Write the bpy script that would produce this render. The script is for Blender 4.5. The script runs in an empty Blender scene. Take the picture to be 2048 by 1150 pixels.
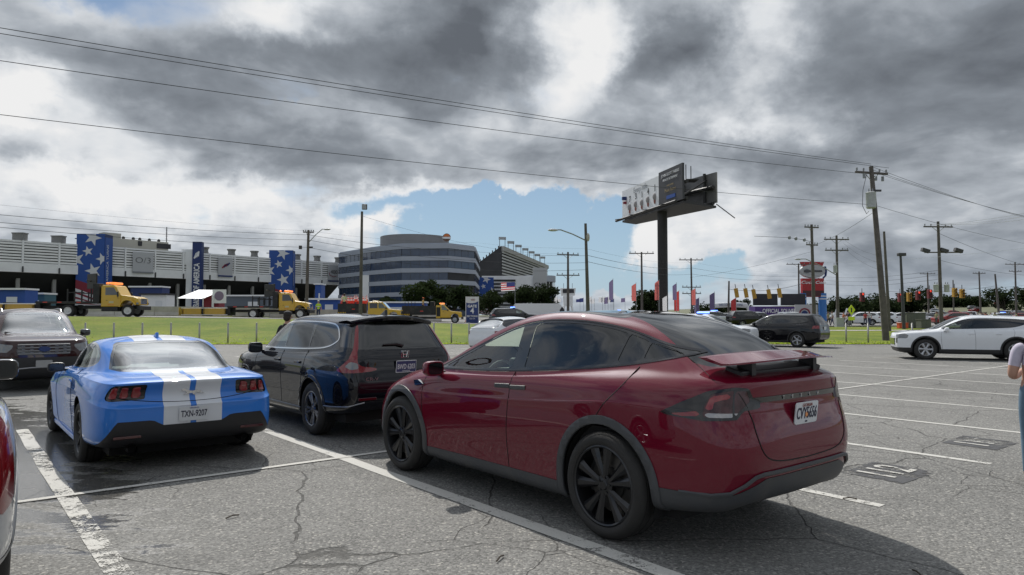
import bpy, math, random
import numpy as np
from mathutils import Vector, Matrix
from mathutils.bvhtree import BVHTree
R = math.radians
random.seed(7)
S = bpy.context.scene
COL = S.collection

# ------------------------------------------------------------ camera, sky, sun, exposure
F_PX, CAM_H, HORIZON = 1400.0, 1.66, 630.0          # lens in photo pixels, eye height, horizon row
PITCH = math.atan((HORIZON - 575.0) / F_PX)
cam = bpy.data.cameras.new('camera'); cam.sensor_width = 36.0; cam.lens = 36.0 * F_PX / 2048.0
cam.clip_start = 0.05; cam.clip_end = 9000
co = bpy.data.objects.new('camera', cam); COL.objects.link(co)
co.location = (0, 0, CAM_H); co.rotation_euler = (math.pi / 2 + PITCH, 0, 0)
S.camera = co
S.view_settings.view_transform = 'Standard'; S.view_settings.look = 'None'
S.view_settings.exposure = -0.22; S.view_settings.gamma = 1.0; S.view_settings.use_curve_mapping = False
S.cycles.max_bounces = 8; S.cycles.transparent_max_bounces = 16; S.cycles.use_denoising = True
S.cycles.sample_clamp_indirect = 6.0
SUN_DIR = Vector((-0.33, 0.95, 1.13)).normalized()   # towards the sun: ahead of the camera, a little to the left

def pdir(px, py):
    """world direction of a photo pixel"""
    c, s = math.cos(PITCH), math.sin(PITCH)
    x, yc, f = (px - 1024) / F_PX, (575 - py) / F_PX, 1.0
    return Vector((x, f * c - yc * s, f * s + yc * c))
def at(px, py, Y):
    d = pdir(px, py); return Vector((0, 0, CAM_H)) + d * (Y / d.y)
def gnd(px, py, z=0.0):
    d = pdir(px, py); t = (z - CAM_H) / d.z; return Vector((0, 0, CAM_H)) + d * t

class NT:
    """small node-tree helper"""
    def __init__(s, tree): s.t = tree; s.n = tree.nodes; s.l = tree.links
    def node(s, kind, **kw):
        n = s.n.new(kind)
        for k, v in kw.items():
            setattr(n, k, v)
        return n
    def setin(s, n, i, v):
        if v is None: return
        if hasattr(v, 'node'): s.l.new(v, n.inputs[i])
        else: n.inputs[i].default_value = v
    def m(s, op, a, b=None, c=None, clamp=False):
        n = s.node('ShaderNodeMath', operation=op, use_clamp=clamp)
        s.setin(n, 0, a); s.setin(n, 1, b); s.setin(n, 2, c); return n.outputs[0]
    def vm(s, op, a, b=None, scale=None):
        n = s.node('ShaderNodeVectorMath', operation=op)
        s.setin(n, 0, a); s.setin(n, 1, b)
        if scale is not None: s.setin(n, 3, scale)
        return n.outputs['Value'] if op in ('LENGTH', 'DISTANCE', 'DOT_PRODUCT') else n.outputs[0]
    def mr(s, v, a, b, c=0.0, d=1.0, smooth=True):
        n = s.node('ShaderNodeMapRange', interpolation_type='SMOOTHSTEP' if smooth else 'LINEAR')
        s.setin(n, 0, v); s.setin(n, 1, a); s.setin(n, 2, b); s.setin(n, 3, c); s.setin(n, 4, d); return n.outputs[0]
    def noise(s, vec, scale, detail=4, rough=0.5, dist=0.0, dims='3D'):
        n = s.node('ShaderNodeTexNoise', noise_dimensions=dims)
        s.setin(n, 'Vector', vec); s.setin(n, 'Scale', scale); s.setin(n, 'Detail', detail)
        s.setin(n, 'Roughness', rough); s.setin(n, 'Distortion', dist); return n.outputs[0]
    def vor(s, vec, scale, feature='F1', out=0, rand=1.0):
        n = s.node('ShaderNodeTexVoronoi', feature=feature)
        s.setin(n, 'Vector', vec); s.setin(n, 'Scale', scale); s.setin(n, 'Randomness', rand); return n.outputs[out]
    def mix(s, f, a, b):
        n = s.node('ShaderNodeMix', data_type='RGBA')
        s.setin(n, 0, f)
        s.setin(n, 6, a if hasattr(a, 'node') else (*a[:3], 1)); s.setin(n, 7, b if hasattr(b, 'node') else (*b[:3], 1))
        return n.outputs[2]
    def comb(s, x, y, z):
        n = s.node('ShaderNodeCombineXYZ'); s.setin(n, 0, x); s.setin(n, 1, y); s.setin(n, 2, z); return n.outputs[0]
    def sep(s, v):
        n = s.node('ShaderNodeSeparateXYZ'); s.setin(n, 0, v); return n.outputs

def build_world():
    w = bpy.data.worlds.new('World'); S.world = w; w.use_nodes = True
    T = NT(w.node_tree); T.n.clear()
    sky = T.node('ShaderNodeTexSky', sky_type='NISHITA'); sky.sun_disc = False
    sky.sun_elevation = math.asin(SUN_DIR.z); sky.sun_rotation = math.atan2(SUN_DIR.x, SUN_DIR.y)
    sky.altitude = 200; sky.dust_density = 0.3; sky.ozone_density = 1.6
    tc = T.node('ShaderNodeTexCoord')
    d = T.vm('NORMALIZE', tc.outputs['Generated'])
    x, y, z = T.sep(d)
    zc = T.m('ADD', T.m('MAXIMUM', z, 0.0), 0.30)
    p = T.comb(T.m('DIVIDE', x, zc), T.m('DIVIDE', y, zc), T.m('MULTIPLY', z, 1.5))
    wob = T.node('ShaderNodeTexNoise'); T.setin(wob, 'Vector', p); wob.inputs['Scale'].default_value = 1.3; wob.inputs['Detail'].default_value = 4
    pw = T.vm('ADD', p, T.vm('SCALE', T.vm('SUBTRACT', wob.outputs['Color'], (.5, .5, .5)), scale=0.35))
    big = T.noise(pw, 0.9, 3, 0.5)
    fine = T.noise(pw, 2.6, 8, 0.52)
    lit = T.noise(T.vm('ADD', pw, (-0.03, 0.05, 0.07)), 2.6, 5, 0.52)
    wob2 = T.node('ShaderNodeTexNoise'); T.setin(wob2, 'Vector', d); wob2.inputs['Scale'].default_value = 7.0; wob2.inputs['Detail'].default_value = 6; wob2.inputs['Roughness'].default_value = .6
    dw = T.vm('ADD', d, T.vm('SCALE', T.vm('SUBTRACT', wob2.outputs['Color'], (.5, .5, .5)), scale=0.20))
    def blobs(lst):
        acc = None
        for (px, py, sx, sy, amt) in lst:
            c = pdir(px, py).normalized()
            q = T.vm('MULTIPLY', T.vm('SUBTRACT', dw, tuple(c)), (F_PX / sx, F_PX / sx, F_PX / sy))
            v = T.mr(T.vm('LENGTH', q), 0.0, 1.0, amt, 0.0)
            acc = v if acc is None else T.m('ADD', acc, v)
        return acc
    # gaps of blue between the banks of cloud, and where the banks are deep
    cover = blobs([(1040, 470, 330, 120, -.75), (850, 410, 230, 45, -.30), (1190, 560, 190, 70, -.35), (330, 300, 120, 30, -.16), (130, 220, 110, 28, -.20), (120, 90, 330, 120, .40), (150, 230, 320, 130, .22), (340, 300, 260, 110, .16),
                   (1440, 540, 110, 60, -.38), (640, 240, 120, 40, .3), (900, 300, 420, 120, .35), (1700, 330, 620, 260, .45), (560, 470, 160, 90, .25),
                   (100, 380, 300, 90, .25), (800, 430, 90, 60, .22), (1320, 470, 130, 50, .35), (1010, 395, 330, 40, .3), (1270, 600, 120, 40, .35)])
    deep = blobs([(880, 110, 360, 190, .55), (300, 130, 420, 150, .30), (620, 310, 430, 95, .45), (1330, 90, 120, 120, .42), (1230, 230, 260, 150, .12),
                  (1930, 150, 420, 280, .52), (1700, 330, 420, 130, .20), (520, 200, 300, 110, .14), (1850, 470, 560, 120, .30), (2000, 560, 420, 70, .26), (1330, 330, 420, 90, .26), (640, 470, 90, 90, .30), (60, 300, 230, 60, .25),
                  (560, 30, 130, 70, -.40), (1120, 130, 150, 210, -.50), (1210, 60, 150, 110, -.45), (1520, 80, 130, 170, -.42), (1490, 210, 150, 70, -.25), (190, 370, 300, 80, -.48), (780, 420, 210, 70, -.55),
                  (1290, 470, 170, 50, -.4), (1640, 250, 110, 70, -.25), (480, 420, 160, 60, -.3), (20, 190, 120, 90, -.45), (1500, 500, 170, 90, -.2)])
    dens = T.m('ADD', T.m('ADD', T.m('MULTIPLY', big, 0.55), T.m('MULTIPLY', fine, 0.75)), T.m('ADD', cover, -0.02))
    alpha = T.mr(dens, 0.46, 0.66)
    thick = T.m('ADD', T.m('ADD', T.m('MULTIPLY', T.m('SUBTRACT', big, .5), 1.3), T.m('MULTIPLY', T.m('SUBTRACT', fine, .5), 0.78)), T.m('ADD', deep, 0.335))
    thick = T.m('ADD', thick, T.m('MULTIPLY', T.m('SUBTRACT', fine, lit), 1.15))
    ramp = T.node('ShaderNodeValToRGB'); cr = ramp.color_ramp
    pts = [(0.0, (1.0, 1.0, 1.0)), (0.22, (.82, .85, .885)), (0.45, (.48, .52, .57)), (0.68, (.275, .305, .345)), (1.0, (.145, .162, .188))]
    cr.elements[0].position, cr.elements[0].color = pts[0][0], (*pts[0][1], 1)
    cr.elements[1].position, cr.elements[1].color = pts[-1][0], (*pts[-1][1], 1)
    for q, c in pts[1:-1]:
        e = cr.elements.new(q); e.color = (*c, 1)
    T.l.new(T.m('MULTIPLY', thick, .88), ramp.inputs[0])
    # blue of the sky a little deeper near the horizon under the cloud deck
    skyc = T.vm('SCALE', sky.outputs[0], scale=0.085)
    hz = T.mr(z, 0.0, 0.13, 0.35, 0.0)
    cloud = T.mix(hz, ramp.outputs[0], (.42, .50, .60))
    skyc = T.mix(T.mr(z, -.02, .30, .75, .15), skyc, (.40, .60, .80))
    glow = T.mr(T.vm('DOT_PRODUCT', d, tuple(SUN_DIR)), .90, 1.0, 1.0, 5.0)      # cloud shining round the veiled sun
    cloud = T.vm('SCALE', cloud, scale=glow)
    colr = T.mix(alpha, skyc, cloud)
    bg = T.node('ShaderNodeBackground'); T.l.new(colr, bg.inputs[0]); bg.inputs[1].default_value = 1.0
    out = T.node('ShaderNodeOutputWorld'); T.l.new(bg.outputs[0], out.inputs[0])
build_world()
sl = bpy.data.lights.new('sun', 'SUN'); sl.energy = 4.6; sl.angle = R(0.6); sl.color = (1.0, 0.955, 0.89)
so = bpy.data.objects.new('sun', sl); COL.objects.link(so); so.rotation_euler = SUN_DIR.to_track_quat('Z', 'Y').to_euler()

# ------------------------------------------------------------ materials
MATS = {}
def mat(name, col, rough=0.5, metal=0.0, coat=0.0, var=0.0, vscale=6.0, bump=0.0, bscale=60.0, spec=0.5, emit=None, estr=0.0, dirt=0.0):
    if name in MATS: return MATS[name]
    m = bpy.data.materials.new(name); m.use_nodes = True; MATS[name] = m
    T = NT(m.node_tree); b = T.n['Principled BSDF']
    b.inputs['Roughness'].default_value = rough; b.inputs['Metallic'].default_value = metal
    b.inputs['Coat Weight'].default_value = coat; b.inputs['Coat Roughness'].default_value = 0.02
    b.inputs['Specular IOR Level'].default_value = spec
    tc = T.node('ShaderNodeTexCoord'); o = tc.outputs['Object']
    c = (*col, 1)
    if var or dirt:
        n = T.noise(o, vscale, 5, 0.6)
        k = T.mr(n, 0.25, 0.75, 1 - var, 1 + var, False)
        c = T.vm('SCALE', tuple(col), scale=k)
        if dirt:
            g = T.mr(T.noise(o, 2.3, 6, 0.65), 0.45, 0.75, 0.0, dirt)
            c = T.mix(g, c, (.16, .145, .12))
            T.setin(b, 'Roughness', T.m('ADD', T.m('MULTIPLY', g, 0.4), rough, clamp=True))
    T.setin(b, 'Base Color', c)
    if bump:
        bn = T.node('ShaderNodeBump'); bn.inputs['Strength'].default_value = bump; bn.inputs['Distance'].default_value = 0.02
        T.setin(bn, 'Height', T.noise(o, bscale, 4, 0.6)); T.l.new(bn.outputs[0], b.inputs['Normal'])
    if emit: b.inputs['Emission Color'].default_value = (*emit, 1); b.inputs['Emission Strength'].default_value = estr
    return m
def glass(name, tint, refl=1.0, rough=0.0):
    """thin glass: tinted see-through plus mirror reflection by fresnel"""
    if name in MATS: return MATS[name]
    m = bpy.data.materials.new(name); m.use_nodes = True; MATS[name] = m
    T = NT(m.node_tree); T.n.clear()
    tr = T.node('ShaderNodeBsdfTransparent'); tr.inputs[0].default_value = (*tint, 1)
    gl = T.node('ShaderNodeBsdfGlossy'); gl.inputs['Roughness'].default_value = rough; gl.inputs[0].default_value = (refl, refl, refl, 1)
    fr = T.node('ShaderNodeFresnel'); fr.inputs[0].default_value = 1.85
    mx = T.node('ShaderNodeMixShader'); T.l.new(fr.outputs[0], mx.inputs[0]); T.l.new(tr.outputs[0], mx.inputs[1]); T.l.new(gl.outputs[0], mx.inputs[2])
    o = T.node('ShaderNodeOutputMaterial'); T.l.new(mx.outputs[0], o.inputs[0])
    return m
BLACK = mat('black_plastic', (.018, .018, .02), .45, bump=.1, bscale=400)
DARK = mat('dark_void', (.006, .006, .006), .9)
RUBBER = mat('tyre_rubber', (.022, .021, .02), .75, bump=.25, bscale=90, var=.3)
CHROME = mat('chrome', (.75, .76, .78), .12, 1.0)
ALU = mat('alloy_metal', (.42, .43, .45), .3, .9)
GALV = mat('galvanised_steel', (.33, .35, .36), .45, .7, var=.15)
CREO = mat('weathered_pole_wood', (.105, .094, .085), .9, var=.35, vscale=3, bump=.4, bscale=30)
WIREM = mat('wire_dark', (.02, .02, .022), .6)
WHITE = mat('white_paint', (.72, .73, .74), .5, var=.05)
CONC = mat('concrete', (.40, .385, .36), .9, var=.18, vscale=2, bump=.2, bscale=25)

# ------------------------------------------------------------ mesh helpers
class MB:
    def __init__(s): s.v = []; s.f = []; s.mi = []; s.cur = 0
    def add(s, vs, fs):
        b = len(s.v); s.v += [tuple(q) for q in vs]; s.f += [tuple(b + i for i in f) for f in fs]; s.mi += [s.cur] * len(fs); return s
    def box(s, c, size, rz=0.0, taper=(1, 1), rot=None):
        hx, hy, hz = size[0] / 2, size[1] / 2, size[2] / 2; o = []
        M = rot if rot is not None else Matrix.Rotation(rz, 3, 'Z')
        for z, t in ((-hz, (1, 1)), (hz, taper)):
            for a, b in ((-1, -1), (1, -1), (1, 1), (-1, 1)):
                o.append(Vector(c) + M @ Vector((a * hx * t[0], b * hy * t[1], z)))
        return s.add(o, [(0, 3, 2, 1), (4, 5, 6, 7), (0, 1, 5, 4), (1, 2, 6, 5), (2, 3, 7, 6), (3, 0, 4, 7)])
    def prism(s, poly, y0, y1, axis='y'):
        """extrude a 2-D polygon (a,b) along an axis"""
        n = len(poly); o = []
        for y in (y0, y1):
            for a, b in poly:
                o.append((a, y, b) if axis == 'y' else ((y, a, b) if axis == 'x' else (a, b, y)))
        return s.add(o, [tuple(range(n))[::-1], tuple(range(n, 2 * n))] + [(i, (i + 1) % n, n + (i + 1) % n, n + i) for i in range(n)])
    def tube(s, pts, r, n=8, cap=True, r1=None):
        pts = [Vector(q) for q in pts]; m = len(pts); o = []; fs = []; up = None
        for i, q in enumerate(pts):
            t = (pts[min(i + 1, m - 1)] - pts[max(i - 1, 0)])
            t = t.normalized() if t.length > 1e-9 else Vector((0, 0, 1))
            if up is None:
                up = t.orthogonal().normalized()
            else:
                up = (up - t * up.dot(t)); up = up.normalized() if up.length > 1e-6 else t.orthogonal().normalized()
            w = t.cross(up); rr = r if r1 is None else r + (r1 - r) * i / max(1, m - 1)
            if isinstance(r, (list, tuple)): rr = r[i]
            for k in range(n):
                a = 2 * math.pi * k / n; o.append(q + up * (rr * math.cos(a)) + w * (rr * math.sin(a)))
        for i in range(m - 1):
            for k in range(n):
                k2 = (k + 1) % n; fs.append((i * n + k, i * n + k2, (i + 1) * n + k2, (i + 1) * n + k))
        if cap: fs += [tuple(range(n))[::-1], tuple((m - 1) * n + k for k in range(n))]
        return s.add(o, fs)
    def lathe(s, prof, n=24, axis='z', c=(0, 0, 0), close=False, cap=True):
        """prof: (radius, height) list"""
        o = []; fs = []; m = len(prof)
        for r, h in prof:
            for k in range(n):
                a = 2 * math.pi * k / n; x, y = r * math.cos(a), r * math.sin(a)
                q = (x, y, h) if axis == 'z' else ((x, h, y) if axis == 'y' else (h, x, y))
                o.append((q[0] + c[0], q[1] + c[1], q[2] + c[2]))
        for i in range(m - 1 + (1 if close else 0)):
            j = (i + 1) % m
            for k in range(n):
                k2 = (k + 1) % n; fs.append((i * n + k, i * n + k2, j * n + k2, j * n + k))
        if not close and cap:
            if prof[0][0] > 1e-6: fs.append(tuple(range(n))[::-1])
            if prof[-1][0] > 1e-6 and not (m == 2 and prof[0][0] < 1e-6): fs.append(tuple((m - 1) * n + k for k in range(n)))
        return s.add(o, fs)
    def ball(s, c, r, n=10, m=6):
        sc = r if isinstance(r, (tuple, list)) else (r, r, r); o = [(c[0], c[1], c[2] - sc[2])]; fs = []
        for j in range(1, m):
            th = math.pi * j / m
            for k in range(n):
                a = 2 * math.pi * k / n
                o.append((c[0] + sc[0] * math.sin(th) * math.cos(a), c[1] + sc[1] * math.sin(th) * math.sin(a), c[2] - sc[2] * math.cos(th)))
        o.append((c[0], c[1], c[2] + sc[2])); e = len(o) - 1
        for k in range(n):
            fs.append((0, 1 + (k + 1) % n, 1 + k)); fs.append((e, 1 + (m - 2) * n + k, 1 + (m - 2) * n + (k + 1) % n))
        for j in range(m - 2):
            for k in range(n):
                a, b = 1 + j * n + k, 1 + j * n + (k + 1) % n; fs.append((a, b, b + n, a + n))
        return s.add(o, fs)
    def mesh(s, name, mats, smooth=False, bevel=None):
        me = bpy.data.meshes.new(name); me.from_pydata(s.v, [], s.f)
        for m in (mats if isinstance(mats, (list, tuple)) else [mats]): me.materials.append(m)
        me.polygons.foreach_set('material_index', s.mi)
        if smooth: me.polygons.foreach_set('use_smooth', [True] * len(me.polygons))
        me.update(); return me
    def build(s, name, m, parent=None, smooth=False, bevel=0.0, loc=None, rz=None):
        o = bpy.data.objects.new(name, s.mesh(name, m, smooth)); COL.objects.link(o)
        if parent is not None: o.parent = parent
        if loc is not None: o.location = loc
        if rz is not None: o.rotation_euler = (0, 0, rz)
        if bevel:
            md = o.modifiers.new('bevel', 'BEVEL'); md.width = bevel; md.segments = 2; md.limit_method = 'ANGLE'; md.angle_limit = R(35)
        if smooth:
            try: o.data.set_sharp_from_angle(angle=R(40))
            except Exception: pass
        return o
def tag(o, label=None, cat=None, group=None, kind=None):
    if label: o['label'] = label
    if cat: o['category'] = cat
    if group: o['group'] = group
    if kind: o['kind'] = kind
    return o
def empty(name, loc=(0, 0, 0), rz=0.0, label=None, cat=None, group=None):
    o = bpy.data.objects.new(name, None); COL.objects.link(o); o.location = loc; o.rotation_euler = (0, 0, rz)
    o.empty_display_size = 0.2
    return tag(o, label, cat, group)
def copy_tree(o, parent=None):
    c = o.copy(); COL.objects.link(c); c.parent = parent
    for ch in list(o.children): copy_tree(ch, c)
    return c
def linkmesh(name, me, parent=None, loc=(0, 0, 0), rot=(0, 0, 0), scale=(1, 1, 1)):
    o = bpy.data.objects.new(name, me); COL.objects.link(o); o.location = loc; o.rotation_euler = rot; o.scale = scale
    if parent is not None: o.parent = parent
    return o
def text(s, size, m, name, parent, M, extrude=0.002, shear=0.0, align='CENTER', sx=1.0, offset=0.0, space=1.0):
    """lettering as a mesh; M maps the text plane (x right, y up, z out) into the parent's space"""
    cu = bpy.data.curves.new('lettering', 'FONT'); cu.body = s; cu.size = size; cu.extrude = extrude; cu.align_x = align; cu.align_y = 'CENTER'
    cu.shear = shear; cu.offset = offset; cu.space_character = space; cu.resolution_u = 3
    t = bpy.data.objects.new('lettering', cu); COL.objects.link(t)
    me = bpy.data.meshes.new_from_object(t); bpy.data.objects.remove(t); bpy.data.curves.remove(cu)
    me.transform(M @ Matrix.Diagonal((sx, 1, 1, 1))); me.materials.clear(); me.materials.append(m); me.name = name
    o = bpy.data.objects.new(name, me); COL.objects.link(o)
    if parent is not None: o.parent = parent
    return o
def frame(origin, xdir, ydir):
    x = Vector(xdir).normalized(); y = Vector(ydir); y = (y - x * y.dot(x)).normalized(); z = x.cross(y)
    return Matrix(((x.x, y.x, z.x, origin[0]), (x.y, y.y, z.y, origin[1]), (x.z, y.z, z.z, origin[2]), (0, 0, 0, 1)))

# ------------------------------------------------------------ cars: lofted shell, cut into panels, glass and lamps
def bspl(P, n, axis, close0=None, close1=None):
    """uniform cubic B-spline along an axis of a padded control array"""
    P = np.moveaxis(P, axis, 0); m = P.shape[0] - 3; out = []
    for i in range(m):
        for k in range(n + (1 if i == m - 1 else 0)):
            t = k / n
            b = ((1 - t) ** 3 / 6, (3 * t ** 3 - 6 * t * t + 4) / 6, (-3 * t ** 3 + 3 * t * t + 3 * t + 1) / 6, t ** 3 / 6)
            out.append(b[0] * P[i] + b[1] * P[i + 1] + b[2] * P[i + 2] + b[3] * P[i + 3])
    return np.moveaxis(np.array(out), 0, axis)
MIR = np.array([1, -1, 1.0])
def pad(P):
    top = P[-2:-1] * MIR                                            # over the roof ridge
    P = np.concatenate([2 * P[:1] - P[1:2], P, top], 0)
    return np.concatenate([P[:, 1:2] * MIR, P, P[:, -2:-1] * MIR], 1)  # round the nose and the tail
def loft(net, nu, nv, tight=4):
    """net[ring][column] -> dense grid that runs close to the control points, smooth as a B-spline"""
    T = np.array(net, float); P = T.copy()
    for _ in range(tight):
        L = bspl(bspl(pad(P), 1, 0), 1, 1); P = P + 0.8 * (T - L)
        P[:, 0, 1] = 0; P[:, -1, 1] = 0; P[-1, :, 1] = 0
    G = bspl(bspl(pad(P), nv, 0), nu, 1); G[:, 0, 1] = 0; G[:, -1, 1] = 0; G[-1, :, 1] = 0
    return G
def ring(xf, zf, xr, zr, Y, Z, X=None, cf=(.10, .86), cr=(.08, .88), mf=.52, mr=.52, bf=.015, br=.015, dzf=0.0, dzr=0.0):
    """one closed ring of the cage: nose centre, nose mid, nose corner, five side stations, tail corner, tail mid, tail centre"""
    X = X or STN
    out = [(xf, 0, zf), (xf - bf, mf * Y[0], zf + dzf), (xf - cf[0], cf[1] * Y[0], zf * .7 + Z[0] * .3 + dzf)]
    out += [(x, y, z) for x, y, z in zip(X, Y, Z)]
    out += [(xr + cr[0], cr[1] * Y[4], zr * .7 + Z[4] * .3 + dzr), (xr + br, mr * Y[4], zr + dzr), (xr, 0, zr)]
    return out
class Shell:
    def __init__(s, net, nu=12, nv=9, tight=4):
        G = loft(net, nu, nv, tight); a, b, _ = G.shape
        s.V = [tuple(q) for q in G.reshape(-1, 3)]
        s.U = [(j / nu, i / nv) for i in range(a) for j in range(b)]        # (column, ring) of each vertex
        s.F = [(i * b + j, i * b + j + 1, (i + 1) * b + j + 1, (i + 1) * b + j) for i in range(a - 1) for j in range(b - 1)]
        s.T = ['body'] * len(s.F)
        s.bvh = BVHTree.FromPolygons(s.V, s.F)
    def cut(s, field, name, over=('body',), sub=True):
        """split faces along field = 0 and tag those inside (field < 0)"""
        A = np.array(s.V); U = np.array(s.U); f = field(A[:, 0], A[:, 1], A[:, 2], U[:, 0], U[:, 1])
        f = np.where(np.abs(f) < 1e-7, 1e-7, f).tolist(); cache = {}; NF = []; NTg = []
        for F, t in zip(s.F, s.T):
            if t not in over: NF.append(F); NTg.append(t); continue
            sg = [f[i] < 0 for i in F]
            if not any(sg): NF.append(F); NTg.append(t); continue
            if all(sg): NF.append(F); NTg.append(name); continue
            ins, outs = [], []
            for k in range(len(F)):
                a, b = F[k], F[(k + 1) % len(F)]
                (ins if f[a] < 0 else outs).append(a)
                if (f[a] < 0) != (f[b] < 0):
                    key = (min(a, b), max(a, b))
                    if key not in cache:
                        w = f[key[0]] / (f[key[0]] - f[key[1]]); w = min(max(w, .001), .999)
                        va, vb, ua, ub = s.V[key[0]], s.V[key[1]], s.U[key[0]], s.U[key[1]]
                        s.V.append(tuple(p + (q - p) * w for p, q in zip(va, vb))); s.U.append(tuple(p + (q - p) * w for p, q in zip(ua, ub)))
                        f.append(0.0); cache[key] = len(s.V) - 1
                    ins.append(cache[key]); outs.append(cache[key])
            for lst, nm in ((ins, name), (outs, t)):
                if len(lst) > 2: NF.append(tuple(lst)); NTg.append(nm)
        s.F, s.T = NF, NTg
    def normals(s):
        A = np.array(s.V); N = np.zeros_like(A)
        for F in s.F:
            a, b, c = A[F[0]], A[F[1]], A[F[2]]; n = np.cross(b - a, c - a)
            if len(F) > 3: n = n + np.cross(c - a, A[F[3]] - a)
            for i in F: N[i] += n
        on = np.abs(A[:, 1]) < 1e-6; N[on, 1] = 0
        L = np.linalg.norm(N, axis=1); L[L == 0] = 1; s.N = N / L[:, None]; s.A = A
        # faces should look outwards
        c = A - np.array([0, 0, .7])
        if (s.N * c).sum() < 0: s.N = -s.N; s.flip = True
        else: s.flip = False
    def part(s, name, tags, m, parent, off=0.0, mirror=True, solid=0.0, side=0, xr=None):
        """mesh object from the faces of some tags; mirror: both halves in one mesh, side=+1/-1: one half only"""
        tags = (tags,) if isinstance(tags, str) else tags
        fs = [F for F, t in zip(s.F, s.T) if t in tags and (xr is None or xr[0] <= s.V[F[0]][0] < xr[1])]
        if not fs: return None
        V, N, FF, mp = [], [], [], {}
        for sg in ((1, -1) if mirror and side == 0 else (side or 1,)):
            for F in fs:
                q = []
                for i in F:
                    mid = abs(s.A[i][1]) < 1e-6; k = (i, 0 if mid else sg)
                    if k not in mp:
                        p = s.A[i] + s.N[i] * off; nn = s.N[i]
                        mp[k] = len(V); V.append((p[0], 0.0 if mid else p[1] * sg, p[2])); N.append((nn[0], nn[1] * (0 if mid else sg), nn[2]))
                    q.append(mp[k])
                if (sg > 0) == s.flip: q = q[::-1]
                if len(set(q)) > 2: FF.append(tuple(dict.fromkeys(q)))
        me = bpy.data.meshes.new(name); me.from_pydata(V, [], FF); me.materials.append(m)
        me.polygons.foreach_set('use_smooth', [True] * len(FF)); me.update()
        try: me.normals_split_custom_set_from_vertices(N)
        except Exception: pass
        o = bpy.data.objects.new(name, me); COL.objects.link(o); o.parent = parent
        if solid:
            md = o.modifiers.new('solid', 'SOLIDIFY'); md.thickness = solid; md.offset = -1
        return o
    def side(s, x, z, sg=1):
        h = s.bvh.ray_cast(Vector((x, 3, z)), Vector((0, -1, 0)))[0]
        return Vector((x, (h.y if h else .8) * sg, z))
    def back(s, y, z):
        h = s.bvh.ray_cast(Vector((-6, abs(y), z)), Vector((1, 0, 0)))[0]
        return Vector((h.x if h else -2.3, y, z))
    def front(s, y, z):
        h = s.bvh.ray_cast(Vector((6, abs(y), z)), Vector((-1, 0, 0)))[0]
        return Vector((h.x if h else 2.3, y, z))
    def top(s, x, y):
        h = s.bvh.ray_cast(Vector((x, abs(y), 4)), Vector((0, 0, -1)))[0]
        return Vector((x, y, h.z if h else 1.2))
def chaikin(p, it=2, closed=True):
    for _ in range(it):
        q = []; n = len(p)
        for i in range(n if closed else n - 1):
            a, b = p[i], p[(i + 1) % n]
            q += [tuple(u * .75 + v * .25 for u, v in zip(a, b)), tuple(u * .25 + v * .75 for u, v in zip(a, b))]
        p = q if closed else [p[0]] + q[1:-1] + [p[-1]]
    return p
def sdp(px, py, poly):
    """signed distance to a polygon, negative inside"""
    P = np.stack([px, py], 1); d = np.full(len(P), 1e9); ins = np.zeros(len(P), bool); n = len(poly)
    for i in range(n):
        a, b = np.array(poly[i]), np.array(poly[(i + 1) % n]); e = b - a; w = P - a
        t = np.clip((w @ e) / max(e @ e, 1e-12), 0, 1); q = w - t[:, None] * e; d = np.minimum(d, (q ** 2).sum(1))
        c1 = (a[1] > P[:, 1]) != (b[1] > P[:, 1])
        xi = a[0] + (P[:, 1] - a[1]) / (e[1] if abs(e[1]) > 1e-12 else 1e-12) * e[0]
        ins ^= c1 & (P[:, 0] < xi)
    return np.where(ins, -1, 1) * np.sqrt(d)
def resample(pts, step):
    out = [Vector(pts[0])]
    for a, b in zip(pts, pts[1:]):
        a, b = Vector(a), Vector(b); n = max(1, int((b - a).length / step))
        out += [a + (b - a) * (k / n) for k in range(1, n + 1)]
    return out
def seam(sh, name, pts, parent, m, r=0.004, view='side', both=True, sm=2):
    """a line laid on the shell, given in the side, back, front or top view"""
    pts = chaikin(pts, sm, False) if sm else pts
    pts = resample([(a, b, 0) for a, b in pts], .04); fn = getattr(sh, view)
    res = []
    for sg in ((1, -1) if both and view == 'side' else (1,)):
        P = [fn(q.x, q.y, sg) if view == 'side' else fn(q.x, q.y) for q in pts]
        res.append(MB().tube(P, r, 5).build(name, m, parent, smooth=True))
    return res
WHEELS = {}
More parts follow.
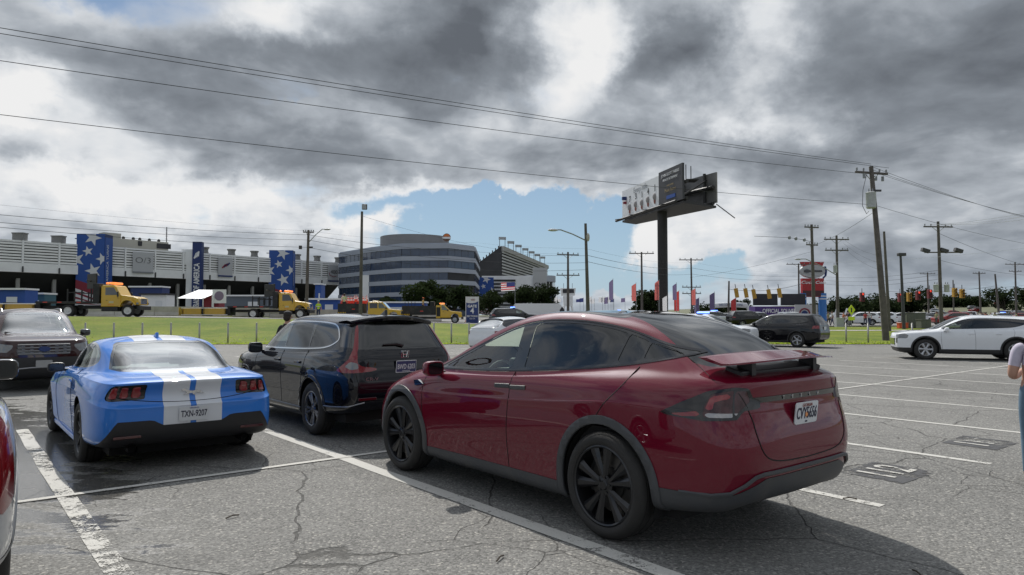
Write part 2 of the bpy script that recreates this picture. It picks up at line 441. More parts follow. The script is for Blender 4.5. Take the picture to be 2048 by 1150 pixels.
def wheel_meshes(key, Rt, w, Rr, style, rim_m, dark_m):
    if key in WHEELS: return WHEELS[key]
    h = w / 2; t = MB(); prof = [(Rr - .012, h - .03), (Rr + .004, h - .004), (Rr + (Rt - Rr) * .45, h + .006), (Rt - .028, h - .008), (Rt - .008, h - .03), (Rt, h - .055)]
    for g in (-.5, 0, .5):
        x = -g * (w - .12); prof += [(Rt, x + .009), (Rt - .010, x + .006), (Rt - .010, x - .006), (Rt, x - .009)]
    prof += [(Rt, -h + .055), (Rt - .008, -h + .03), (Rt - .03, -h), (Rr, -h), (Rr - .012, -h + .03)]
    t.lathe(prof, 48, 'y', close=True)
    tyre = t.mesh('tyre', RUBBER, True); b = MB()
    b.lathe([(Rr + .002, h - .012), (Rr - .012, h - .004), (Rr - .022, h - .012), (Rr - .03, h - .05), (Rr - .05, -h + .05), (Rr, -h + .01)], 48, 'y', close=True)
    n, pair, sw = style['n'], style.get('pair', 0), style.get('w', .05)
    yo = h - .028
    for k in range(n):
        for off in ((-pair, pair) if pair else (0,)):
            a = 2 * math.pi * k / n + math.pi / 2; a2 = a + off
            i0, o0 = .045, Rr - .016
            ci, so_ = Vector((math.cos(a + off * .35), 0, math.sin(a + off * .35))), Vector((math.cos(a2), 0, math.sin(a2)))
            pi, po = ci * i0, so_ * o0; u = (po - pi).normalized(); tn = Vector((-u.z, 0, u.x))
            wi, wo = sw * style.get('wi', .75), sw * style.get('wo', 1.0); vs = []
            for q, ww, dy in ((pi, wi, -.012), (pi * .45 + po * .55, sw * style.get('wm', .7), -.004), (po, wo, 0)):
                vs += [q + tn * ww / 2 + Vector((0, yo + dy - .012, 0)), q + tn * ww * .2 + Vector((0, yo + dy + .006, 0)), q - tn * ww * .2 + Vector((0, yo + dy + .006, 0)), q - tn * ww / 2 + Vector((0, yo + dy - .012, 0)), q + Vector((0, yo + dy - .045, 0))]
            fs = []
            for r_ in range(2):
                for c in range(5): fs.append((r_ * 5 + c, r_ * 5 + (c + 1) % 5, r_ * 5 + 5 + (c + 1) % 5, r_ * 5 + 5 + c))
            b.add(vs, fs + [(0, 1, 2, 3, 4), (14, 13, 12, 11, 10)])
    b.lathe([(0, yo + .006), (.03, yo + .006), (.036, yo - .002), (.075, yo - .012), (.075, yo - .05)], 20, 'y')
    for k in range(5):
        a = 2 * math.pi * (k + .5) / 5; b.lathe([(0, yo + .001), (.009, yo + .001), (.010, yo - .02)], 8, 'y', c=(.055 * math.cos(a), 0, .055 * math.sin(a)))
    rim = b.mesh('wheel', rim_m, True)
    try: rim.set_sharp_from_angle(angle=R(35)); tyre.set_sharp_from_angle(angle=R(50))
    except Exception: pass
    d = MB().lathe([(0, -.02), (Rr * .72, -.02), (Rr * .72, .0), (Rr * .4, .0), (Rr * .4, .02), (0, .02)], 28, 'y'); d.box((Rr * .58, .0, 0), (.10, .09, .2))
    disc = d.mesh('brake_disc', mat('brake_steel', (.10, .095, .09), .5, .6))
    WHEELS[key] = (rim, tyre, disc); return WHEELS[key]
def add_wheels(root, key, ax, yc, Rt, w, Rr, style, rim_m, steer=0.0):
    rim, tyre, disc = wheel_meshes(key, Rt, w, Rr, style, rim_m, BLACK)
    for x in ax:
        for sg in (1, -1):
            o = linkmesh('wheel', rim, root, (x, sg * yc, Rt), (0, random.uniform(0, 6), 0 if sg > 0 else math.pi))
            if x > 0 and steer: o.rotation_euler[2] += steer
            linkmesh('tyre', tyre, o); linkmesh('brake_disc', disc, o)
def arch_cuts(sh, ax, Ra, trim=0.0, zc=None, wide=.35):
    """cut the wheel openings (and a trim band round them)"""
    for x0, r_, z0 in ax:
        if trim:
            sh.cut(lambda x, y, z, u, v: np.maximum(np.sqrt((x - x0) ** 2 + (np.maximum(z - z0, 0)) ** 2 + np.minimum(z - z0, 0) ** 2 * .55) - r_ - trim, wide - y), 'arch_trim', ('body', 'cladding'))
        sh.cut(lambda x, y, z, u, v: np.maximum(np.sqrt((x - x0) ** 2 + (np.maximum(z - z0, 0)) ** 2 + np.minimum(z - z0, 0) ** 2 * .55) - r_, wide - y), 'open', ('body', 'cladding', 'arch_trim'))
def wells(root, ax, yo, yi=.45, L=None):
    for x0, r_, z0 in ax:
        for sg in (1, -1):
            b = MB(); n = 18; o = []
            for y in (yo, yi):
                for k in range(n + 1):
                    a = math.pi * (-.12 + 1.24 * k / n); o.append((x0 + (r_ + .012) * math.cos(a), sg * y, z0 + (r_ + .012) * math.sin(a)))
            fs = [(k, k + 1, n + 2 + k, n + 1 + k) for k in range(n)] + [tuple(range(n + 1, 2 * n + 2))]
            b.add(o, fs).build('wheel_well', DARK, root, smooth=False)
def plate(root, M, wdt, hgt, base_m, txt, txt_m, size, extra=()):
    """number plate with raised lettering; M maps plate plane to the car"""
    p = MB(); n = []
    for cx, cy in ((1, 1), (-1, 1), (-1, -1), (1, -1)):
        for k in range(4):
            a = math.atan2(cy, cx) - math.pi / 4 + math.pi / 2 * k / 3
            n.append((cx * (wdt / 2 - .018) + .018 * math.cos(a), cy * (hgt / 2 - .018) + .018 * math.sin(a)))
    p.prism(n, -.004, .004, 'z'); p.v = [tuple(M @ Vector(q)) for q in p.v]
    o = p.build('license_plate', base_m, root)
    text(txt, size, txt_m, 'lettering', o, M @ Matrix.Translation((0, -.004, .006)), .001, sx=.62, offset=.0012)
    for s_, sz, dx, dy, mm in extra:
        text(s_, sz, mm, 'lettering', o, M @ Matrix.Translation((dx, dy, .006)), .001)
    return o
def mirror(root, sg, at_, m_shell, size=(.14, .22, .15), name='side_mirror', lean=0.0, base=None):
    """door mirror: rounded housing, glass on its rear face, stalk to the door"""
    x, y, z = at_; sx, sy, sz = size; b = MB(); n = 16; rows = []
    for t, k in ((-.5, .93), (-.42, 1.0), (-.1, 1.0), (.2, .92), (.4, .72), (.5, .4)):
        rr = []
        for i in range(n):
            a = 2 * math.pi * i / n; c, s_ = math.cos(a), math.sin(a)
            e = .55; cy, cz = math.copysign(abs(c) ** e, c), math.copysign(abs(s_) ** e, s_)
            rr.append((x + t * sx - lean * cy * .03, sg * (y + .5 * sy * cy * k), z + .5 * sz * cz * k))
        rows.append(rr)
    vs = [q for r_ in rows for q in r_]
    fs = [(j * n + i, j * n + (i + 1) % n, (j + 1) * n + (i + 1) % n, (j + 1) * n + i) for j in range(len(rows) - 1) for i in range(n)] + [tuple(range(n)), tuple((len(rows) - 1) * n + i for i in range(n))]
    if sg > 0: fs = [f[::-1] for f in fs]
    o = b.add(vs, fs).build(name, m_shell, root, smooth=True)
    g = MB(); ring_ = [(x - .5 * sx - .003, sg * (y + (q[1] * sg - y) * .86), z + (q[2] - z) * .82) for q in rows[0]]
    g.add(ring_, [tuple(range(n))]).build('mirror_glass', mat('mirror_glass', (.06, .065, .07), .05, 1.0), o)
    MB().box((x + .02, sg * (y - sy * .5 - .03), z - sz * .32), (.07, .14, .035)).build('mirror_stalk', BLACK, o, bevel=.008)
    return o
def seats(root, rows, col, y=.38, z=.42, top=1.02):
    for x in rows:
        for sg in (1, -1):
            b = MB(); b.box((x + .12, sg * y, z), (.5, .48, .16)); b.prism([(x - .12, z), (x + .02, z + .05), (x - .12, top - .16), (x - .24, top - .16)], sg * y - .24, sg * y + .24)
            b.box((x - .19, sg * y, top - .04), (.09, .26, .17))
            b.build('seat', col, root, bevel=.03)

SEAM = mat('panel_gap', (.004, .004, .004), .8)
def paint(name, col, metal=0.0, dirt=.10, rough=.32):
    return mat(name, col, .45, 0.0, 1.0, dirt=dirt * .3, var=.02, spec=.05)
RED_LENS = mat('red_lens', (.19, .006, .010), .10, 0, .8)
DKRED_LENS = mat('dark_red_lens', (.06, .004, .006), .06, 0, 1.0)
SMOKE = mat('smoked_lens', (.010, .009, .010), .12, 0, .35)
CLEAR = mat('clear_lens', (.17, .175, .18), .07, .3, 1.0)
GLOSSBLK = mat('gloss_black', (.008, .008, .009), .08, 0, 1.0)
PLATEW = mat('plate_white', (.62, .64, .66), .4)
INK = mat('plate_ink', (.02, .02, .05), .5)
GL_CLEAR = glass('clear_glass', (.62, .70, .67), 1.0)
GL_TINT = glass('tinted_glass', (.035, .038, .042), 1.0)
GL_ROOF = glass('dark_roof_glass', (.012, .013, .015), 1.0)
CLAD = mat('grey_cladding', (.05, .053, .058), .5, bump=.12, bscale=500, dirt=.3)
SEATB = mat('seat_black', (.02, .02, .022), .7)
SEATW = mat('seat_cream', (.55, .53, .48), .6)
HEAD = Vector((-.63, .777, 0)).normalized()          # the way the parked cars point
def yaw_of(v): return math.atan2(v.y, v.x)
def mid_floor(root, x0, x1, w, z, m=None):
    MB().box(((x0 + x1) / 2, 0, z), (x1 - x0, w, .12)).build('underbody', m or DARK, root)

# ---- dark red crossover with a raised spoiler
def tesla(root):
    global STN
    STN = [1.48, .78, -.12, -1.0, -1.62]
    net = [
     ring(2.22, .24, -2.36, .36, [.86, .88, .88, .88, .86], [.24, .21, .21, .21, .27]),
     ring(2.33, .31, -2.49, .42, [.965, .945, .94, .945, .97], [.31, .27, .27, .27, .33], cf=(.20, .86), cr=(.20, .88)),
     ring(2.38, .48, -2.545, .58, [.992, .955, .945, .96, .992], [.48, .42, .42, .44, .54], cf=(.24, .86), cr=(.22, .88)),
     ring(2.38, .64, -2.56, .78, [1.0, .975, .962, .98, 1.0], [.67, .66, .66, .70, .78], cf=(.26, .84), cr=(.22, .875)),
     ring(2.33, .75, -2.515, .98, [.985, .972, .962, .98, .99], [.85, .87, .90, .95, 1.0], cf=(.27, .84), cr=(.22, .875)),
     ring(2.325, .765, -2.512, 1.005, [.981, .966, .955, .972, .984], [.872, .892, .925, .978, 1.03], cf=(.27, .84), cr=(.22, .874)),
     ring(2.27, .82, -2.50, 1.12, [.95, .955, .946, .955, .955], [.95, .99, 1.02, 1.07, 1.12], cf=(.27, .84), cr=(.22, .87)),
     ring(2.18, .88, -2.50, 1.205, [.90, .925, .925, .925, .90], [1.0, 1.06, 1.085, 1.14, 1.20], cf=(.28, .82), cr=(.23, .86)),
     ring(1.78, 1.02, -2.36, 1.255, [.82, .885, .905, .895, .83], [1.07, 1.09, 1.115, 1.18, 1.25], [1.30, .78, -.12, -1.0, -1.75], cf=(.12, .86), cr=(.16, .86)),
     ring(1.36, 1.12, -2.16, 1.34, [.79, .855, .875, .855, .77], [1.11, 1.125, 1.15, 1.225, 1.32], [1.10, .72, -.16, -1.0, -1.80], cf=(.06, .80), cr=(.12, .84)),
     ring(.74, 1.36, -1.86, 1.51, [.70, .76, .788, .77, .67], [1.315, 1.385, 1.435, 1.465, 1.475], [.62, .36, -.26, -.97, -1.60], cf=(.04, .78), cr=(.08, .82)),
     ring(.20, 1.565, -1.42, 1.645, [.595, .645, .668, .655, .60], [1.53, 1.605, 1.66, 1.667, 1.625], [.12, -.12, -.46, -.95, -1.32], cf=(.02, .78), cr=(.04, .82)),
     ring(.0, 1.635, -1.16, 1.685, [.34, .36, .37, .36, .33], [1.625, 1.66, 1.69, 1.695, 1.68], [-.05, -.2, -.5, -.85, -1.08], cf=(.01, .75), cr=(.02, .8)),
     ring(-.06, 1.655, -1.04, 1.70, [0, 0, 0, 0, 0], [1.655, 1.675, 1.703, 1.708, 1.70], [-.1, -.25, -.52, -.82, -.98], cf=(.01, 1), cr=(.01, 1)),
    ]
    sh = Shell(net, 12, 9)
    ax = [(1.4825, .445, .40), (-1.4825, .45, .40)]
    arch_cuts(sh, ax, None, .065)
    sh.cut(lambda x, y, z, u, v: np.where(x < -1.6, z - .475 + .09 * np.clip((-x - 2.3) * 6, 0, 1) * np.clip(.75 - np.abs(y), 0, .25) * -4, np.where(x > 1.6, z - .40, z - .335)), 'cladding')
    dlo = chaikin([(1.02, 1.115), (.6, 1.12), (-.12, 1.145), (-1.0, 1.21), (-1.66, 1.285), (-2.13, 1.385), (-1.85, 1.44), (-1.5, 1.55), (-1.2, 1.605), (-.85, 1.628), (-.5, 1.618), (-.2, 1.565), (.1, 1.46), (.5, 1.31), (.85, 1.17)], 2)
    D = lambda x, z: sdp(x, z, dlo)
    sh.cut(lambda x, y, z, u, v: np.maximum(D(x, z), .4 - y), 'chrome_trim')
    sh.cut(lambda x, y, z, u, v: np.maximum(D(x, z) + .012, .4 - y), 'pillar', ('chrome_trim',))
    g = lambda x, z, q: np.maximum(D(x, z) + .03, sdp(x, z, q))
    sh.cut(lambda x, y, z, u, v: np.maximum(g(x, z, [(1.1, 1.0), (1.1, 1.7), (-.33, 1.7), (-.26, 1.0)]), .4 - y), 'glass_front', ('pillar',))
    sh.cut(lambda x, y, z, u, v: np.maximum(g(x, z, [(-.42, 1.0), (-.49, 1.7), (-1.50, 1.7), (-1.40, 1.0)]), .4 - y), 'glass_rear', ('pillar',))
    sh.cut(lambda x, y, z, u, v: np.maximum(g(x, z, [(-1.425, 1.0), (-1.525, 1.7), (-1.68, 1.7), (-1.68, 1.0)]), .4 - y), 'glass_vent', ('pillar',))
    sh.cut(lambda x, y, z, u, v: np.maximum(g(x, z, [(-1.70, 1.0), (-1.70, 1.7), (-2.3, 1.7), (-2.3, 1.0)]), .4 - y), 'glass_quarter', ('pillar',))
    sh.cut(lambda x, y, z, u, v: 11.12 - v, 'roof_glass')
    sh.cut(lambda x, y, z, u, v: np.maximum(sdp(y, z, [(-.2, 1.13), (.62, 1.12), (.70, 1.16), (.60, 1.4), (.50, 1.585), (-.2, 1.64)]), -x), 'windshield')
    sh.cut(lambda x, y, z, u, v: np.maximum(sdp(y, z, [(-.2, 1.28), (.60, 1.295), (.66, 1.32), (.55, 1.54), (.46, 1.665), (-.2, 1.70)]), x + 1.0), 'rear_glass')
    lamp = [(7.50, .985), (7.75, 1.07), (8.05, 1.15), (8.45, 1.175), (8.72, 1.165), (8.84, 1.10), (9.0, 1.085), (9.0, 1.03), (8.66, 1.02), (8.5, .965), (8.0, .955)]
    sh.cut(lambda x, y, z, u, v: np.maximum(sdp(u * .3, z, [(a * .3, b) for a, b in lamp]), x + 1), 'lamp')
    sh.cut(lambda x, y, z, u, v: sdp(u * .3, z, [(8.02 * .3, 1.05), (8.1 * .3, 1.13), (8.44 * .3, 1.155), (8.44 * .3, .98), (8.0 * .3, .975)]), 'lamp_clear', ('lamp',))
    sh.cut(lambda x, y, z, u, v: sdp(u * .3, z, [(7.62 * .3, .99), (7.97 * .3, 1.02), (7.97 * .3, .985), (7.7 * .3, .975)]), 'lamp_red', ('lamp',))
    sh.cut(lambda x, y, z, u, v: sdp(u * .3, z, [(8.47 * .3, 1.15), (8.68 * .3, 1.15), (8.78 * .3, 1.08), (8.6 * .3, 1.03), (8.47 * .3, .98)]), 'lamp_clear', ('lamp',))
    sh.cut(lambda x, y, z, u, v: np.maximum(np.abs(z - .992) - .014, np.maximum(8.03 - u, u - 8.62) * .3), 'lamp_strip', ('lamp_clear',))
    sh.cut(lambda x, y, z, u, v: sdp(u * .3, z, [(8.03 * .3, 1.03), (8.10 * .3, 1.115), (8.40 * .3, 1.135), (8.40 * .3, 1.10), (8.17 * .3, 1.085), (8.13 * .3, 1.02)]), 'lamp_arc', ('lamp_clear',))
    sh.cut(lambda x, y, z, u, v: np.maximum(np.abs(z - 1.085) - .018, np.maximum(y - .62, x + 2)), 'badge_bar', ('body',))
    sh.normals()
    P = paint('deep_red_paint', (.125, .002, .015), .35, .02)
    body = sh.part('body', 'body', P, root)
    sh.part('cladding', 'cladding', CLAD, root, .004)
    [sh.part('wheel_arch_trim', 'arch_trim', CLAD, root, .012, solid=.03, side=sg, xr=r_) for sg in (1, -1) for r_ in ((-9, 0), (0, 9))]
    sh.part('window_trim', 'chrome_trim', mat('satin_trim', (.04, .04, .045), .25, .6), root, .003)
    sh.part('pillar_trim', 'pillar', GLOSSBLK, root)
    for t, m in (('glass_front', GL_CLEAR), ('glass_rear', GL_TINT), ('glass_vent', GL_TINT), ('glass_quarter', GL_TINT)):
        for sg in (1, -1): sh.part('side_window', t, m, root, -.004, side=sg)
    sh.part('windshield', 'windshield', GL_CLEAR, root, -.002)
    sh.part('roof_glass', 'roof_glass', GL_ROOF, root, -.002)
    sh.part('rear_window', 'rear_glass', GL_ROOF, root, -.002)
    for sg in (1, -1):
        o = sh.part('taillight', 'lamp', SMOKE, root, .004, side=sg)
        sh.part('lens', 'lamp_clear', mat('clear_red_lens', (.05, .018, .020), .15, .3, .4, var=.6, vscale=14), o, .003, side=sg); sh.part('lens', 'lamp_red', RED_LENS, o, .002, side=sg); sh.part('lens', 'lamp_arc', mat('arc_red', (.22, .012, .016), .12, 0, 1.0), o, .004, side=sg); sh.part('lens', 'lamp_strip', mat('strip_clear', (.34, .33, .33), .1, .3, 1.0), o, .004, side=sg)
    bar = sh.part('badge_bar', 'badge_bar', GLOSSBLK, root, .006)
    wells(root, ax, .93); mid_floor(root, -2.05, 2.1, 1.62, .30)
    MB().box((-.05, 0, .55), (3.2, 1.7, .5)).build('cabin_tub', mat('cabin_dark', (.03, .03, .032), .8), root)
    seats(root, (.35, -.65, -1.35), mat('seat_grey', (.12, .12, .12), .6), .4, .62, 1.2)
    d = MB().prism([(1.15, .85), (1.15, 1.06), (.85, 1.09), (.62, 1.02), (.62, .85)], -.75, .75).build('dashboard', SEATW, root, bevel=.02)
    st = MB(); c = Vector((.52, .40, 1.02)); ring_ = [c + Vector((-.06 * math.sin(a) * 1.1, .175 * math.cos(a), .175 * math.sin(a))) for a in [2 * math.pi * k / 20 for k in range(21)]]
    st.tube(ring_, .014, 6).tube([ring_[0], ring_[10]], .012, 6).build('steering_wheel', mat('wheel_grey', (.3, .3, .3), .5), root, smooth=True)
    # spoiler, raised on two short struts
    n = 22; vs = []; sp = MB()
    for j, (dx, dz) in enumerate(((0.10, -.012), (0.0, .008), (-.16, .004), (-.235, .022), (-.24, .012), (-.15, -.012), (0.0, -.016))):
        for i in range(n + 1):
            y = -.70 + 1.40 * i / n; k = (y / .70) ** 2
            vs.append((-2.31 + dx * (1 - .25 * k ** 3) + .10 * k, y, 1.372 - .03 * k + dz + (dx + .07) * .20))
    fs = [(j * (n + 1) + i, j * (n + 1) + i + 1, ((j + 1) % 7) * (n + 1) + i + 1, ((j + 1) % 7) * (n + 1) + i) for j in range(7) for i in range(n)]
    fs += [tuple(j * (n + 1) for j in range(7)), tuple(j * (n + 1) + n for j in range(7))[::-1]]
    spo = sp.add(vs, fs).build('spoiler', P, root, smooth=True)
    for y in (-.42, .42): MB().box((-2.34, y, 1.29), (.12, .05, .12)).build('strut', BLACK, spo)
    MB().box((-2.31, 0, 1.258), (.14, 1.08, .06), rot=Matrix.Rotation(-.25, 3, 'Y')).build('spoiler_well', BLACK, root, bevel=.01)
    seam(sh, 'panel_gap', [(-.34, 1.16), (-.34, .95), (-.30, .6), (-.33, .33)], root, SEAM)
    seam(sh, 'panel_gap', [(1.0, 1.10), (1.06, .95), (1.03, .6), (.98, .34)], root, SEAM)
    seam(sh, 'panel_gap', [(-1.70, 1.28), (-1.66, 1.15), (-1.50, 1.0), (-1.40, .86)], root, SEAM)
    for sg in (1, -1):
        P_ = [sh.back(sg * y, z) for y, z in chaikin([(.74, 1.22), (.66, 1.12), (.60, .98), (.60, .86), (.55, .72), (.40, .665), (0, .655)], 2, False)]
        MB().tube(P_, .005, 5).build('panel_gap', SEAM, root)
        seam(sh, 'rail_gap', [(-1.75 , .66), (-2.05, .63), (-2.25, .72)], root, SEAM, .003, 'top') if sg > 0 else None
        [MB().box((x_, sg * (sh.side(x_, 1.035).y + .002), 1.035), (.21, .02, .038), rot=Matrix.Rotation(.05, 3, 'Y')).build('door_handle', CLAD, root, bevel=.008) for x_ in (-.23, -.45)]
        MB().prism([(1.18, .93), (1.02, .955), (1.12, .995), (1.20, .985)], sg * .965, sg * .99).build('side_camera', GLOSSBLK, root)
        mirror(root, sg, (.80, 1.02, 1.13), P, (.13, .21, .15))
        seam(sh, 'lower_bumper_edge', [], root, SEAM) if False else None
    edge = []
    for k in range(25):
        y = -.93 + 1.86 * k / 24; zz = .47 + .13 * min(1, max(0, (.80 - abs(y)) / .2)); edge.append(sh.back(y, zz) + Vector((-.012, 0, 0)))
    MB().tube(edge, .014, 6).build('bumper_trim', CLAD, root, smooth=True)
    pc = sh.back(0, .965); Mp = frame(pc + Vector((-.03, 0, 0)), (0, -1, 0), (-.12, 0, 1))
    plate(root, Mp, .305, .155, PLATEW, 'CVY5656', INK, .115, ((('GEORGIA'), .032, 0, .055, mat('plate_red', (.25, .06, .05), .5)), ('2025', .016, 0, -.062, INK)))
    MB().ball(tuple(Mp @ Vector((0, -.005, .001))), (.005, .026, .028)).build('peach_emblem', mat('peach', (.75, .30, .10), .5), root)
    for i, ch in enumerate('TESLA'):
        y = .24 - .12 * i; c = sh.back(y, 1.085) + Vector((-.010, 0, 0)); text(ch, .034, CHROME, 'lettering', bar, frame(c, (0, -1, 0), (-.1, 0, 1)), .003, sx=1.2)
    rim = mat('graphite_alloy', (.030, .031, .034), .34, .75, .3)
    add_wheels(root, 'tesla', (1.4825, -1.4825), .865, .395, .265, .30, dict(n=5, pair=.25, w=.085, wi=.5, wm=.75, wo=1.25), rim)

# ---- blue fastback coupe with white stripes
def mustang(root):
    global STN
    STN = [1.36, .62, -.2, -.95, -1.48]
    net = [
     ring(2.10, .20, -2.22, .27, [.84, .85, .85, .85, .84], [.20, .17, .17, .17, .22]),
     ring(2.22, .27, -2.38, .31, [.93, .905, .90, .91, .94], [.27, .23, .23, .23, .29], cf=(.22, .84), cr=(.15, .935), mr=.58),
     ring(2.26, .42, -2.44, .46, [.952, .92, .91, .93, .958], [.45, .40, .40, .42, .48], cf=(.24, .84), cr=(.15, .935), mr=.58),
     ring(2.26, .54, -2.45, .58, [.957, .93, .918, .945, .962], [.60, .58, .58, .61, .66], cf=(.26, .83), cr=(.15, .932), mr=.58),
     ring(2.225, .63, -2.452, .665, [.951, .927, .916, .945, .957], [.705, .715, .735, .765, .765], cf=(.27, .82), cr=(.15, .93), mr=.58),
     ring(2.22, .64, -2.450, .688, [.948, .925, .915, .945, .955], [.72, .73, .75, .78, .78], cf=(.27, .82), cr=(.15, .93), mr=.58),
     ring(2.19, .67, -2.40, .735, [.93, .915, .905, .938, .95], [.76, .78, .80, .825, .81], cf=(.27, .82), cr=(.15, .93), mr=.58),
     ring(2.17, .69, -2.375, .82, [.90, .895, .895, .925, .935], [.82, .85, .87, .89, .88], cf=(.27, .82), cr=(.15, .93), mr=.58),
     ring(2.12, .72, -2.422, .915, [.865, .872, .872, .89, .895], [.87, .89, .91, .935, .945], cf=(.26, .82), cr=(.15, .92), mr=.58),
     ring(2.10, .73, -2.425, .935, [.85, .865, .865, .88, .885], [.88, .90, .92, .945, .955], cf=(.26, .82), cr=(.15, .92), mr=.58),
     ring(2.00, .78, -2.40, .955, [.80, .845, .845, .84, .82], [.90, .92, .935, .965, .985], cf=(.24, .82), cr=(.15, .90), mr=.58),
     ring(1.50, .93, -2.18, .985, [.72, .815, .825, .79, .73], [.935, .945, .955, .99, 1.0], [1.1, .58, -.2, -.97, -1.55], cf=(.10, .85), cr=(.14, .82)),
     ring(.98, .985, -1.86, 1.01, [.71, .79, .805, .765, .69], [.965, .965, .975, 1.01, 1.01], [.80, .48, -.2, -.95, -1.45], cf=(.04, .8), cr=(.10, .82)),
     ring(.58, 1.165, -1.42, 1.175, [.665, .705, .715, .69, .63], [1.145, 1.165, 1.19, 1.19, 1.165], [.50, .32, -.2, -.82, -1.18], cf=(.03, .8), cr=(.08, .82)),
     ring(.20, 1.315, -.92, 1.325, [.57, .605, .62, .612, .585], [1.29, 1.31, 1.325, 1.32, 1.30], [.16, .04, -.24, -.60, -.80], cf=(.02, .8), cr=(.05, .82)),
     ring(.02, 1.362, -.66, 1.375, [.32, .33, .34, .33, .32], [1.355, 1.365, 1.378, 1.376, 1.366], [.0, -.08, -.28, -.48, -.60], cf=(.01, .8), cr=(.02, .8)),
     ring(-.03, 1.378, -.58, 1.392, [0, 0, 0, 0, 0], [1.378, 1.385, 1.397, 1.396, 1.392], [-.06, -.12, -.3, -.45, -.54], cf=(.01, 1), cr=(.01, 1)),
    ]
    sh = Shell(net, 12, 9)
    ax = [(1.36, .385, .35), (-1.36, .395, .35)]
    arch_cuts(sh, ax, None, 0)
    sh.cut(lambda x, y, z, u, v: np.where(x < -1.7, z - np.interp(np.abs(y), [0, .30, .40, .74, .90, 1], [.485, .485, .545, .55, .29, .27]), np.where(x > 1.7, z - .30, z - .225)), 'cladding')
    dlo = chaikin([(.78, .985), (.4, .985), (-.2, .995), (-.75, 1.02), (-1.08, 1.08), (-.98, 1.19), (-.72, 1.285), (-.4, 1.315), (-.1, 1.31), (.15, 1.275), (.42, 1.17)], 2)
    D = lambda x, z: sdp(x, z, dlo)
    sh.cut(lambda x, y, z, u, v: np.maximum(D(x, z), .35 - y), 'pillar')
    sh.cut(lambda x, y, z, u, v: np.maximum(np.maximum(D(x, z) + .02, sdp(x, z, [(1, .9), (1, 1.5), (-.44, 1.5), (-.5, .9)])), .35 - y), 'glass_front', ('pillar',))
    sh.cut(lambda x, y, z, u, v: np.maximum(np.maximum(D(x, z) + .02, sdp(x, z, [(-.53, .9), (-.47, 1.5), (-1.4, 1.5), (-1.4, .9)])), .35 - y), 'glass_quarter', ('pillar',))
    sh.cut(lambda x, y, z, u, v: np.maximum(sdp(y, z, [(-.2, 1.0), (.56, .99), (.64, 1.03), (.54, 1.22), (.47, 1.33), (-.2, 1.36)]), .05 - x), 'windshield')
    rg = [(-.2, 1.015), (.60, 1.02), (.665, 1.035), (.605, 1.19), (.53, 1.305), (.48, 1.325), (-.2, 1.345)]
    sh.cut(lambda x, y, z, u, v: np.maximum(sdp(y, z, rg), x + .55), 'rear_surround')
    sh.cut(lambda x, y, z, u, v: np.maximum(sdp(y, z, rg) + .022, x + .55), 'rear_glass', ('rear_surround',))
    lamp = [(8.20, .79), (8.23, .895), (8.30, .92), (9.14, .925), (9.16, .765), (8.36, .757), (8.23, .77)]
    sh.cut(lambda x, y, z, u, v: np.maximum(sdp(u * .3, z, [(a * .3, b) for a, b in lamp]), x + 1), 'lamp')
    for k in range(3):
        a = 8.30 + k * .275
        sh.cut(lambda x, y, z, u, v: np.maximum(sdp(u * .3, z, [((a + .0) * .3, .895), ((a + .17) * .3, .897), ((a + .18) * .3, .85), ((a + .215) * .3, .835), ((a + .215) * .3, .785), ((a + .02) * .3, .785), ((a + .02) * .3, .835)]), x + 1), 'lens%d' % k, ('lamp',))
    # two broad stripes with a thin blue line between, over the whole car
    for t0, t1 in (('body', 'stripe'), ('rear_surround', 'rear_surround')):
        sh.cut(lambda x, y, z, u, v: np.maximum(np.abs(y - .165) - .135, np.where(z < .3, 1.0, -1.0)), t1, (t0,)) if t0 == 'body' else None
    sh.normals()
    P = paint('bright_blue_paint', (.042, .195, .62), .1, .02)
    sh.part('body', 'body', P, root)
    [sh.part('racing_stripe', 'stripe', paint('white_stripe', (.66, .68, .71), 0, .02), root, .001, side=sg, xr=r_) for sg in (1, -1) for r_ in ((-9, -1.5), (-1.5, .5), (.5, 9))]
    sh.part('lower_bumper', 'cladding', BLACK, root, .004)
    sh.part('pillar_trim', 'pillar', GLOSSBLK, root); sh.part('rear_window_surround', 'rear_surround', GLOSSBLK, root)
    for t, m in (('glass_front', GL_CLEAR), ('glass_quarter', GL_CLEAR)):
        for sg in (1, -1): sh.part('side_window', t, m, root, -.003, side=sg)
    sh.part('windshield', 'windshield', GL_CLEAR, root, -.002)
    sh.part('rear_window', 'rear_glass', glass('rear_glass_grey', (.22, .25, .25)), root, -.002)
    for sg in (1, -1):
        o = sh.part('taillight', 'lamp', SMOKE, root, -.012, side=sg)
        for k in range(3): sh.part('lens', 'lens%d' % k, mat('tail_red', (.22, .012, .016), .15, 0, 1.0), o, .004, side=sg, solid=.02)
        mirror(root, sg, (.52, .97, .965), BLACK, (.13, .20, .125))
        MB().box((-.33, sg * .905, .84), (.17, .02, .028)).build('door_handle', P, root, bevel=.008)
        MB().tube([(-2.18, sg * .58, .255), (-2.395, sg * .58, .245)], .052, 14, cap=False).build('exhaust_tip', mat('dark_steel', (.06, .06, .065), .3, .9), root, smooth=True)
        MB().lathe([(0, -2.30), (.05, -2.30)], 14, 'x', c=(0, sg * .58, .25)).build('exhaust_bore', DARK, root)
        r_ = sh.back(sg * .62, .395); MB().box((r_.x - .004, sg * .64, .385), (.02, .26, .028)).build('reflector', DKRED_LENS, root, bevel=.004)
        MB().box((0, sg * .895, .20), (2.0, .06, .06)).build('side_skirt', P, root, bevel=.015)
    wells(root, ax, .90); mid_floor(root, -2.1, 2.0, 1.5, .22)
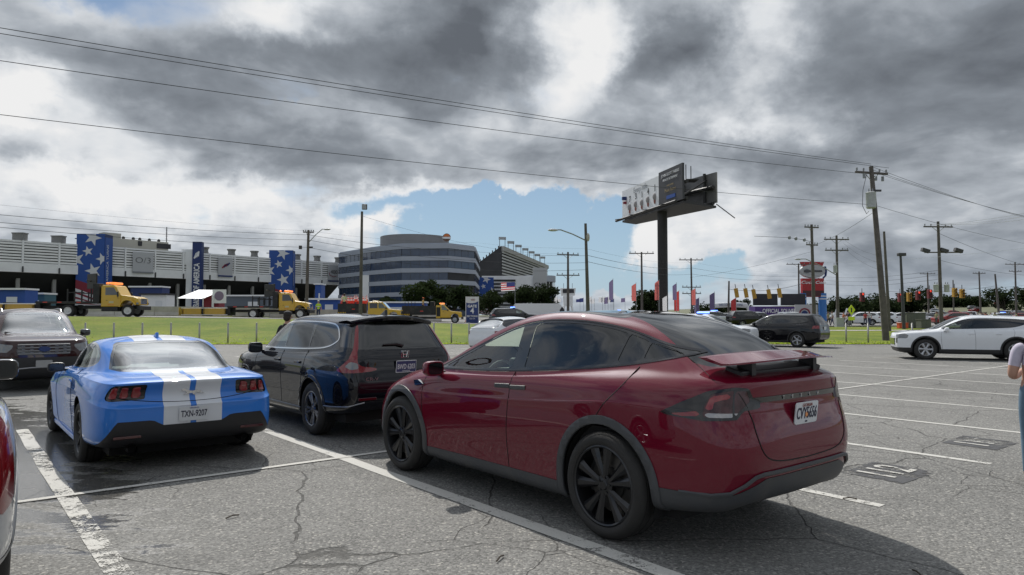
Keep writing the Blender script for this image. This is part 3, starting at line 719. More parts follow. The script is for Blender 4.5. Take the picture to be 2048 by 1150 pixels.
    MB().box((-.2, 0, .5), (2.6, 1.5, .42)).build('cabin_tub', mat('cabin_dark', (.03, .03, .032), .8), root)
    seats(root, (-.12,), SEATB, .36, .5, 1.12); seats(root, (-.9,), SEATB, .3, .55, .98)
    MB().prism([(.9, .7), (.9, .93), (.6, .96), (.42, .9), (.42, .7)], -.7, .7).build('dashboard', BLACK, root, bevel=.02)
    seam(sh, 'panel_gap', [(.72, .94), (.75, .7), (.70, .4), (.60, .24)], root, SEAM)
    seam(sh, 'panel_gap', [(-.52, .99), (-.58, .8), (-.60, .5), (-.66, .24)], root, SEAM)
    e = [sh.back(y, z) for y, z in chaikin([(-.80, .82), (-.62, .765), (-.3, .725), (0, .718), (.3, .725), (.62, .765), (.80, .82)], 2, False)]
    MB().tube(e, .005, 5).build('panel_gap', SEAM, root)
    pc = sh.back(0, .59); plate(root, frame(pc + Vector((-.02, 0, 0)), (0, -1, 0), (-.10, 0, 1)), .305, .155, PLATEW, 'TXN-9207', INK, .098, ((('VIRGINIA'), .024, 0, .06, mat('plate_blue', (.1, .12, .3), .5)),))
    # running-horse style emblem: a low body with legs and a tail
    q = sh.back(0, .815); hb = MB()
    hb.prism([(-.11, .005), (-.05, .022), (.0, .012), (.05, .02), (.085, .045), (.12, .028), (.10, .018), (.075, .012), (.06, -.008), (.10, -.03), (.055, -.018), (.01, -.012), (-.02, -.035), (-.03, -.012), (-.06, -.006), (-.13, -.022), (-.075, .006)], 0, .01, 'z')
    M_ = frame(q + Vector((-.008, 0, 0)), (0, 1, 0), (0, 0, 1)); M_ = frame(q + Vector((-.012, 0, 0)), (0, -1, 0), (0, 0, 1)) @ Matrix.Diagonal((-1, 1, 1, 1))
    hb.v = [tuple(M_ @ Vector(v)) for v in hb.v]; hb.build('emblem', CHROME, root)
    t = sh.top(-.62, 0); MB().prism([(-.70, t.z - .02), (-.54, t.z - .01), (-.62, t.z + .035), (-.685, t.z + .055)], -.018, .018).build('antenna_fin', P, root, bevel=.008)
    rim = mat('dark_alloy', (.05, .05, .052), .3, .8)
    add_wheels(root, 'mustang', (1.36, -1.36), .815, .345, .26, .245, dict(n=10, w=.04, wi=.6, wm=.7, wo=1.1), rim)

# ---- generic sport-utility shell, scaled for each car
def suv_net(sx=1.0, sy=1.0, sz=1.0, hood=0.0, rake=0.0, belt=0.0, roofdrop=0.0, box=0.0, tail=0.0):
    global STN
    STN = [1.35, .70, -.15, -1.0, -1.5]
    net = [
     ring(2.12, .27, -2.22, .38, [.84, .85, .85, .85, .84], [.26, .23, .23, .23, .29]),
     ring(2.20, .33, -2.34, .44, [.905, .88, .875, .885, .91], [.33, .29, .29, .30, .36], cf=(.16, .88), cr=(.13, .90)),
     ring(2.25, .50, -2.385, .60, [.928, .895, .888, .90, .93], [.50, .45, .45, .46, .55], cf=(.18, .87), cr=(.13, .90)),
     ring(2.26, .68, -2.39, .76, [.933, .912, .905, .917, .935], [.70, .70, .70, .72, .76], cf=(.19, .87), cr=(.13, .90)),
     ring(2.25, .84 + hood * .5, -2.36, .92, [.925, .915, .91, .918, .925], [.88 + hood * .4, .89, .90, .91, .94], cf=(.19, .87), cr=(.12, .90)),
     ring(2.21, .94 + hood, -2.345, 1.06, [.885, .89, .888, .892, .89], [.99 + hood * .8, 1.02 + belt, 1.03 + belt, 1.05 + belt, 1.08], cf=(.18, .87), cr=(.11, .90)),
     ring(2.10, .99 + hood, -2.325, 1.13, [.83, .868, .87, .87, .86], [1.04 + hood * .8, 1.06 + belt, 1.07 + belt, 1.09 + belt, 1.12], cf=(.15, .87), cr=(.10, .90)),
     ring(1.62, 1.075 + hood * .8, -2.30, 1.18, [.77, .85, .858, .855, .835], [1.085 + hood * .5, 1.09 + belt, 1.10 + belt, 1.12 + belt, 1.155], [1.2, .70, -.15, -1.0, -1.62], cf=(.08, .86), cr=(.09, .90)),
     ring(1.10, 1.13 + hood * .3, -2.275, 1.235, [.735, .82, .838, .83, .80], [1.115, 1.125 + belt, 1.135 + belt, 1.155 + belt, 1.195], [.98, .66, -.15, -1.0, -1.75], cf=(.04, .82), cr=(.08, .90)),
     ring(.66 - rake, 1.37, -2.15 + tail, 1.42, [.665, .73, .752, .748, .715], [1.345, 1.38, 1.40, 1.40, 1.40], [.58, .38, -.17, -.97, -1.70], cf=(.03, .82), cr=(.07, .89)),
     ring(.26 - rake, 1.565, -2.02 + tail * 1.6, 1.585 - roofdrop, [.585, .63, .652, .648, .615], [1.535, 1.565, 1.595, 1.59 - roofdrop * .4, 1.565 - roofdrop], [.21, .06, -.25, -.92, -1.62], cf=(.02, .82), cr=(.06, .88)),
     ring(.06 - rake, 1.63, -1.90 + tail * 1.6, 1.645 - roofdrop, [.40, .42, .43, .42, .41], [1.62, 1.635, 1.655, 1.65 - roofdrop * .4, 1.635 - roofdrop], [.03, -.06, -.3, -.88, -1.52], cf=(.01, .8), cr=(.03, .86)),
     ring(0 - rake, 1.65, -1.86 + tail * 1.6, 1.662 - roofdrop, [0, 0, 0, 0, 0], [1.65, 1.66, 1.685, 1.68 - roofdrop * .4, 1.665 - roofdrop], [-.02, -.1, -.32, -.86, -1.48], cf=(.01, 1), cr=(.01, 1)),
    ]
    return [[(x * sx, y * sy, z * sz) for x, y, z in r] for r in net]
def suv(root, paint_m, clad_m, rim_m, sx=1, sy=1, sz=1, dlo=None, pill=(-.15, -1.02), wheel=None, trim_m=None, tint=True, clad=(.34, .42, .36), arch=.05, spoiler=True,
        res=(10, 7), net=None, lamp=None, interior=True, mirror_m=None, Rt=.36, ws=(.62, .565), gaps=True, rg=None):
    net = net or suv_net(sx, sy, sz); sh = Shell(net, *res)
    xw = 1.35 * sx; ax = [(xw, Rt + .05, Rt + .01), (-xw, Rt + .05, Rt + .01)]
    arch_cuts(sh, ax, None, arch)
    sh.cut(lambda x, y, z, u, v: np.where(x < -1.4 * sx, z - clad[1], np.where(x > 1.4 * sx, z - clad[2], z - clad[0])), 'cladding')
    dlo = dlo or [(.95, 1.135), (.4, 1.14), (-.15, 1.15), (-1.0, 1.17), (-1.62, 1.205), (-1.86, 1.30), (-1.86, 1.36), (-1.68, 1.53), (-1.3, 1.565), (-.9, 1.575), (-.3, 1.58), (.1, 1.55), (.4, 1.44)]
    dlo = [(a * sx, b * sz) for a, b in chaikin(dlo, 2)]; D = lambda x, z: sdp(x, z, dlo)
    sh.cut(lambda x, y, z, u, v: np.maximum(D(x, z), .4 - y), 'trim')
    sh.cut(lambda x, y, z, u, v: np.maximum(D(x, z) + .016, .4 - y), 'pillar', ('trim',))
    p1, p2 = pill[0] * sx, pill[1] * sx; names = []
    xs = [1.6, p1, p2, -3] if len(pill) == 2 else [1.6, p1, p2, pill[2] * sx, -3]
    for k in range(len(xs) - 1):
        a, b = xs[k] - .022, xs[k + 1] + .022; nm = 'glass%d' % k; names.append(nm)
        sl = .10 if k == 0 else 0; sl2 = .06
        sh.cut(lambda x, y, z, u, v: np.maximum(np.maximum(D(x, z) + .032, np.maximum(x - a - (z / sz - 1.3) * -.0, b - x + (z / sz - 1.3) * .22)), .4 - y), nm, ('pillar',))
    sh.cut(lambda x, y, z, u, v: np.maximum(sdp(y / sy, z / sz, [(-.2, 1.15), (.58, 1.14), (.66, 1.17), (.57, 1.42), (.50, 1.58), (-.2, 1.615)]), -x), 'windshield')
    rg = rg or [(-.2, 1.215), (.66, 1.215), (.72, 1.24), (.60, 1.50), (.55, 1.555), (-.2, 1.575)]
    sh.cut(lambda x, y, z, u, v: np.maximum(sdp(y / sy, z / sz, rg), x + 1.0), 'rear_glass')
    sh.cut(lambda x, y, z, u, v: np.maximum(sdp(x / sx, z / sz, [(-2.6, 1.22), (-1.95, 1.235), (-1.80, 1.54), (-2.6, 1.6)]), sdp(y / sy, z / sz, [(.55, 1.1), (.9, 1.1), (.9, 1.7), (.4, 1.7)])), 'dpillar') if lamp == 'crv' else None
    if lamp == 'crv':
        L = chaikin([(7.72, .93), (7.82, .97), (7.95, 1.03), (8.08, 1.10), (8.08, 1.3), (8.06, 1.52), (8.24, 1.52), (8.29, 1.3), (8.33, 1.10), (8.46, .99), (9.1, .965), (9.1, .925), (8.4, .905), (7.9, .905)], 1)
        sh.cut(lambda x, y, z, u, v: np.maximum(sdp(u * .3, z, [(a * .3, b) for a, b in L]), x + 1.4), 'lamp', ('body', 'dpillar', 'rear_glass'))
        sh.cut(lambda x, y, z, u, v: np.maximum(sdp(u * .3, z, [(8.12 * .3, 1.05), (8.40 * .3, 1.03), (8.46 * .3, .96), (8.2 * .3, .945), (7.98 * .3, .985)]), x + 1.4), 'lamp_clear', ('lamp',))
    elif lamp:
        sh.cut(lambda x, y, z, u, v: np.maximum(sdp(u * .3, z / sz, [(a * .3, b) for a, b in lamp]), x), 'lamp')
    HL = [(1.78, 1.02), (2.12, 1.035), (2.3, .98), (2.25, .86), (1.4, .85), (1.18, .93), (1.15, .99)]
    sh.cut(lambda x, y, z, u, v: np.maximum(sdp(u * .3, z / sz, [(a * .3, b - .06) for a, b in HL]), -x), 'headlamp')
    sh.normals()
    sh.part('body', 'body', paint_m, root); sh.part('cladding', 'cladding', clad_m, root, .003)
    [sh.part('wheel_arch_trim', 'arch_trim', clad_m, root, .010, solid=.025, side=sg, xr=r_) for sg in (1, -1) for r_ in ((-9, 0), (0, 9))]
    sh.part('window_trim', 'trim', trim_m or GLOSSBLK, root, .003); sh.part('pillar_trim', 'pillar', GLOSSBLK, root)
    for k, nm in enumerate(names):
        for sg in (1, -1): sh.part('side_window', nm, GL_CLEAR if (k == 0 or not tint) else GL_TINT, root, -.003, side=sg)
    sh.part('windshield', 'windshield', GL_CLEAR, root, -.002); sh.part('rear_window', 'rear_glass', GL_TINT if tint else GL_CLEAR, root, -.002)
    [sh.part('rear_pillar', 'dpillar', GLOSSBLK, root, 0, side=sg) for sg in (1, -1)]
    for sg in (1, -1):
        o = sh.part('taillight', 'lamp', RED_LENS, root, .006, side=sg)
        if o: sh.part('lens', 'lamp_clear', CLEAR, o, .008, side=sg)
        sh.part('headlight', 'headlamp', CLEAR, root, .004, side=sg)
        mirror(root, sg, (.72 * sx, .935 * sy + .05, 1.14 * sz), mirror_m or paint_m, (.13, .22, .17))
        for x in (-.05, -.85):
            MB().box((x * sx, sg * (sh.side(x * sx, .985 * sz).y + .012), .985 * sz), (.19, .03, .035)).build('door_handle', mirror_m or paint_m, root, bevel=.01)
    wells(root, ax, .86 * sy); mid_floor(root, -2.1 * sx, 2.0 * sx, 1.5 * sy, .30)
    if interior:
        MB().box((-.3 * sx, 0, .62), (3.3 * sx, 1.55 * sy, .5)).build('cabin_tub', mat('cabin_dark', (.03, .03, .032), .8), root)
        seats(root, (.1 * sx, -.85 * sx), SEATB, .38, .72, 1.28 * sz)
        MB().prism([(1.0 * sx, .85), (1.0 * sx, 1.06), (.7 * sx, 1.10), (.5 * sx, 1.02), (.5 * sx, .85)], -.72, .72).build('dashboard', BLACK, root, bevel=.02)
    if gaps:
        seam(sh, 'panel_gap', [(.86 * sx, 1.10 * sz), (.88 * sx, .8), (.83 * sx, .34)], root, SEAM)
        seam(sh, 'panel_gap', [(p1 - .03, 1.13 * sz), (p1 - .05, .8), (p1 - .05, .32)], root, SEAM)
        seam(sh, 'panel_gap', [(p2 - .05, 1.16 * sz), (p2 - .08, 1.0), (p2 + .02, .78), (p2 + .08, .5)], root, SEAM)
    if wheel: add_wheels(root, wheel['key'], (xw, -xw), .80 * sy, Rt, .23, wheel.get('Rr', Rt * .66), wheel['style'], rim_m)
    return sh
def crv(root):
    P = paint('black_blue_paint', (.002, .0025, .006), .2, .0, .25)
    sh = suv(root, P, P, mat('machined_alloy', (.16, .165, .18), .25, .9), lamp='crv', trim_m=CHROME, wheel=dict(key='crv', style=dict(n=5, pair=.17, w=.045, wi=.6, wm=.8, wo=1.2), Rr=.245),
             pill=(-.15, -1.02), clad=(.36, .40, .38), mirror_m=P, net=suv_net(1, 1, 1.0), Rt=.365, res=(12, 9), rg=[(-.2, 1.20), (.68, 1.205), (.735, 1.23), (.61, 1.50), (.565, 1.575), (-.2, 1.60)])
    # roof spoiler
    n = 24; vs = []
    for j, (dx, dz) in enumerate(((.32, -.004), (.0, .018), (-.12, .006), (-.135, -.012), (-.11, -.055), (.05, -.05))):
        for i in range(n + 1):
            y = -.64 + 1.28 * i / n; k = abs(y / .64) ** 3; t = 1.665 - .075 * (y / .64) ** 2
            vs.append((-1.97 + dx * (1 - .1 * k) + .10 * k, y, t + dz - .02))
    fs = [(j * (n + 1) + i, j * (n + 1) + i + 1, (j + 1) * (n + 1) + i + 1, (j + 1) * (n + 1) + i) for j in range(5) for i in range(n)]
    MB().add(vs, fs).build('roof_spoiler', P, root, smooth=True)
    t = sh.top(-1.70, 0); MB().prism([(-1.82, t.z - .02), (-1.62, t.z - .01), (-1.72, t.z + .03), (-1.81, t.z + .075)], -.02, .02).build('antenna_fin', P, root, bevel=.008)
    pc = sh.back(0, .965); plate(root, frame(pc + Vector((-.02, 0, 0)), (0, -1, 0), (-.1, 0, 1)), .305, .155, mat('plate_navy', (.03, .04, .12), .4), 'BWD 6203', PLATEW, .095, (('TENNESSEE', .024, 0, -.06, PLATEW),))
    fr_ = MB(); Mp = frame(pc + Vector((-.021, 0, 0)), (0, -1, 0), (-.1, 0, 1)); lp = [(-.152, -.077, 0), (.152, -.077, 0), (.152, .077, 0), (-.152, .077, 0), (-.152, -.077, 0)]
    fr_.tube([Mp @ Vector(q) for q in lp], .006, 5).build('plate_frame', PLATEW, root)
    q = sh.back(0, 1.125); M_ = frame(q + Vector((-.014, 0, 0)), (0, -1, 0), (-.1, 0, 1)); h = MB()
    h.tube([M_ @ Vector((a, b, 0)) for a, b in [(-.05, -.045), (-.06, .045), (.06, .045), (.05, -.045), (-.05, -.045)]], .005, 5)
    for s_ in (1, -1): h.tube([M_ @ Vector((s_ * .038, .035, 0)), M_ @ Vector((s_ * .022, -.035, 0))], .008, 5)
    h.tube([M_ @ Vector((-.03, 0, 0)), M_ @ Vector((.03, 0, 0))], .007, 5).build('emblem', CHROME, root)
    c = sh.back(.52, .82); text('CR-V', .06, mat('dim_chrome', (.30, .30, .31), .3, .8), 'lettering', root, frame(c + Vector((-.012, 0, 0)), (0, -1, 0), (0, 0, 1)), .003, sx=1.4)
    wp = [sh.back(y, z) + Vector((-.02, 0, 0)) for y, z in ((0, 1.245), (.1, 1.27), (.30, 1.262))]; MB().tube(wp, [.022, .02, .010], 6).build('rear_wiper', BLACK, root)
    for sg in (1, -1):
        c = sh.back(sg * .58, .565); MB().box((c.x, sg * .58, .565), (.02, .26, .035)).build('reflector', DKRED_LENS, root, bevel=.004)
        MB().tube([sh.side(x, .345, sg) + Vector((0, sg * .006, 0)) for x in np.linspace(.9, -.95, 12)], .012, 6).build('sill_trim', MATS['dim_chrome'] if 'dim_chrome' in MATS else mat('dim_chrome', (.30, .30, .31), .3, .8), root, smooth=True)
        e = [sh.side(x, z, sg) + Vector((0, sg * .004, 0)) for x, z in ((-1.78, .45), (-1.95, .45), (-2.08, .46))] + [sh.back(sg * y, z) + Vector((-.006, 0, 0)) for y, z in ((.80, .47), (.70, .505), (.62, .52))]
        MB().tube(e, .010, 6).build('bumper_trim', MATS['dim_chrome'], root, smooth=True)
    for yy in (.0,):
        e = [sh.back(y, z) for y, z in chaikin([(-.74, 1.0), (-.72, .8), (-.66, .68), (0, .665), (.66, .68), (.72, .8), (.74, 1.0)], 2, False)]; MB().tube(e, .005, 5).build('panel_gap', SEAM, root)

# ------------------------------------------------------------ the ground
def sstep(a, b, x): t = np.clip((x - a) / (b - a), 0, 1); return t * t * (3 - 2 * t)
CREST_X = [-80, -33, -22, -8, 4, 14, 200]; CREST_Z = [1.7, 1.52, 1.30, .84, .50, .32, .32]; CREST_Y = [50, 55, 65, 69.5, 73, 75, 90]
LOT_Y = 39.6
def terr(X, Y):
    """height of the land: flat lot, bank up to the road, rise far off to the right"""
    X = np.asarray(X, float); Y = np.asarray(Y, float)
    cz = np.interp(X, CREST_X, CREST_Z); cy = np.interp(X, CREST_X, CREST_Y)
    h = cz * sstep(LOT_Y, cy - 1.0, Y)
    h = h + 8.5 * sstep(150, 420, Y) * sstep(90, 230, X) + .6 * sstep(120, 260, Y) * sstep(10, 60, X)
    return h
def tz(x, y): return float(terr(x, y))
def sheet(name, xs, ys, m, dz=0.0, ycut=None):
    xs, ys = np.array(xs, float), np.array(ys, float); V = []; F = []
    for y in ys:
        for x in xs: V.append((x, y, tz(x, y) + dz))
    n = len(xs)
    for j in range(len(ys) - 1):
        for i in range(n - 1): F.append((j * n + i, j * n + i + 1, (j + 1) * n + i + 1, (j + 1) * n + i))
    if name == 'grass_verge':
        V = [(x, y + (random.uniform(-.35, .12) if k < n else 0), z) for k, (x, y, z) in enumerate(V)]
    return tag(MB().add(V, F).build(name, m, smooth=True), kind='structure')
def asphalt():
    m = bpy.data.materials.new('worn_asphalt'); m.use_nodes = True; T = NT(m.node_tree); b = T.n['Principled BSDF']
    o = T.node('ShaderNodeTexCoord').outputs['Object']; x, y, z = T.sep(o)
    big = T.noise(o, .22, 5, .6); mid = T.noise(o, 1.6, 5, .6); grit = T.noise(o, 38, 3, .7); stone = T.vor(o, 62, out=1)
    st = T.sep(stone)[0]
    k = T.m('ADD', T.m('ADD', T.mr(big, .3, .7, .84, 1.14, False), T.mr(mid, .3, .7, -.09, .09, False)), T.m('ADD', T.mr(grit, .25, .75, -.42, .42, False), T.mr(st, .0, 1, -.36, .38, False)))
    c = T.vm('SCALE', (.160, .158, .149), scale=k)
    # brighter chips of stone
    c = T.mix(T.mr(st, .93, .97, 0, .7), c, (.36, .345, .31))
    # cracks, two sizes, broken up
    wv = T.vm('ADD', o, T.vm('SCALE', T.vm('SUBTRACT', T.n.new('ShaderNodeTexNoise').outputs['Color'], (.5, .5, .5)), scale=.0))
    wn = T.node('ShaderNodeTexNoise'); T.setin(wn, 'Vector', o); wn.inputs['Scale'].default_value = 1.7; wn.inputs['Detail'].default_value = 6
    wv = T.vm('ADD', o, T.vm('SCALE', T.vm('SUBTRACT', wn.outputs['Color'], (.5, .5, .5)), scale=.26))
    c1 = T.vor(wv, .33, 'DISTANCE_TO_EDGE'); c2 = T.vor(wv, 1.35, 'DISTANCE_TO_EDGE')
    f1 = T.mr(c1, .0010, .0036, 1, 0); f2 = T.m('MULTIPLY', T.mr(c2, .002, .011, .8, 0), T.mr(T.noise(o, .32, 3, .5), .46, .60))
    crack = T.m('MAXIMUM', T.m('MULTIPLY', f1, T.mr(mid, .33, .45)), f2)
    c = T.mix(T.m('MULTIPLY', crack, .65), c, (.035, .033, .03))
    # old oil and tyre marks
    oil = T.m('MULTIPLY', T.mr(T.noise(o, .75, 6, .65), .54, .80), .40); c = T.mix(oil, c, (.07, .068, .066))
    # water run out beside the coupe, drying in streaks
    bp = T.comb(T.m('DIVIDE', T.m('SUBTRACT', T.vm('DOT_PRODUCT', o, (.777, .63, 0)), .35), 1.5), T.m('DIVIDE', T.m('SUBTRACT', T.vm('DOT_PRODUCT', o, (-.63, .777, 0)), 11.5), 6.0), 0)
    q = T.vm('SCALE', bp, scale=.75); q2 = T.vm('MULTIPLY', T.vm('SUBTRACT', o, (-4.1, 6.7, 0)), (.85, 1.1, 1))
    streak = T.noise(T.vm('MULTIPLY', o, (1.0, 2.6, 1)), 1.1, 7, .70)
    wet = T.m('MAXIMUM', T.mr(T.m('ADD', T.vm('LENGTH', q), T.m('MULTIPLY', T.m('SUBTRACT', streak, .5), 2.1)), .55, .74, 1, 0), T.mr(T.m('ADD', T.vm('LENGTH', q2), T.m('MULTIPLY', T.m('SUBTRACT', streak, .5), 1.2)), .42, .62, 1, 0))
    c = T.mix(T.m('MULTIPLY', wet, .62), c, (.06, .058, .055))
    T.setin(b, 'Base Color', c); T.setin(b, 'Roughness', T.mr(T.m('MULTIPLY', wet, T.mr(grit, .3, .7, .8, 1, False)), 0, 1, .88, .06, False)); b.inputs['Specular IOR Level'].default_value = .4
    bn = T.node('ShaderNodeBump'); bn.inputs['Distance'].default_value = .006; T.setin(bn, 'Strength', T.m('SUBTRACT', .9, T.m('MULTIPLY', wet, .80)))
    T.setin(bn, 'Height', T.m('SUBTRACT', T.m('ADD', T.m('MULTIPLY', grit, .6), T.m('MULTIPLY', T.vor(o, 62), -.8)), T.m('MULTIPLY', crack, 2.5))); T.l.new(bn.outputs[0], b.inputs['Normal'])
    return m
def grass_mat():
    m = bpy.data.materials.new('mown_grass'); m.use_nodes = True; T = NT(m.node_tree); b = T.n['Principled BSDF']
    o = T.node('ShaderNodeTexCoord').outputs['Object']
    n1 = T.noise(o, .18, 4, .6); n2 = T.noise(o, 1.3, 6, .65); n3 = T.noise(T.vm('MULTIPLY', o, (1, .5, 1)), 9, 5, .7)
    c = T.mix(T.mr(n1, .35, .68), (.095, .145, .014), (.185, .215, .024)); c = T.mix(T.mr(n2, .46, .72, 0, .55), c, (.23, .20, .06)); c = T.mix(T.mr(n3, .35, .62, .5, 0), c, (.055, .085, .008))
    gy = T.sep(o)[1]; dry = T.m('MULTIPLY', T.mr(T.m('ADD', gy, T.m('MULTIPLY', n2, 1.2)), 40.0, 41.0, .8, 0), T.mr(n3, .3, .6)); c = T.mix(dry, c, (.26, .22, .13))
    T.setin(b, 'Base Color', c); b.inputs['Roughness'].default_value = .9; b.inputs['Specular IOR Level'].default_value = .15
    bn = T.node('ShaderNodeBump'); bn.inputs['Strength'].default_value = .8; bn.inputs['Distance'].default_value = .05; T.setin(bn, 'Height', n3); T.l.new(bn.outputs[0], b.inputs['Normal'])
    return m
def line_paint(name, wear, c0=(.50, .49, .455), c1=(.30, .295, .275), soft=.07):
    m = bpy.data.materials.new(name); m.use_nodes = True; T = NT(m.node_tree); b = T.n['Principled BSDF']
    o = T.node('ShaderNodeTexCoord').outputs['Object']
    n = T.noise(o, 5.5, 8, .7); f = T.noise(o, 70, 3, .7); g = T.noise(o, .6, 3, .5)
    c = T.mix(T.mr(f, .3, .7, 0, .35), c0, c1); T.setin(b, 'Base Color', c); b.inputs['Roughness'].default_value = .85
    tr = T.node('ShaderNodeBsdfTransparent'); mx = T.node('ShaderNodeMixShader'); out = T.n['Material Output']
    a = T.mr(T.m('ADD', T.m('ADD', n, T.m('MULTIPLY', T.m('SUBTRACT', f, .5), .55)), T.m('MULTIPLY', T.m('SUBTRACT', g, .5), .8)), wear, wear + soft)
    T.l.new(a, mx.inputs[0]); T.l.new(tr.outputs[0], mx.inputs[2]); T.l.new(b.outputs[0], mx.inputs[1]); T.l.new(mx.outputs[0], out.inputs[0])
    return m
ASPH, GRASS = asphalt(), grass_mat()
ROADM = mat('road_asphalt', (.19, .188, .18), .9, var=.15, vscale=.8, bump=.2, bscale=40)
FARG = mat('far_ground', (.11, .115, .065), .95, var=.4, vscale=.05)
xs = sorted(set(list(np.linspace(-90, 90, 46)) + [-4000, -2000, -1000, -500, -250, -150, 150, 200, 250, 350, 500, 1000, 2000, 4000]))
sheet('ground', xs, [-600, -100, 0, 30, 39.6, 45, 50, 55, 60, 66, 72, 80, 100, 130, 160, 200, 250, 300, 350, 400, 450, 500, 700, 1200, 2500, 6000], FARG, -.05)
lot = MB().add([(-140, -80, 0), (160, -80, 0), (160, LOT_Y, 0), (-140, LOT_Y, 0)], [(0, 1, 2, 3)]).build('parking_lot', ASPH); tag(lot, kind='structure')
sheet('grass_verge', np.linspace(-80, 120, 401), np.linspace(LOT_Y - .05, 78, 34), GRASS, .02)
def ribbon(name, pts, w, m, dz):
    V = []; n = len(pts); F = []
    for i, (x, y) in enumerate(pts):
        a, b = pts[max(i - 1, 0)], pts[min(i + 1, n - 1)]; t = Vector((b[0] - a[0], b[1] - a[1], 0)).normalized(); s_ = Vector((-t.y, t.x, 0)) * w / 2
        for q in (Vector((x, y, 0)) + s_, Vector((x, y, 0)) - s_): V.append((q.x, q.y, tz(q.x, q.y) + dz))
    F = [(2 * i, 2 * i + 1, 2 * i + 3, 2 * i + 2) for i in range(n - 1)]
    return tag(MB().add(V, F).build(name, m, smooth=True), kind='structure')
ROAD_XY = [(-120, 48), (-80, 53), (-45, 56.5), (-33, 59.5), (-22, 69.5), (-8, 74), (4, 78), (14, 81), (40, 88), (70, 96), (120, 110)]
ROAD_C = chaikin(ROAD_XY, 2, False)
ribbon('road', ROAD_C, 9.5, ROADM, .045)
sheet('far_paving', np.linspace(-60, 160, 60), [86, 95, 105, 120, 140, 160, 190, 230, 280], mat('far_asphalt', (.17, .165, .155), .9, var=.12, vscale=.3), .03)
ribbon('sidewalk', [(16, 62), (30, 63), (50, 65), (80, 70)], 1.6, CONC, .05)
# parking bays: p runs across the bays, q along them
PX, PY, QX, QY = .777, .63, -.63, .777
def pq(p, q, z=0.0): return Vector((p * PX + q * QX, p * PY + q * QY, z))
LP, LPW = line_paint('bay_line_paint', .60), line_paint('worn_line_paint', .50)
def stripe(p0, q0, p1, q1, w, m, z=.005):
    a, b = pq(p0, q0), pq(p1, q1); t = (b - a).normalized(); s_ = Vector((-t.y, t.x, 0)) * w / 2; n = 12; V = []
    for k in range(n + 1):
        c = a + (b - a) * k / n; j = random.uniform(-.006, .006)
        V += [tuple(c + s_ + Vector((j, j, z))), tuple(c - s_ + Vector((j, j, z)))]
    return tag(MB().add(V, [(2 * k, 2 * k + 1, 2 * k + 3, 2 * k + 2) for k in range(n)]).build('parking_line', m), kind='structure')
for k in range(-4, 12):
    stripe(.91 + 2.73 * k, 2.75, .91 + 2.73 * k, 12.4, .15 if k in (0, 1) else .11, LPW if k == 0 else LP)
    stripe(.91 + 2.73 * k, 19.6, .91 + 2.73 * k, 29.0, .11, LPW)
stripe(-10, 7.62, 34, 7.62, .085, LP, .009); stripe(-10, 24.3, 34, 24.3, .085, LPW, .009)
PATCH = line_paint('blacked_out_patch', .50, (.055, .056, .06), (.085, .085, .088), .12)
for (c, s_) in ((pq(7.78, 3.3), '112'), (pq(10.5, 3.3), '111')):
    b = MB(); b.add([tuple(c + pq(a, d, .005)) for a, d in ((-.42, -.32), (.40, -.34), (.43, .33), (-.40, .30))], [(0, 1, 2, 3)])
    o = tag(b.build('bay_number', PATCH), kind='structure')
    text(s_, .55, line_paint('number_paint' + s_, .56), 'lettering', o, frame(c + Vector((0, 0, .011)), (PX, PY, 0), (QX, QY, 0)), .0, sx=.8, offset=.008)
# twigs and bits on the asphalt
tw = MB()
for px, py in ((465, 1036), (1000, 1120), (1700, 1000), (1835, 1150)):
    g_ = gnd(px, py); a = random.uniform(0, 3); tw = MB().tube([g_ + Vector((-.06 * math.cos(a), -.06 * math.sin(a), .012)), g_ + Vector((0, .01, .02)), g_ + Vector((.06 * math.cos(a), .06 * math.sin(a), .012))], .006, 5)
    tag(tw.build('twig', mat('twig_bark', (.04, .03, .02), .9)), 'short dark twig lying on the sunlit asphalt', 'twig', 'twigs on the asphalt')
def blade_mat():
    m = bpy.data.materials.new('grass_blade'); m.use_nodes = True; T = NT(m.node_tree); b = T.n['Principled BSDF']; b.inputs['Base Color'].default_value = (.17, .23, .03, 1); b.inputs['Roughness'].default_value = .8
    tr = T.node('ShaderNodeBsdfTranslucent'); tr.inputs[0].default_value = (.30, .40, .04, 1); mx = T.node('ShaderNodeMixShader'); mx.inputs[0].default_value = .65; T.l.new(b.outputs[0], mx.inputs[1]); T.l.new(tr.outputs[0], mx.inputs[2]); T.l.new(mx.outputs[0], T.n['Material Output'].inputs[0]); return m
# ragged turf: short blades standing in the verge, too many to count
rg_ = random.Random(3); gb = MB()
for i in range(6000):
    x = rg_.uniform(-34, 34); y = LOT_Y + abs(rg_.gauss(0, 1)) * (.35 if i < 4200 else 3); z = tz(x, y) + .02; a = rg_.uniform(0, 3.14); h = rg_.uniform(.04, .10); w = rg_.uniform(.03, .06)
    dx, dy = w * math.cos(a), w * math.sin(a); gb.add([(x - dx, y - dy, z), (x + dx, y + dy, z), (x + rg_.uniform(-.05, .05), y + rg_.uniform(-.05, .05), z + h)], [(0, 1, 2)])
tag(gb.build('grass_blades', blade_mat()), 'short green turf growing on the verge', 'grass', kind='stuff')
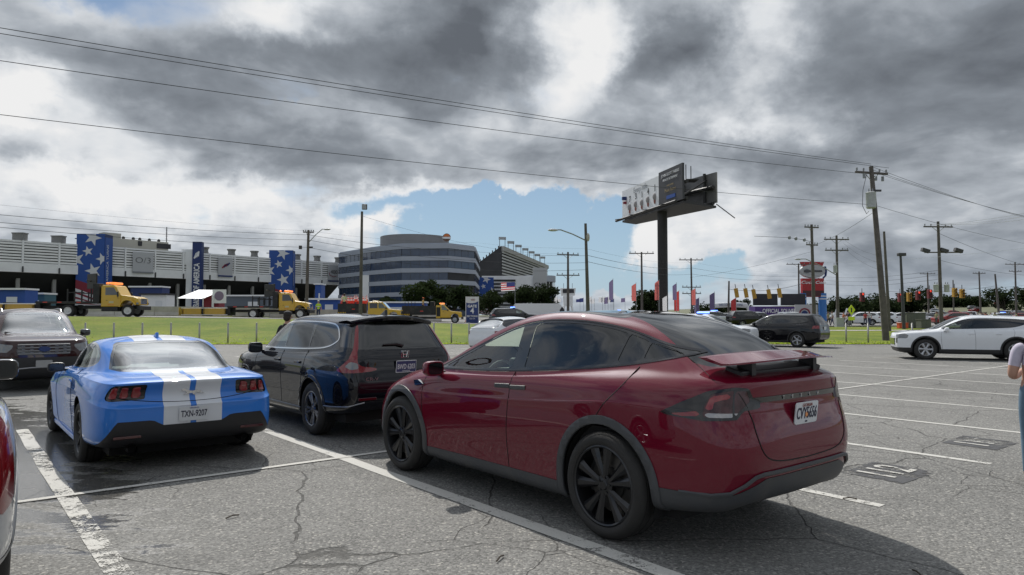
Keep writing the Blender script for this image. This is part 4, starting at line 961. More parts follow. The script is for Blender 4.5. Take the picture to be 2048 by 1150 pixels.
# steel posts of the cable fence at the foot of the bank
pm = MB().lathe([(.05, -.1), (.05, 1.10), (.048, 1.10), (.048, 1.16), (.02, 1.19), (0, 1.19)], 10).mesh('fence_post', mat('post_steel', (.34, .34, .32), .55, .5, var=.2), True)
for px in list(np.arange(172, 600, 57)) + [868, 903, 938] + [1691, 1735, 1823]:
    Y = 41.2; X = (px - 1024) / F_PX * Y; o = linkmesh('fence_post', pm, None, (X, Y, tz(X, Y) + .01))
    right = px > 1600; lone = px > 1800
    tag(o, 'thin grey steel post in the grass behind the nose of the white crossover' if lone else 'thin grey steel post in the grass left of the big leaning utility pole' if right else 'thin grey steel post standing along the foot of the grass bank', 'post', None if lone else 'posts by the utility pole' if right else 'posts along the grass bank')

# ------------------------------------------------------------ vehicles in the lot
YAW = yaw_of(HEAD)
t = empty('red_crossover', (0.50, 7.02, 0), YAW, 'dark red fastback crossover with raised rear spoiler and dark wheels', 'car'); tesla(t)
t = empty('blue_coupe', (-5.03, 9.62, 0), YAW, 'bright blue fastback coupe with two white racing stripes', 'car'); mustang(t)
t = empty('black_suv', (-2.93, 11.38, 0), YAW, 'black SUV with chrome window trim parked between blue coupe and red crossover', 'car'); crv(t)

def explorer(root):
    P = paint('maroon_paint', (.030, .008, .008), .3, .02); SL = mat('satin_silver', (.26, .26, .27), .3, .9)
    net = suv_net(1.06, 1.04, 1.085, hood=.05, box=1)
    sh = suv(root, P, BLACK, ALU, 1.06, 1.04, 1.085, net=net, pill=(-.1, -.95, -1.62), wheel=dict(key='exp', style=dict(n=5, w=.09, wi=.8), Rr=.25), clad=(.36, .46, .74), trim_m=GLOSSBLK, mirror_m=GLOSSBLK, Rt=.385)
    g = MB()   # grille
    pts = [(-.46, .80), (-.50, .88), (-.48, 1.0), (-.45, 1.05), (.45, 1.05), (.48, 1.0), (.50, .88), (.46, .80)]
    vs = [sh.front(y, z) + Vector((.012, 0, 0)) for y, z in pts]; g.add(vs, [tuple(range(8))]); g.build('grille', GLOSSBLK, root)
    for z in (.82, .885, .95, 1.015):
        w_ = .48; MB().tube([sh.front(y, z) + Vector((.022, 0, 0)) for y in np.linspace(-w_, w_, 13)], .013, 6).build('grille_bar', SL, root)
    for z in (.852, .918, .985):
        for k in range(6):
            y = -.38 + .152 * k; c = sh.front(y, z); MB().box((c.x + .016, y, z), (.02, .06, .012)).build('grille_slot', SL, root)
    c = sh.front(0, .92); MB().lathe([(0, .05), (.055, .05), (.06, .03)], 20, 'x', c=(c.x, 0, .92)).build('emblem', mat('emblem_blue', (.03, .05, .14), .3, .4), root).scale = (1, 1.9, 1)
    e = [sh.front(y, z) + Vector((.012, 0, 0)) for y, z in chaikin([(-.80, .40), (-.62, .44), (-.45, .52), (.45, .52), (.62, .44), (.80, .40)], 1, False)]; MB().tube(e, .02, 6).build('bumper_trim', SL, root)
    c = sh.front(0, .60); plate(root, frame(c + Vector((.02, 0, 0)), (0, 1, 0), (0, 0, 1)), .305, .155, mat('plate_grey', (.30, .30, .30), .5), '', INK, .09)
    for sg in (1, -1):
        c = sh.front(sg * .70, .66); MB().box((c.x - .02, sg * .70, .66), (.06, .26, .09)).build('fog_light', mat('fog_lens', (.2, .2, .2), .2, .4), root, bevel=.01)
        r_ = [Vector((x, sg * .60, sh.top(x, .60).z + (.045 if -1.75 < x < -.05 else 0))) for x in (0, -.1, -.5, -1.0, -1.5, -1.72, -1.85)]; MB().tube(r_, .018, 6).build('roof_rail', SL, root)
    for y0 in (.30, -.10):
        MB().tube([(1.22, y0, 1.20), (1.12, y0 - .30, 1.235), (1.06, y0 - .52, 1.27)], .011, 5).build('wiper', BLACK, root)
fx = gnd(104, 770); t = empty('maroon_suv', (-11.75, 17.15, 0), YAW + math.pi + .02, 'dark maroon SUV with silver barred grille facing the blue coupe', 'car'); explorer(t)

def silver_suv(root):
    P = paint('silver_paint', (.40, .41, .42), .5, .06)
    suv(root, P, mat('silver_lower', (.35, .355, .36), .4, .3), ALU, 1.02, 1.02, 1.06, wheel=dict(key='silv', style=dict(n=5, w=.09)), clad=(.3, .46, .4), mirror_m=GLOSSBLK, Rt=.37,
        lamp=[(7.72, .70), (7.72, 1.02), (7.9, 1.14), (8.35, 1.14), (8.35, .70), (8.0, .66)], net=suv_net(1.02, 1.02, 1.06))
t = empty('silver_suv', (-4.57, 4.66, 0), YAW, 'silver SUV with tall red taillight cut off beside the worn white line', 'car'); silver_suv(t)

def blazer(root):
    P = paint('white_car_paint', (.70, .72, .75), 0, .04)
    net = suv_net(1.055, 1.04, .985, hood=.02, belt=.015, roofdrop=.03)
    dlo = [(.98, 1.155), (.4, 1.16), (-.15, 1.175), (-1.0, 1.20), (-1.40, 1.235), (-1.86, 1.42), (-1.80, 1.48), (-1.5, 1.535), (-.9, 1.56), (-.3, 1.565), (.1, 1.535), (.4, 1.42)]
    sh = suv(root, P, BLACK, ALU, 1.055, 1.04, .985, net=net, dlo=dlo, pill=(-.12, -1.25), wheel=dict(key='blz', style=dict(n=6, w=.10, wi=.6, wo=1.1), Rr=.245), clad=(.40, .46, .44), arch=.06, Rt=.385, mirror_m=P,
             lamp=[(7.55, 1.0), (7.9, 1.03), (8.5, 1.02), (8.5, .97), (7.8, .965)])
    for sg in (1, -1):
        c = sh.front(sg * .62, .70); MB().box((c.x - .05, sg * .66, .70), (.10, .12, .20)).build('front_lamp', CLEAR, root, bevel=.02)
    MB().box((sh.front(0, .62).x - .02, 0, .66), (.06, 1.0, .28)).build('grille', GLOSSBLK, root, bevel=.02)
t = empty('white_crossover', (17.05, 26.5, 0), yaw_of(Vector((-.94, .34, 0))), 'white crossover with black wheel arches and silver six-spoke wheels', 'car'); blazer(t)
def plain_suv(root, P, key, res=(6, 5), scale=(1, 1, 1), lamp=True, **kw):
    return suv(root, P, BLACK, ALU, *scale, net=kw.pop('net', suv_net(*scale)), wheel=dict(key=key, style=dict(n=5, w=.1)), res=res, gaps=kw.pop('gaps', False), interior=kw.pop('interior', True), Rt=kw.pop('Rt', .36),
               lamp=[(7.7, .93), (7.8, 1.08), (8.45, 1.08), (8.45, .93)] if lamp else None, **kw)
WCAR = paint('white_car_paint', (.70, .72, .75)); BCAR = paint('black_car_paint', (.004, .004, .006), .2, .01); GCAR = paint('grey_car_paint', (.13, .135, .14), .5); RCAR = paint('red_car_paint', (.22, .02, .02), .3)
t = empty('white_suv', (26.3, 34.0, 0), yaw_of(Vector((-.9, .3, 0))), 'white SUV roof showing behind the white crossover', 'car'); plain_suv(t, WCAR, 'wsuv', scale=(1.03, 1.03, 1.06))
t = empty('white_hatchback', (.12, 29.6, 0), yaw_of(Vector((.62, .78, 0))), 'white hatchback seen through the red crossover window, sloping tailgate', 'car')
plain_suv(t, WCAR, 'bolt', (8, 6), (.90, .95, .95), gaps=True, net=suv_net(.90, .95, .95, roofdrop=.05, tail=.28))
def black_explorer(root):
    sh = plain_suv(root, BCAR, 'bexp', (8, 6), (1.07, 1.07, 1.04), Rt=.38); c = sh.back(0, .98)
    plate(root, frame(c + Vector((-.02, 0, 0)), (0, -1, 0), (0, 0, 1)), .305, .155, PLATEW, '', INK, .09)
t = empty('black_suv', (14.15, 37.6, 0), yaw_of(Vector((-.74, .67, 0))), 'black SUV with red taillight at the grass edge beside the white patrol car', 'car'); black_explorer(t)
BLUEL = mat('blue_beacon', (.02, .05, .6), .2, emit=(.10, .22, 1.0), estr=7.0); REDL = mat('red_beacon', (.6, .03, .02), .3, emit=(1.0, .08, .04), estr=1.0); AMB = mat('amber_beacon', (.8, .22, .04), .3, emit=(1, .28, .06), estr=1.2)
def light_bar(root, x, z, w=1.2, m=None):
    o = MB().box((x, 0, z), (.26, w, .05)).build('light_bar', BLACK, root, bevel=.01)
    for k in range(4): MB().box((x, -w / 2 + w * (k + .5) / 4, z + .055), (.22, w / 4 - .02, .07)).build('beacon', m or BLUEL, o, bevel=.01)
def patrol(root, P, key='pat'):
    plain_suv(root, P, key, (7, 5), (1.05, 1.05, 1.03)); light_bar(root, -.3, 1.73)
t = empty('patrol_car', (10.2, 36.3, 0), yaw_of(Vector((.80, -.60, 0))), 'white patrol car with lit blue roof lights in front of the black SUV', 'car'); patrol(t, WCAR)
t = empty('patrol_car', (9.5, 60, tz(9.5, 60) + .02), yaw_of(Vector((.9, -.2, 0))), 'patrol car with blue roof lights by the grass behind the red crossover roof', 'car'); patrol(t, GCAR)
t = empty('patrol_car', (.35, 68, tz(.35, 68) + .03), yaw_of(Vector((.95, .2, 0))), 'patrol car with blue roof lights near the gate sign', 'car'); patrol(t, BCAR)
t = empty('patrol_car', (22.8, 78, tz(22.8, 78) + .05), yaw_of(Vector((.95, .2, 0))), 'patrol car with blue roof lights below the tall soft drink sign', 'car'); patrol(t, WCAR)

# ------------------------------------------------------------ yellow work trucks on the road
YEL = mat('truck_yellow', (.62, .37, .012), .35, 0, .6, dirt=.12); TBLK = mat('truck_black', (.012, .012, .013), .6, dirt=.2); WRIM = mat('white_rim', (.62, .62, .6), .5)
def wheel_simple(root, x, y, Rt, w, rim, dual=False):
    sg = 1 if y > 0 else -1
    o = MB().lathe([(0, -.03), (.08, .0), (.09, -.04), (Rt * .42, -.06), (Rt * .56, -.01), (Rt * .6, .0), (Rt * .6, -.06)], 20, 'y').build('wheel', rim, root, smooth=True, loc=(x, y + sg * w * .5 - sg * .02, Rt)); 
    if sg < 0: o.rotation_euler = (0, 0, math.pi)
    MB().lathe([(Rt * .6, -.02), (Rt * .8, .01), (Rt - .03, 0), (Rt, -.04), (Rt, -w + .04), (Rt - .04, -w), (Rt * .6, -w)], 24, 'y', close=True).build('tyre', RUBBER, o, smooth=True)
def window_pair(root, poly, y, m=None):
    for sg in (1, -1): MB().prism(poly, sg * y, sg * (y + .012)).build('side_window', m or GL_TINT, root)
def big_truck(root, board):
    """conventional cab flatbed; x = 0 at the front bumper, pointing +x"""
    MB().prism([(-3.07, .82), (-3.07, 2.50), (-2.95, 2.60), (-2.05, 2.60), (-1.92, 2.52), (-1.52, 1.78), (-1.52, .82)], -1.02, 1.02).build('cab', YEL, root, bevel=.05)
    h = MB().prism([(-1.55, 1.05), (-1.55, 1.80), (-.5, 1.66), (-.16, 1.52), (-.10, 1.25), (-.10, .95), (-.35, .95), (-.42, 1.15), (-.62, 1.33), (-.95, 1.40), (-1.25, 1.33), (-1.45, 1.12)], -.98, .98).build('hood', YEL, root, bevel=.06)
    for sg in (1, -1):
        MB().prism([(-1.62, .80), (-1.50, 1.12), (-1.25, 1.38), (-.95, 1.45), (-.62, 1.38), (-.38, 1.18), (-.25, .98), (-.34, .94), (-.47, 1.12), (-.68, 1.30), (-.95, 1.36), (-1.22, 1.29), (-1.42, 1.05), (-1.5, .80)], sg * .96, sg * 1.2).build('fender', YEL, root, bevel=.02)
        MB().prism([(-.28, 1.02), (-.10, 1.02), (-.10, 1.16), (-.22, 1.2)], sg * .98, sg * 1.06).build('headlight', CLEAR, root)
        MB().tube([(-1.75, sg * 1.02, 1.5), (-1.62, sg * 1.3, 1.55), (-1.62, sg * 1.3, 2.1), (-1.75, sg * 1.02, 2.2)], .015, 5).build('mirror_bracket', TBLK, root)
        MB().box((-1.62, sg * 1.32, 1.85), (.08, .18, .42)).build('side_mirror', TBLK, root, bevel=.02)
        MB().box((-2.6, sg * 1.028, 1.35), (.14, .015, .03)).build('door_handle', TBLK, root); MB().box((-2.28, sg * 1.025, .98), (.5, .01, .05)).build('door_stripe', mat('orange_stripe', (.7, .14, .02), .5), root)
        MB().box((-2.25, sg * 1.024, 1.2), (.36, .01, .16)).build('door_seal', mat('pale_decal', (.55, .5, .3), .6), root)
        MB().box((-2.35, sg * .85, .62), (1.3, .5, .34)).build('fuel_tank', TBLK, root, bevel=.05)
    window_pair(root, [(-2.72, 1.78), (-2.72, 2.42), (-2.05, 2.42), (-1.72, 1.80)], 1.02)
    MB().prism([(-1.93, 2.46), (-1.56, 1.80), (-1.545, 1.81), (-1.915, 2.47)], -.9, .9).build('windshield', GL_CLEAR, root)
    MB().box((-.05, 0, .72), (.22, 2.3, .34)).build('bumper', TBLK, root, bevel=.03)
    MB().box((-.11, 0, 1.28), (.08, 1.2, .46)).build('grille', CHROME, root, bevel=.01)
    MB().box((-4.2, 0, .78), (7.6, .9, .26)).build('chassis', TBLK, root)
    MB().box((-5.6, 0, 1.18), (4.9, 2.4, .16)).build('bed_deck', TBLK, root)
    MB().box((-3.4, 0, 1.95), (.50, 2.3, 1.55)).build('bulkhead', TBLK, root, bevel=.02)
    for x in (-5.6, -5.05, -4.5):
        for sg in (1, -1): MB().box((x, sg * 1.15, 1.72), (.10, .06, 1.1 if x < -5.5 else .75)).build('stake', TBLK, root)
    for sg in (1, -1):
        MB().box((-4.95, sg * 1.15, 1.98), (1.3, .05, .08)).build('stake_rail', TBLK, root)
        for x in (-7.3, -4.7, -6.2): MB().box((x, sg * 1.21, 1.18), (.34, .012, .07)).build('marker_strip', mat('marker_red', (.6, .05, .03), .4), root)
    arrow_board(root, board)
    MB().box((-2.35, 0, 2.78), (.5, 1.5, .16)).build('light_bar', AMB, root, bevel=.03); MB().box((-3.35, .7, 2.82), (.16, .2, .18)).build('beacon', AMB, root, bevel=.03)
    for y in (-1.0, 1.0): wheel_simple(root, -.95, y * .92, .50, .28, WRIM)
    for y in (-1.0, 1.0): wheel_simple(root, -5.55, y * .95, .50, .52, WRIM)
    # folding crash cushion trailed behind
    at_ = MB().box((-9.4, 0, .72), (2.1, 2.2, .62)).build('crash_cushion', mat('cushion_tan', (.55, .34, .06), .6, dirt=.3), root, bevel=.03)
    MB().box((-11.5, 0, .72), (1.7, 2.2, .62)).build('crash_cushion', MATS['cushion_tan'], root, bevel=.03)
    MB().box((-12.6, 0, .72), (.36, 2.3, .78)).build('cushion_end', mat('cushion_yellow', (.62, .38, .02), .5), root)
    for k in range(3):
        MB().add([(-12.79, -1.1 + .7 * k, .36), (-12.79, -.85 + .7 * k, .36), (-12.79, -.5 + .7 * k, 1.08), (-12.79, -.75 + .7 * k, 1.08)], [(0, 1, 2, 3)]).build('chevron', TBLK, root)
        for sg in (1, -1): MB().add([(-12.76 + .13 * k, sg * 1.156, .36), (-12.70 + .13 * k, sg * 1.156, .36), (-12.60 + .13 * k, sg * 1.156, 1.08), (-12.66 + .13 * k, sg * 1.156, 1.08)], [(0, 1, 2, 3)]).build('chevron', TBLK, root)
    for sg in (1, -1):
        for z in (.38, 1.06): MB().box((-10.3, sg * 1.13, z), (4.5, .06, .07)).build('cushion_rail', WHITE, root)
    MB().box((-10.42, 0, .72), (.3, 2.2, .9)).build('cushion_frame', TBLK, root); MB().box((-8.1, 0, .72), (.45, 1.6, .8)).build('cushion_mount', TBLK, root)
def arrow_board(root, z0):
    b = MB().box((-4.25, 0, z0 + .62), (.12, 2.1, 1.25), rz=.75).build('arrow_board', TBLK, root, bevel=.02)
    for k in range(5): MB().ball((-4.28 - .1, -.6 + .3 * k, z0 + .62), (.03, .07, .07)).build('arrow_lamp', mat('arrow_lamp', (.10, .08, .05), .3), b)
    MB().box((-4.3, 0, (z0 + 1.2) / 2), (.1, .1, z0 - 1.2)).build('mast', TBLK, root)
def road_at(x):
    P = ROAD_C
    for a, b in zip(P, P[1:]):
        if a[0] <= x <= b[0]: k = (x - a[0]) / (b[0] - a[0]); return a[1] + (b[1] - a[1]) * k
    return 74
def put_truck(name, px, Y, z, yaw, label):
    X = (px - 1024) / F_PX * Y; return empty(name, (X, Y, z), yaw, label, 'truck')
t = put_truck('flatbed_truck', 290, 59, tz(-30.6, 59) + .05, .10, 'yellow flatbed work truck with dark arrow board, parked before the first star banner'); big_truck(t, 2.35)
t2 = put_truck('flatbed_truck', 624, 71.5, tz(-20.4, 71.5) + .05, .06, 'yellow flatbed work truck beside the white tent and second star banner'); big_truck(t2, 2.25)
def pickup(root, cones):
    """yellow pickup; x = 0 at the front bumper"""
    crew = 1.0 if cones else 0.0; L = 6.2
    rear = -2.35 - crew
    MB().prism([(rear, .55), (rear, 1.90), (rear + .1, 1.98), (-1.95, 1.98), (-1.30, 1.28), (-.12, 1.16), (-.06, .62), (-.38, .55), (-.5, .88), (-.82, 1.02), (-1.15, .88), (-1.28, .55)], -.95, .95).build('cab', YEL, root, bevel=.05)
    if cones:
        window_pair(root, [(rear + .18, 1.34), (rear + .18, 1.85), (rear + .95, 1.85), (rear + .95, 1.34)], .952); window_pair(root, [(rear + 1.05, 1.34), (rear + 1.05, 1.85), (-1.98, 1.85), (-1.52, 1.34)], .952, GL_CLEAR)
    else:
        window_pair(root, [(-2.2, 1.36), (-2.2, 1.86), (-1.98, 1.86), (-1.50, 1.36)], .952, GL_CLEAR)
        for sg in (1, -1): MB().prism([(rear - .42, .5), (rear - .42, 1.86), (rear, 1.86), (rear, .5)], sg * .2, sg * .93).build('cab_rear', YEL, root); MB().prism([(rear - .36, .72), (rear - .36, 1.66), (rear + .02, 1.66), (rear + .02, .72)], sg * .94, sg * .956).build('open_doorway', TBLK, root)
    MB().prism([(-1.90, 1.93), (-1.36, 1.34), (-1.34, 1.35), (-1.88, 1.94)], -.82, .82).build('windshield', GL_CLEAR, root)
    MB().box((-.06, 0, .55), (.2, 1.9, .26)).build('bumper', TBLK, root, bevel=.03); MB().box((-.04, 0, .92), (.06, 1.2, .28)).build('grille', TBLK, root)
    for sg in (1, -1):
        MB().box((-.10, sg * .78, .93), (.12, .28, .2)).build('headlight', CLEAR, root, bevel=.02); MB().box((-1.55, sg * 1.05, 1.36), (.10, .2, .2)).build('side_mirror', TBLK, root, bevel=.02)
        MB().box((-2.02, sg * .955, 1.18), (.16, .02, .03)).build('door_handle', TBLK, root)
    MB().box((-3.4, 0, .55), (5.4, .8, .2)).build('chassis', TBLK, root)
    x0, x1 = rear - .45, -6.3
    MB().box(((x0 + x1) / 2, 0, .92), (x0 - x1, 2.1, .14)).build('bed_deck', TBLK, root)
    for sg in (1, -1):
        MB().box(((x0 + x1) / 2, sg * 1.02, 1.38), (x0 - x1, .06, .85)).build('stake_side', TBLK, root)
        MB().box(((x0 + x1) / 2 + .3, sg * 1.06, 1.25), (.3, .012, .08)).build('marker_strip', MATS['marker_red'], root)
        for k in range(5): MB().add([(x1 + .16 * k, sg * 1.058, .72), (x1 + .16 * k + .08, sg * 1.058, .72), (x1 + .16 * k + .16, sg * 1.058, .96), (x1 + .16 * k + .08, sg * 1.058, .96)], [(0, 1, 2, 3)]).build('chevron', YEL, root)
        MB().box((x1 + .42, sg * 1.04, .84), (.86, .02, .27)).build('tail_board', TBLK, root)
    MB().box((x0, 0, 1.38), (.06, 2.0, .85)).build('headboard', TBLK, root)
    if not cones: MB().box((x0 - .4, 0, 1.98), (.45, 1.3, .55)).build('equipment_box', TBLK, root, bevel=.03); [MB().box((x1 + .1 + .35 * k, 1.02, 1.62), (.05, .05, 1.3)).build('stake', TBLK, root) for k in range(4)]
    MB().box((-2.2 - crew * .5, 0, 2.06), (.5, 1.1, .12)).build('light_bar', mat('cream_plastic', (.6, .5, .25), .4) if cones else AMB, root, bevel=.02)
    for x in (-.82, -5.0):
        for y in (-.82, .82): wheel_simple(root, x, y, .39, .26, ALU)
    return x0, x1
t3 = put_truck('crew_cab_truck', 806, 70.5, tz(-11, 70.5) + .05, .03, 'yellow crew cab truck carrying stacked traffic cones on its stake bed'); cx0, cx1 = pickup(t3, True)
t4 = put_truck('work_pickup', 926, 74, tz(-5.2, 74) + .05, .04, 'yellow single cab work pickup next to the gate sign'); pickup(t4, False)
# cones stacked on the crew cab truck
cone = empty('traffic_cone'); MB().box((0, 0, .02), (.36, .36, .04)).build('base', TBLK, cone)
cr_ = mat('cone_red', (.75, .06, .03), .5); cw = mat('cone_white', (.8, .78, .76), .5)
for z0, z1, m_ in ((.04, .34, cr_), (.34, .50, cw), (.50, .57, cr_), (.57, .66, cw), (.66, .72, cr_)):
    f = lambda z: .145 - .115 * z / .72; MB().lathe([(f(z0), z0), (f(z1), z1)], 14).build('band', m_, cone, smooth=True)
M3 = Matrix.Translation(t3.location) @ Matrix.Rotation(t3.rotation_euler[2], 4, 'Z'); first = True
for i in range(9):
    for j in range(2):
        c = cone if first else copy_tree(cone); first = False
        c.location = M3 @ Vector((cx1 + .15 + .30 * i, .65 - .55 * j, 1.62 + (.28 if (i * 3 + j) % 4 == 0 else .12))); c.scale = (1, 1, 1.1)
        tag(c, 'red and white traffic cone stacked on the crew cab truck bed', 'cone', 'cones on the truck bed')
MB().box((cx0 / 2 + cx1 / 2, 0, 1.3), (cx0 - cx1 - .1, 1.9, .62)).build('cone_rack', mat('red_crate', (.45, .03, .03), .6), t3)
c = copy_tree(cone); c.location = (-5.0, 77.2, tz(-5.0, 77.2) + .05); tag(c, 'single orange traffic cone standing by the gate sign', 'cone'); c.scale = (1.3, 1.3, 1.3)
if 'group' in c: del c['group']

# ------------------------------------------------------------ grandstand along the speedway
WALLW = mat('stand_white', (.78, .79, .80), .7, var=.10, vscale=.25); SLATM = mat('slat_white', (.80, .81, .81), .65, var=.08, vscale=.4); SHADOWM = mat('stand_shadow_dark', (.035, .036, .04), .8, var=.3, vscale=.2)  # near-black tone puts the stands' shade into the colour; also dark openings and panels
NAVY = mat('banner_navy', (.012, .03, .13), .6); BBLUE = mat('banner_blue', (.015, .07, .30), .6, var=.08, vscale=.3); BRED = mat('banner_red', (.20, .012, .03), .6); BWHITE = mat('banner_white', (.60, .61, .64), .6); STEELD = mat('dark_steel_frame', (.05, .05, .055), .6)
GA, GD = Vector((-176, 145.6, 0)), Vector((.6296, .7769, 0)); GN = Vector((.7769, -.6296, 0)); BAY = 9.0; NB = 19
gz = 1.3
gs = empty('grandstand', GA + Vector((0, 0, gz)), math.atan2(GD.y, GD.x), 'long white grandstand with slatted upper screen and dark concourse beneath', 'grandstand')
# local: x along the front, y inwards, z up
slat_me = MB().box((BAY / 2, .12, 0), (BAY - .5, .10, .52)).mesh('slat', SLATM)
col_me = MB().box((0, 1.2, 6.3), (.9, .9, 12.8)).mesh('column', mat('stand_column', (.28, .28, .27), .8, var=.1)); post_me = MB().box((0, 0, 17.4), (.45, .5, 7.6)).mesh('screen_post', WALLW)
for i in range(NB):
    linkmesh('screen_post', post_me, gs, (i * BAY, 0, 0)); linkmesh('column', col_me, gs, (i * BAY, 2.5, 0))
    for k in range(7): linkmesh('slat', slat_me, gs, (i * BAY, 0, 15.35 + .80 * k))
    MB().box(((i + .5) * BAY, .10, 13.6), (BAY - .06, .5, 2.6)).build('fascia_panel', WALLW, gs); MB().box((i * BAY, -.22, 13.1), (.35, .5, 1.6)).build('bracket', STEELD, gs)
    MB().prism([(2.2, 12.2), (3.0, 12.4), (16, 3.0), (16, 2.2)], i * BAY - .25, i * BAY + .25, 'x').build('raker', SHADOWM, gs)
W_ = NB * BAY
MB().box((W_ / 2, .6, 20.9), (W_, 1.0, .5)).build('roof_edge', WALLW, gs)
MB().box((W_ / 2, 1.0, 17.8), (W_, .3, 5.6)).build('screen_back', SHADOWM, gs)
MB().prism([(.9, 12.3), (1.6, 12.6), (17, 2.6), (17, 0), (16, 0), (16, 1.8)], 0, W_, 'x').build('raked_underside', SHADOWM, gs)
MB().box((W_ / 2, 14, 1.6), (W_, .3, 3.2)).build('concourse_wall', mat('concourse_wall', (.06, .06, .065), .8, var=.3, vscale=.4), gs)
def gpt(s_, z=0, out=0.0): return GA + GD * s_ + GN * out + Vector((0, 0, gz + z))
def gs_at(px):
    k = (px - 1024) / F_PX; return (k * GA.y - GA.x) / (GD.x - k * GD.y)
def star(r, rot=0.0, squash=1.0):
    return [(r * (1 if k % 2 == 0 else .40) * math.cos(rot + math.pi / 2 + k * math.pi / 5) * squash, r * (1 if k % 2 == 0 else .40) * math.sin(rot + math.pi / 2 + k * math.pi / 5)) for k in range(10)]
def clip_poly(poly, x0, x1):
    for sgn, lim in ((1, x0), (-1, -x1)):
        out = []
        for a, b in zip(poly, poly[1:] + poly[:1]):
            ia, ib = sgn * a[0] >= lim, sgn * b[0] >= lim
            if ia: out.append(a)
            if ia != ib: k = (sgn * lim - a[0]) / (b[0] - a[0]); out.append((sgn * lim, a[1] + (b[1] - a[1]) * k))
        poly = out
        if not poly: return []
    return poly
def star_tower(s_, w, dep, z0, z1, label, word=True, loc=None, rz=.1, part=1.0):
    t = empty('banner_tower', loc if loc is not None else gpt(s_, 0, 2.5), rz, label, 'banner')
    MB().box((0, dep / 2, (z0 + z1) / 2), (w, dep, z1 - z0)).build('tower_frame', NAVY, t)
    H = z1 - z0; u = H / 20.0; X = w / 2
    f = MB(); f.add([(-X, -.05, z0 + 7.2 * u), (X, -.05, z0 + 4.6 * u), (X, -.05, z1), (-X, -.05, z1)], [(0, 1, 2, 3)]).build('star_field', BBLUE, t)
    MB().add([(-X, -.05, z0 + 4.9 * u), (X, -.05, z0 + 1.3 * u), (X, -.05, z0 + 4.6 * u - .02), (-X, -.05, z0 + 7.2 * u - .02)], [(0, 1, 2, 3)]).build('red_band', BRED, t)
    MB().add([(-X, -.04, z0), (X, -.04, z0), (X, -.04, z0 + 1.4 * u), (-X, -.04, z0 + 5.0 * u)], [(0, 1, 2, 3)]).build('stripe_field', BRED, t)
    for k in range(4):
        a, b = z0 + (4.75 - 1.45 * k) * u, z0 + (1.9 - 1.45 * k) * u; hgt = .85 * u
        q = [(-X, a), (X, b), (X, b - hgt), (-X, a - hgt)]; q = [(x, max(z, z0)) for x, z in q]
        if q[0][1] > z0 + .1: MB().add([(x, -.06, z) for x, z in q], [(0, 1, 2, 3)]).build('white_stripe', BWHITE, t)
    for (sx, sz, r, ro) in ((.15, 18.9, 2.3, .9), (-.18, 15.1, 1.45, .25), (.85, 13.0, 1.7, .35), (-1.0, 12.7, 2.3, .35), (.22, 9.6, 2.15, .30)):
        q = clip_poly([(sx * X + a, z0 + sz * u + b) for a, b in star(r * u * 1.05, ro)], -X, X); q = [(a, min(b, z1 - .05)) for a, b in q]
        if len(q) > 2: MB().add([(a, -.09, b) for a, b in q], [tuple(range(len(q)))]).build('star', BWHITE, t)
    MB().box((X + .06, dep / 2, (z0 + z1) / 2 + 1), (.06, dep * .94, H - 4)).build('side_banner', BBLUE, t)
    if word: text('AMERICA TURNS', dep * .36, BWHITE, 'lettering', t, frame((X + .11, dep * .36, (z0 + z1) / 2 + 2), (0, 0, 1), (0, -1, 0)), .01, sx=.8)
    for x in (-X - .6,):
        for k in range(6): MB().box((x, dep * .3, 12 + 2.2 * k), (1.2, .3, .25)).build('lattice', STEELD, t)
    return t
star_tower(gs_at(172), 7.9, 5.0, 3.2, 24.3, 'tall star banner tower over the flatbed truck with dark arrow board')
star_tower(gs_at(553), 8.4, 4.2, 3.2, 24.0, 'tall star banner tower over the second flatbed truck')
star_tower(0, 7.0, 2.0, 1, 16.0, 'star banner beside the flagpole in front of the far stand', False, Vector(((970 - 1024) / F_PX * 285, 285, 1)), .05)
s_ = gs_at(379); bt = empty('bank_sign_tower', gpt(s_, 0, 2.5), .12, 'navy sign tower with white upright lettering and white back panel', 'sign')
MB().box((.9, 1.2, 13), (2.9, 2.4, 23)).build('tower_frame', NAVY, bt); MB().box((-1.6, 1.6, 9), (2.0, 2.0, 16)).build('white_panel', WALLW, bt); MB().box((-2.4, 1.6, 19.5), (3.6, 2.0, 5)).build('white_panel', WALLW, bt)
text('BANK OF AMERICA', 2.5, mat('sign_white', (.75, .76, .78), .5), 'lettering', bt, frame((1.0, -.06, 10.2), (0, 0, 1), (-1, 0, 0)), .02, sx=.66, offset=.05)
for k in range(4): MB().prism([(-.1 + .42 * k, 19.0 + .25 * k), (.25 + .42 * k, 18.8 + .25 * k), (.9 + .28 * k, 20.6 + .2 * k), (.55 + .28 * k, 20.8 + .2 * k)], -.12, -.05).build('emblem_bar', MATS['sign_white'], bt)
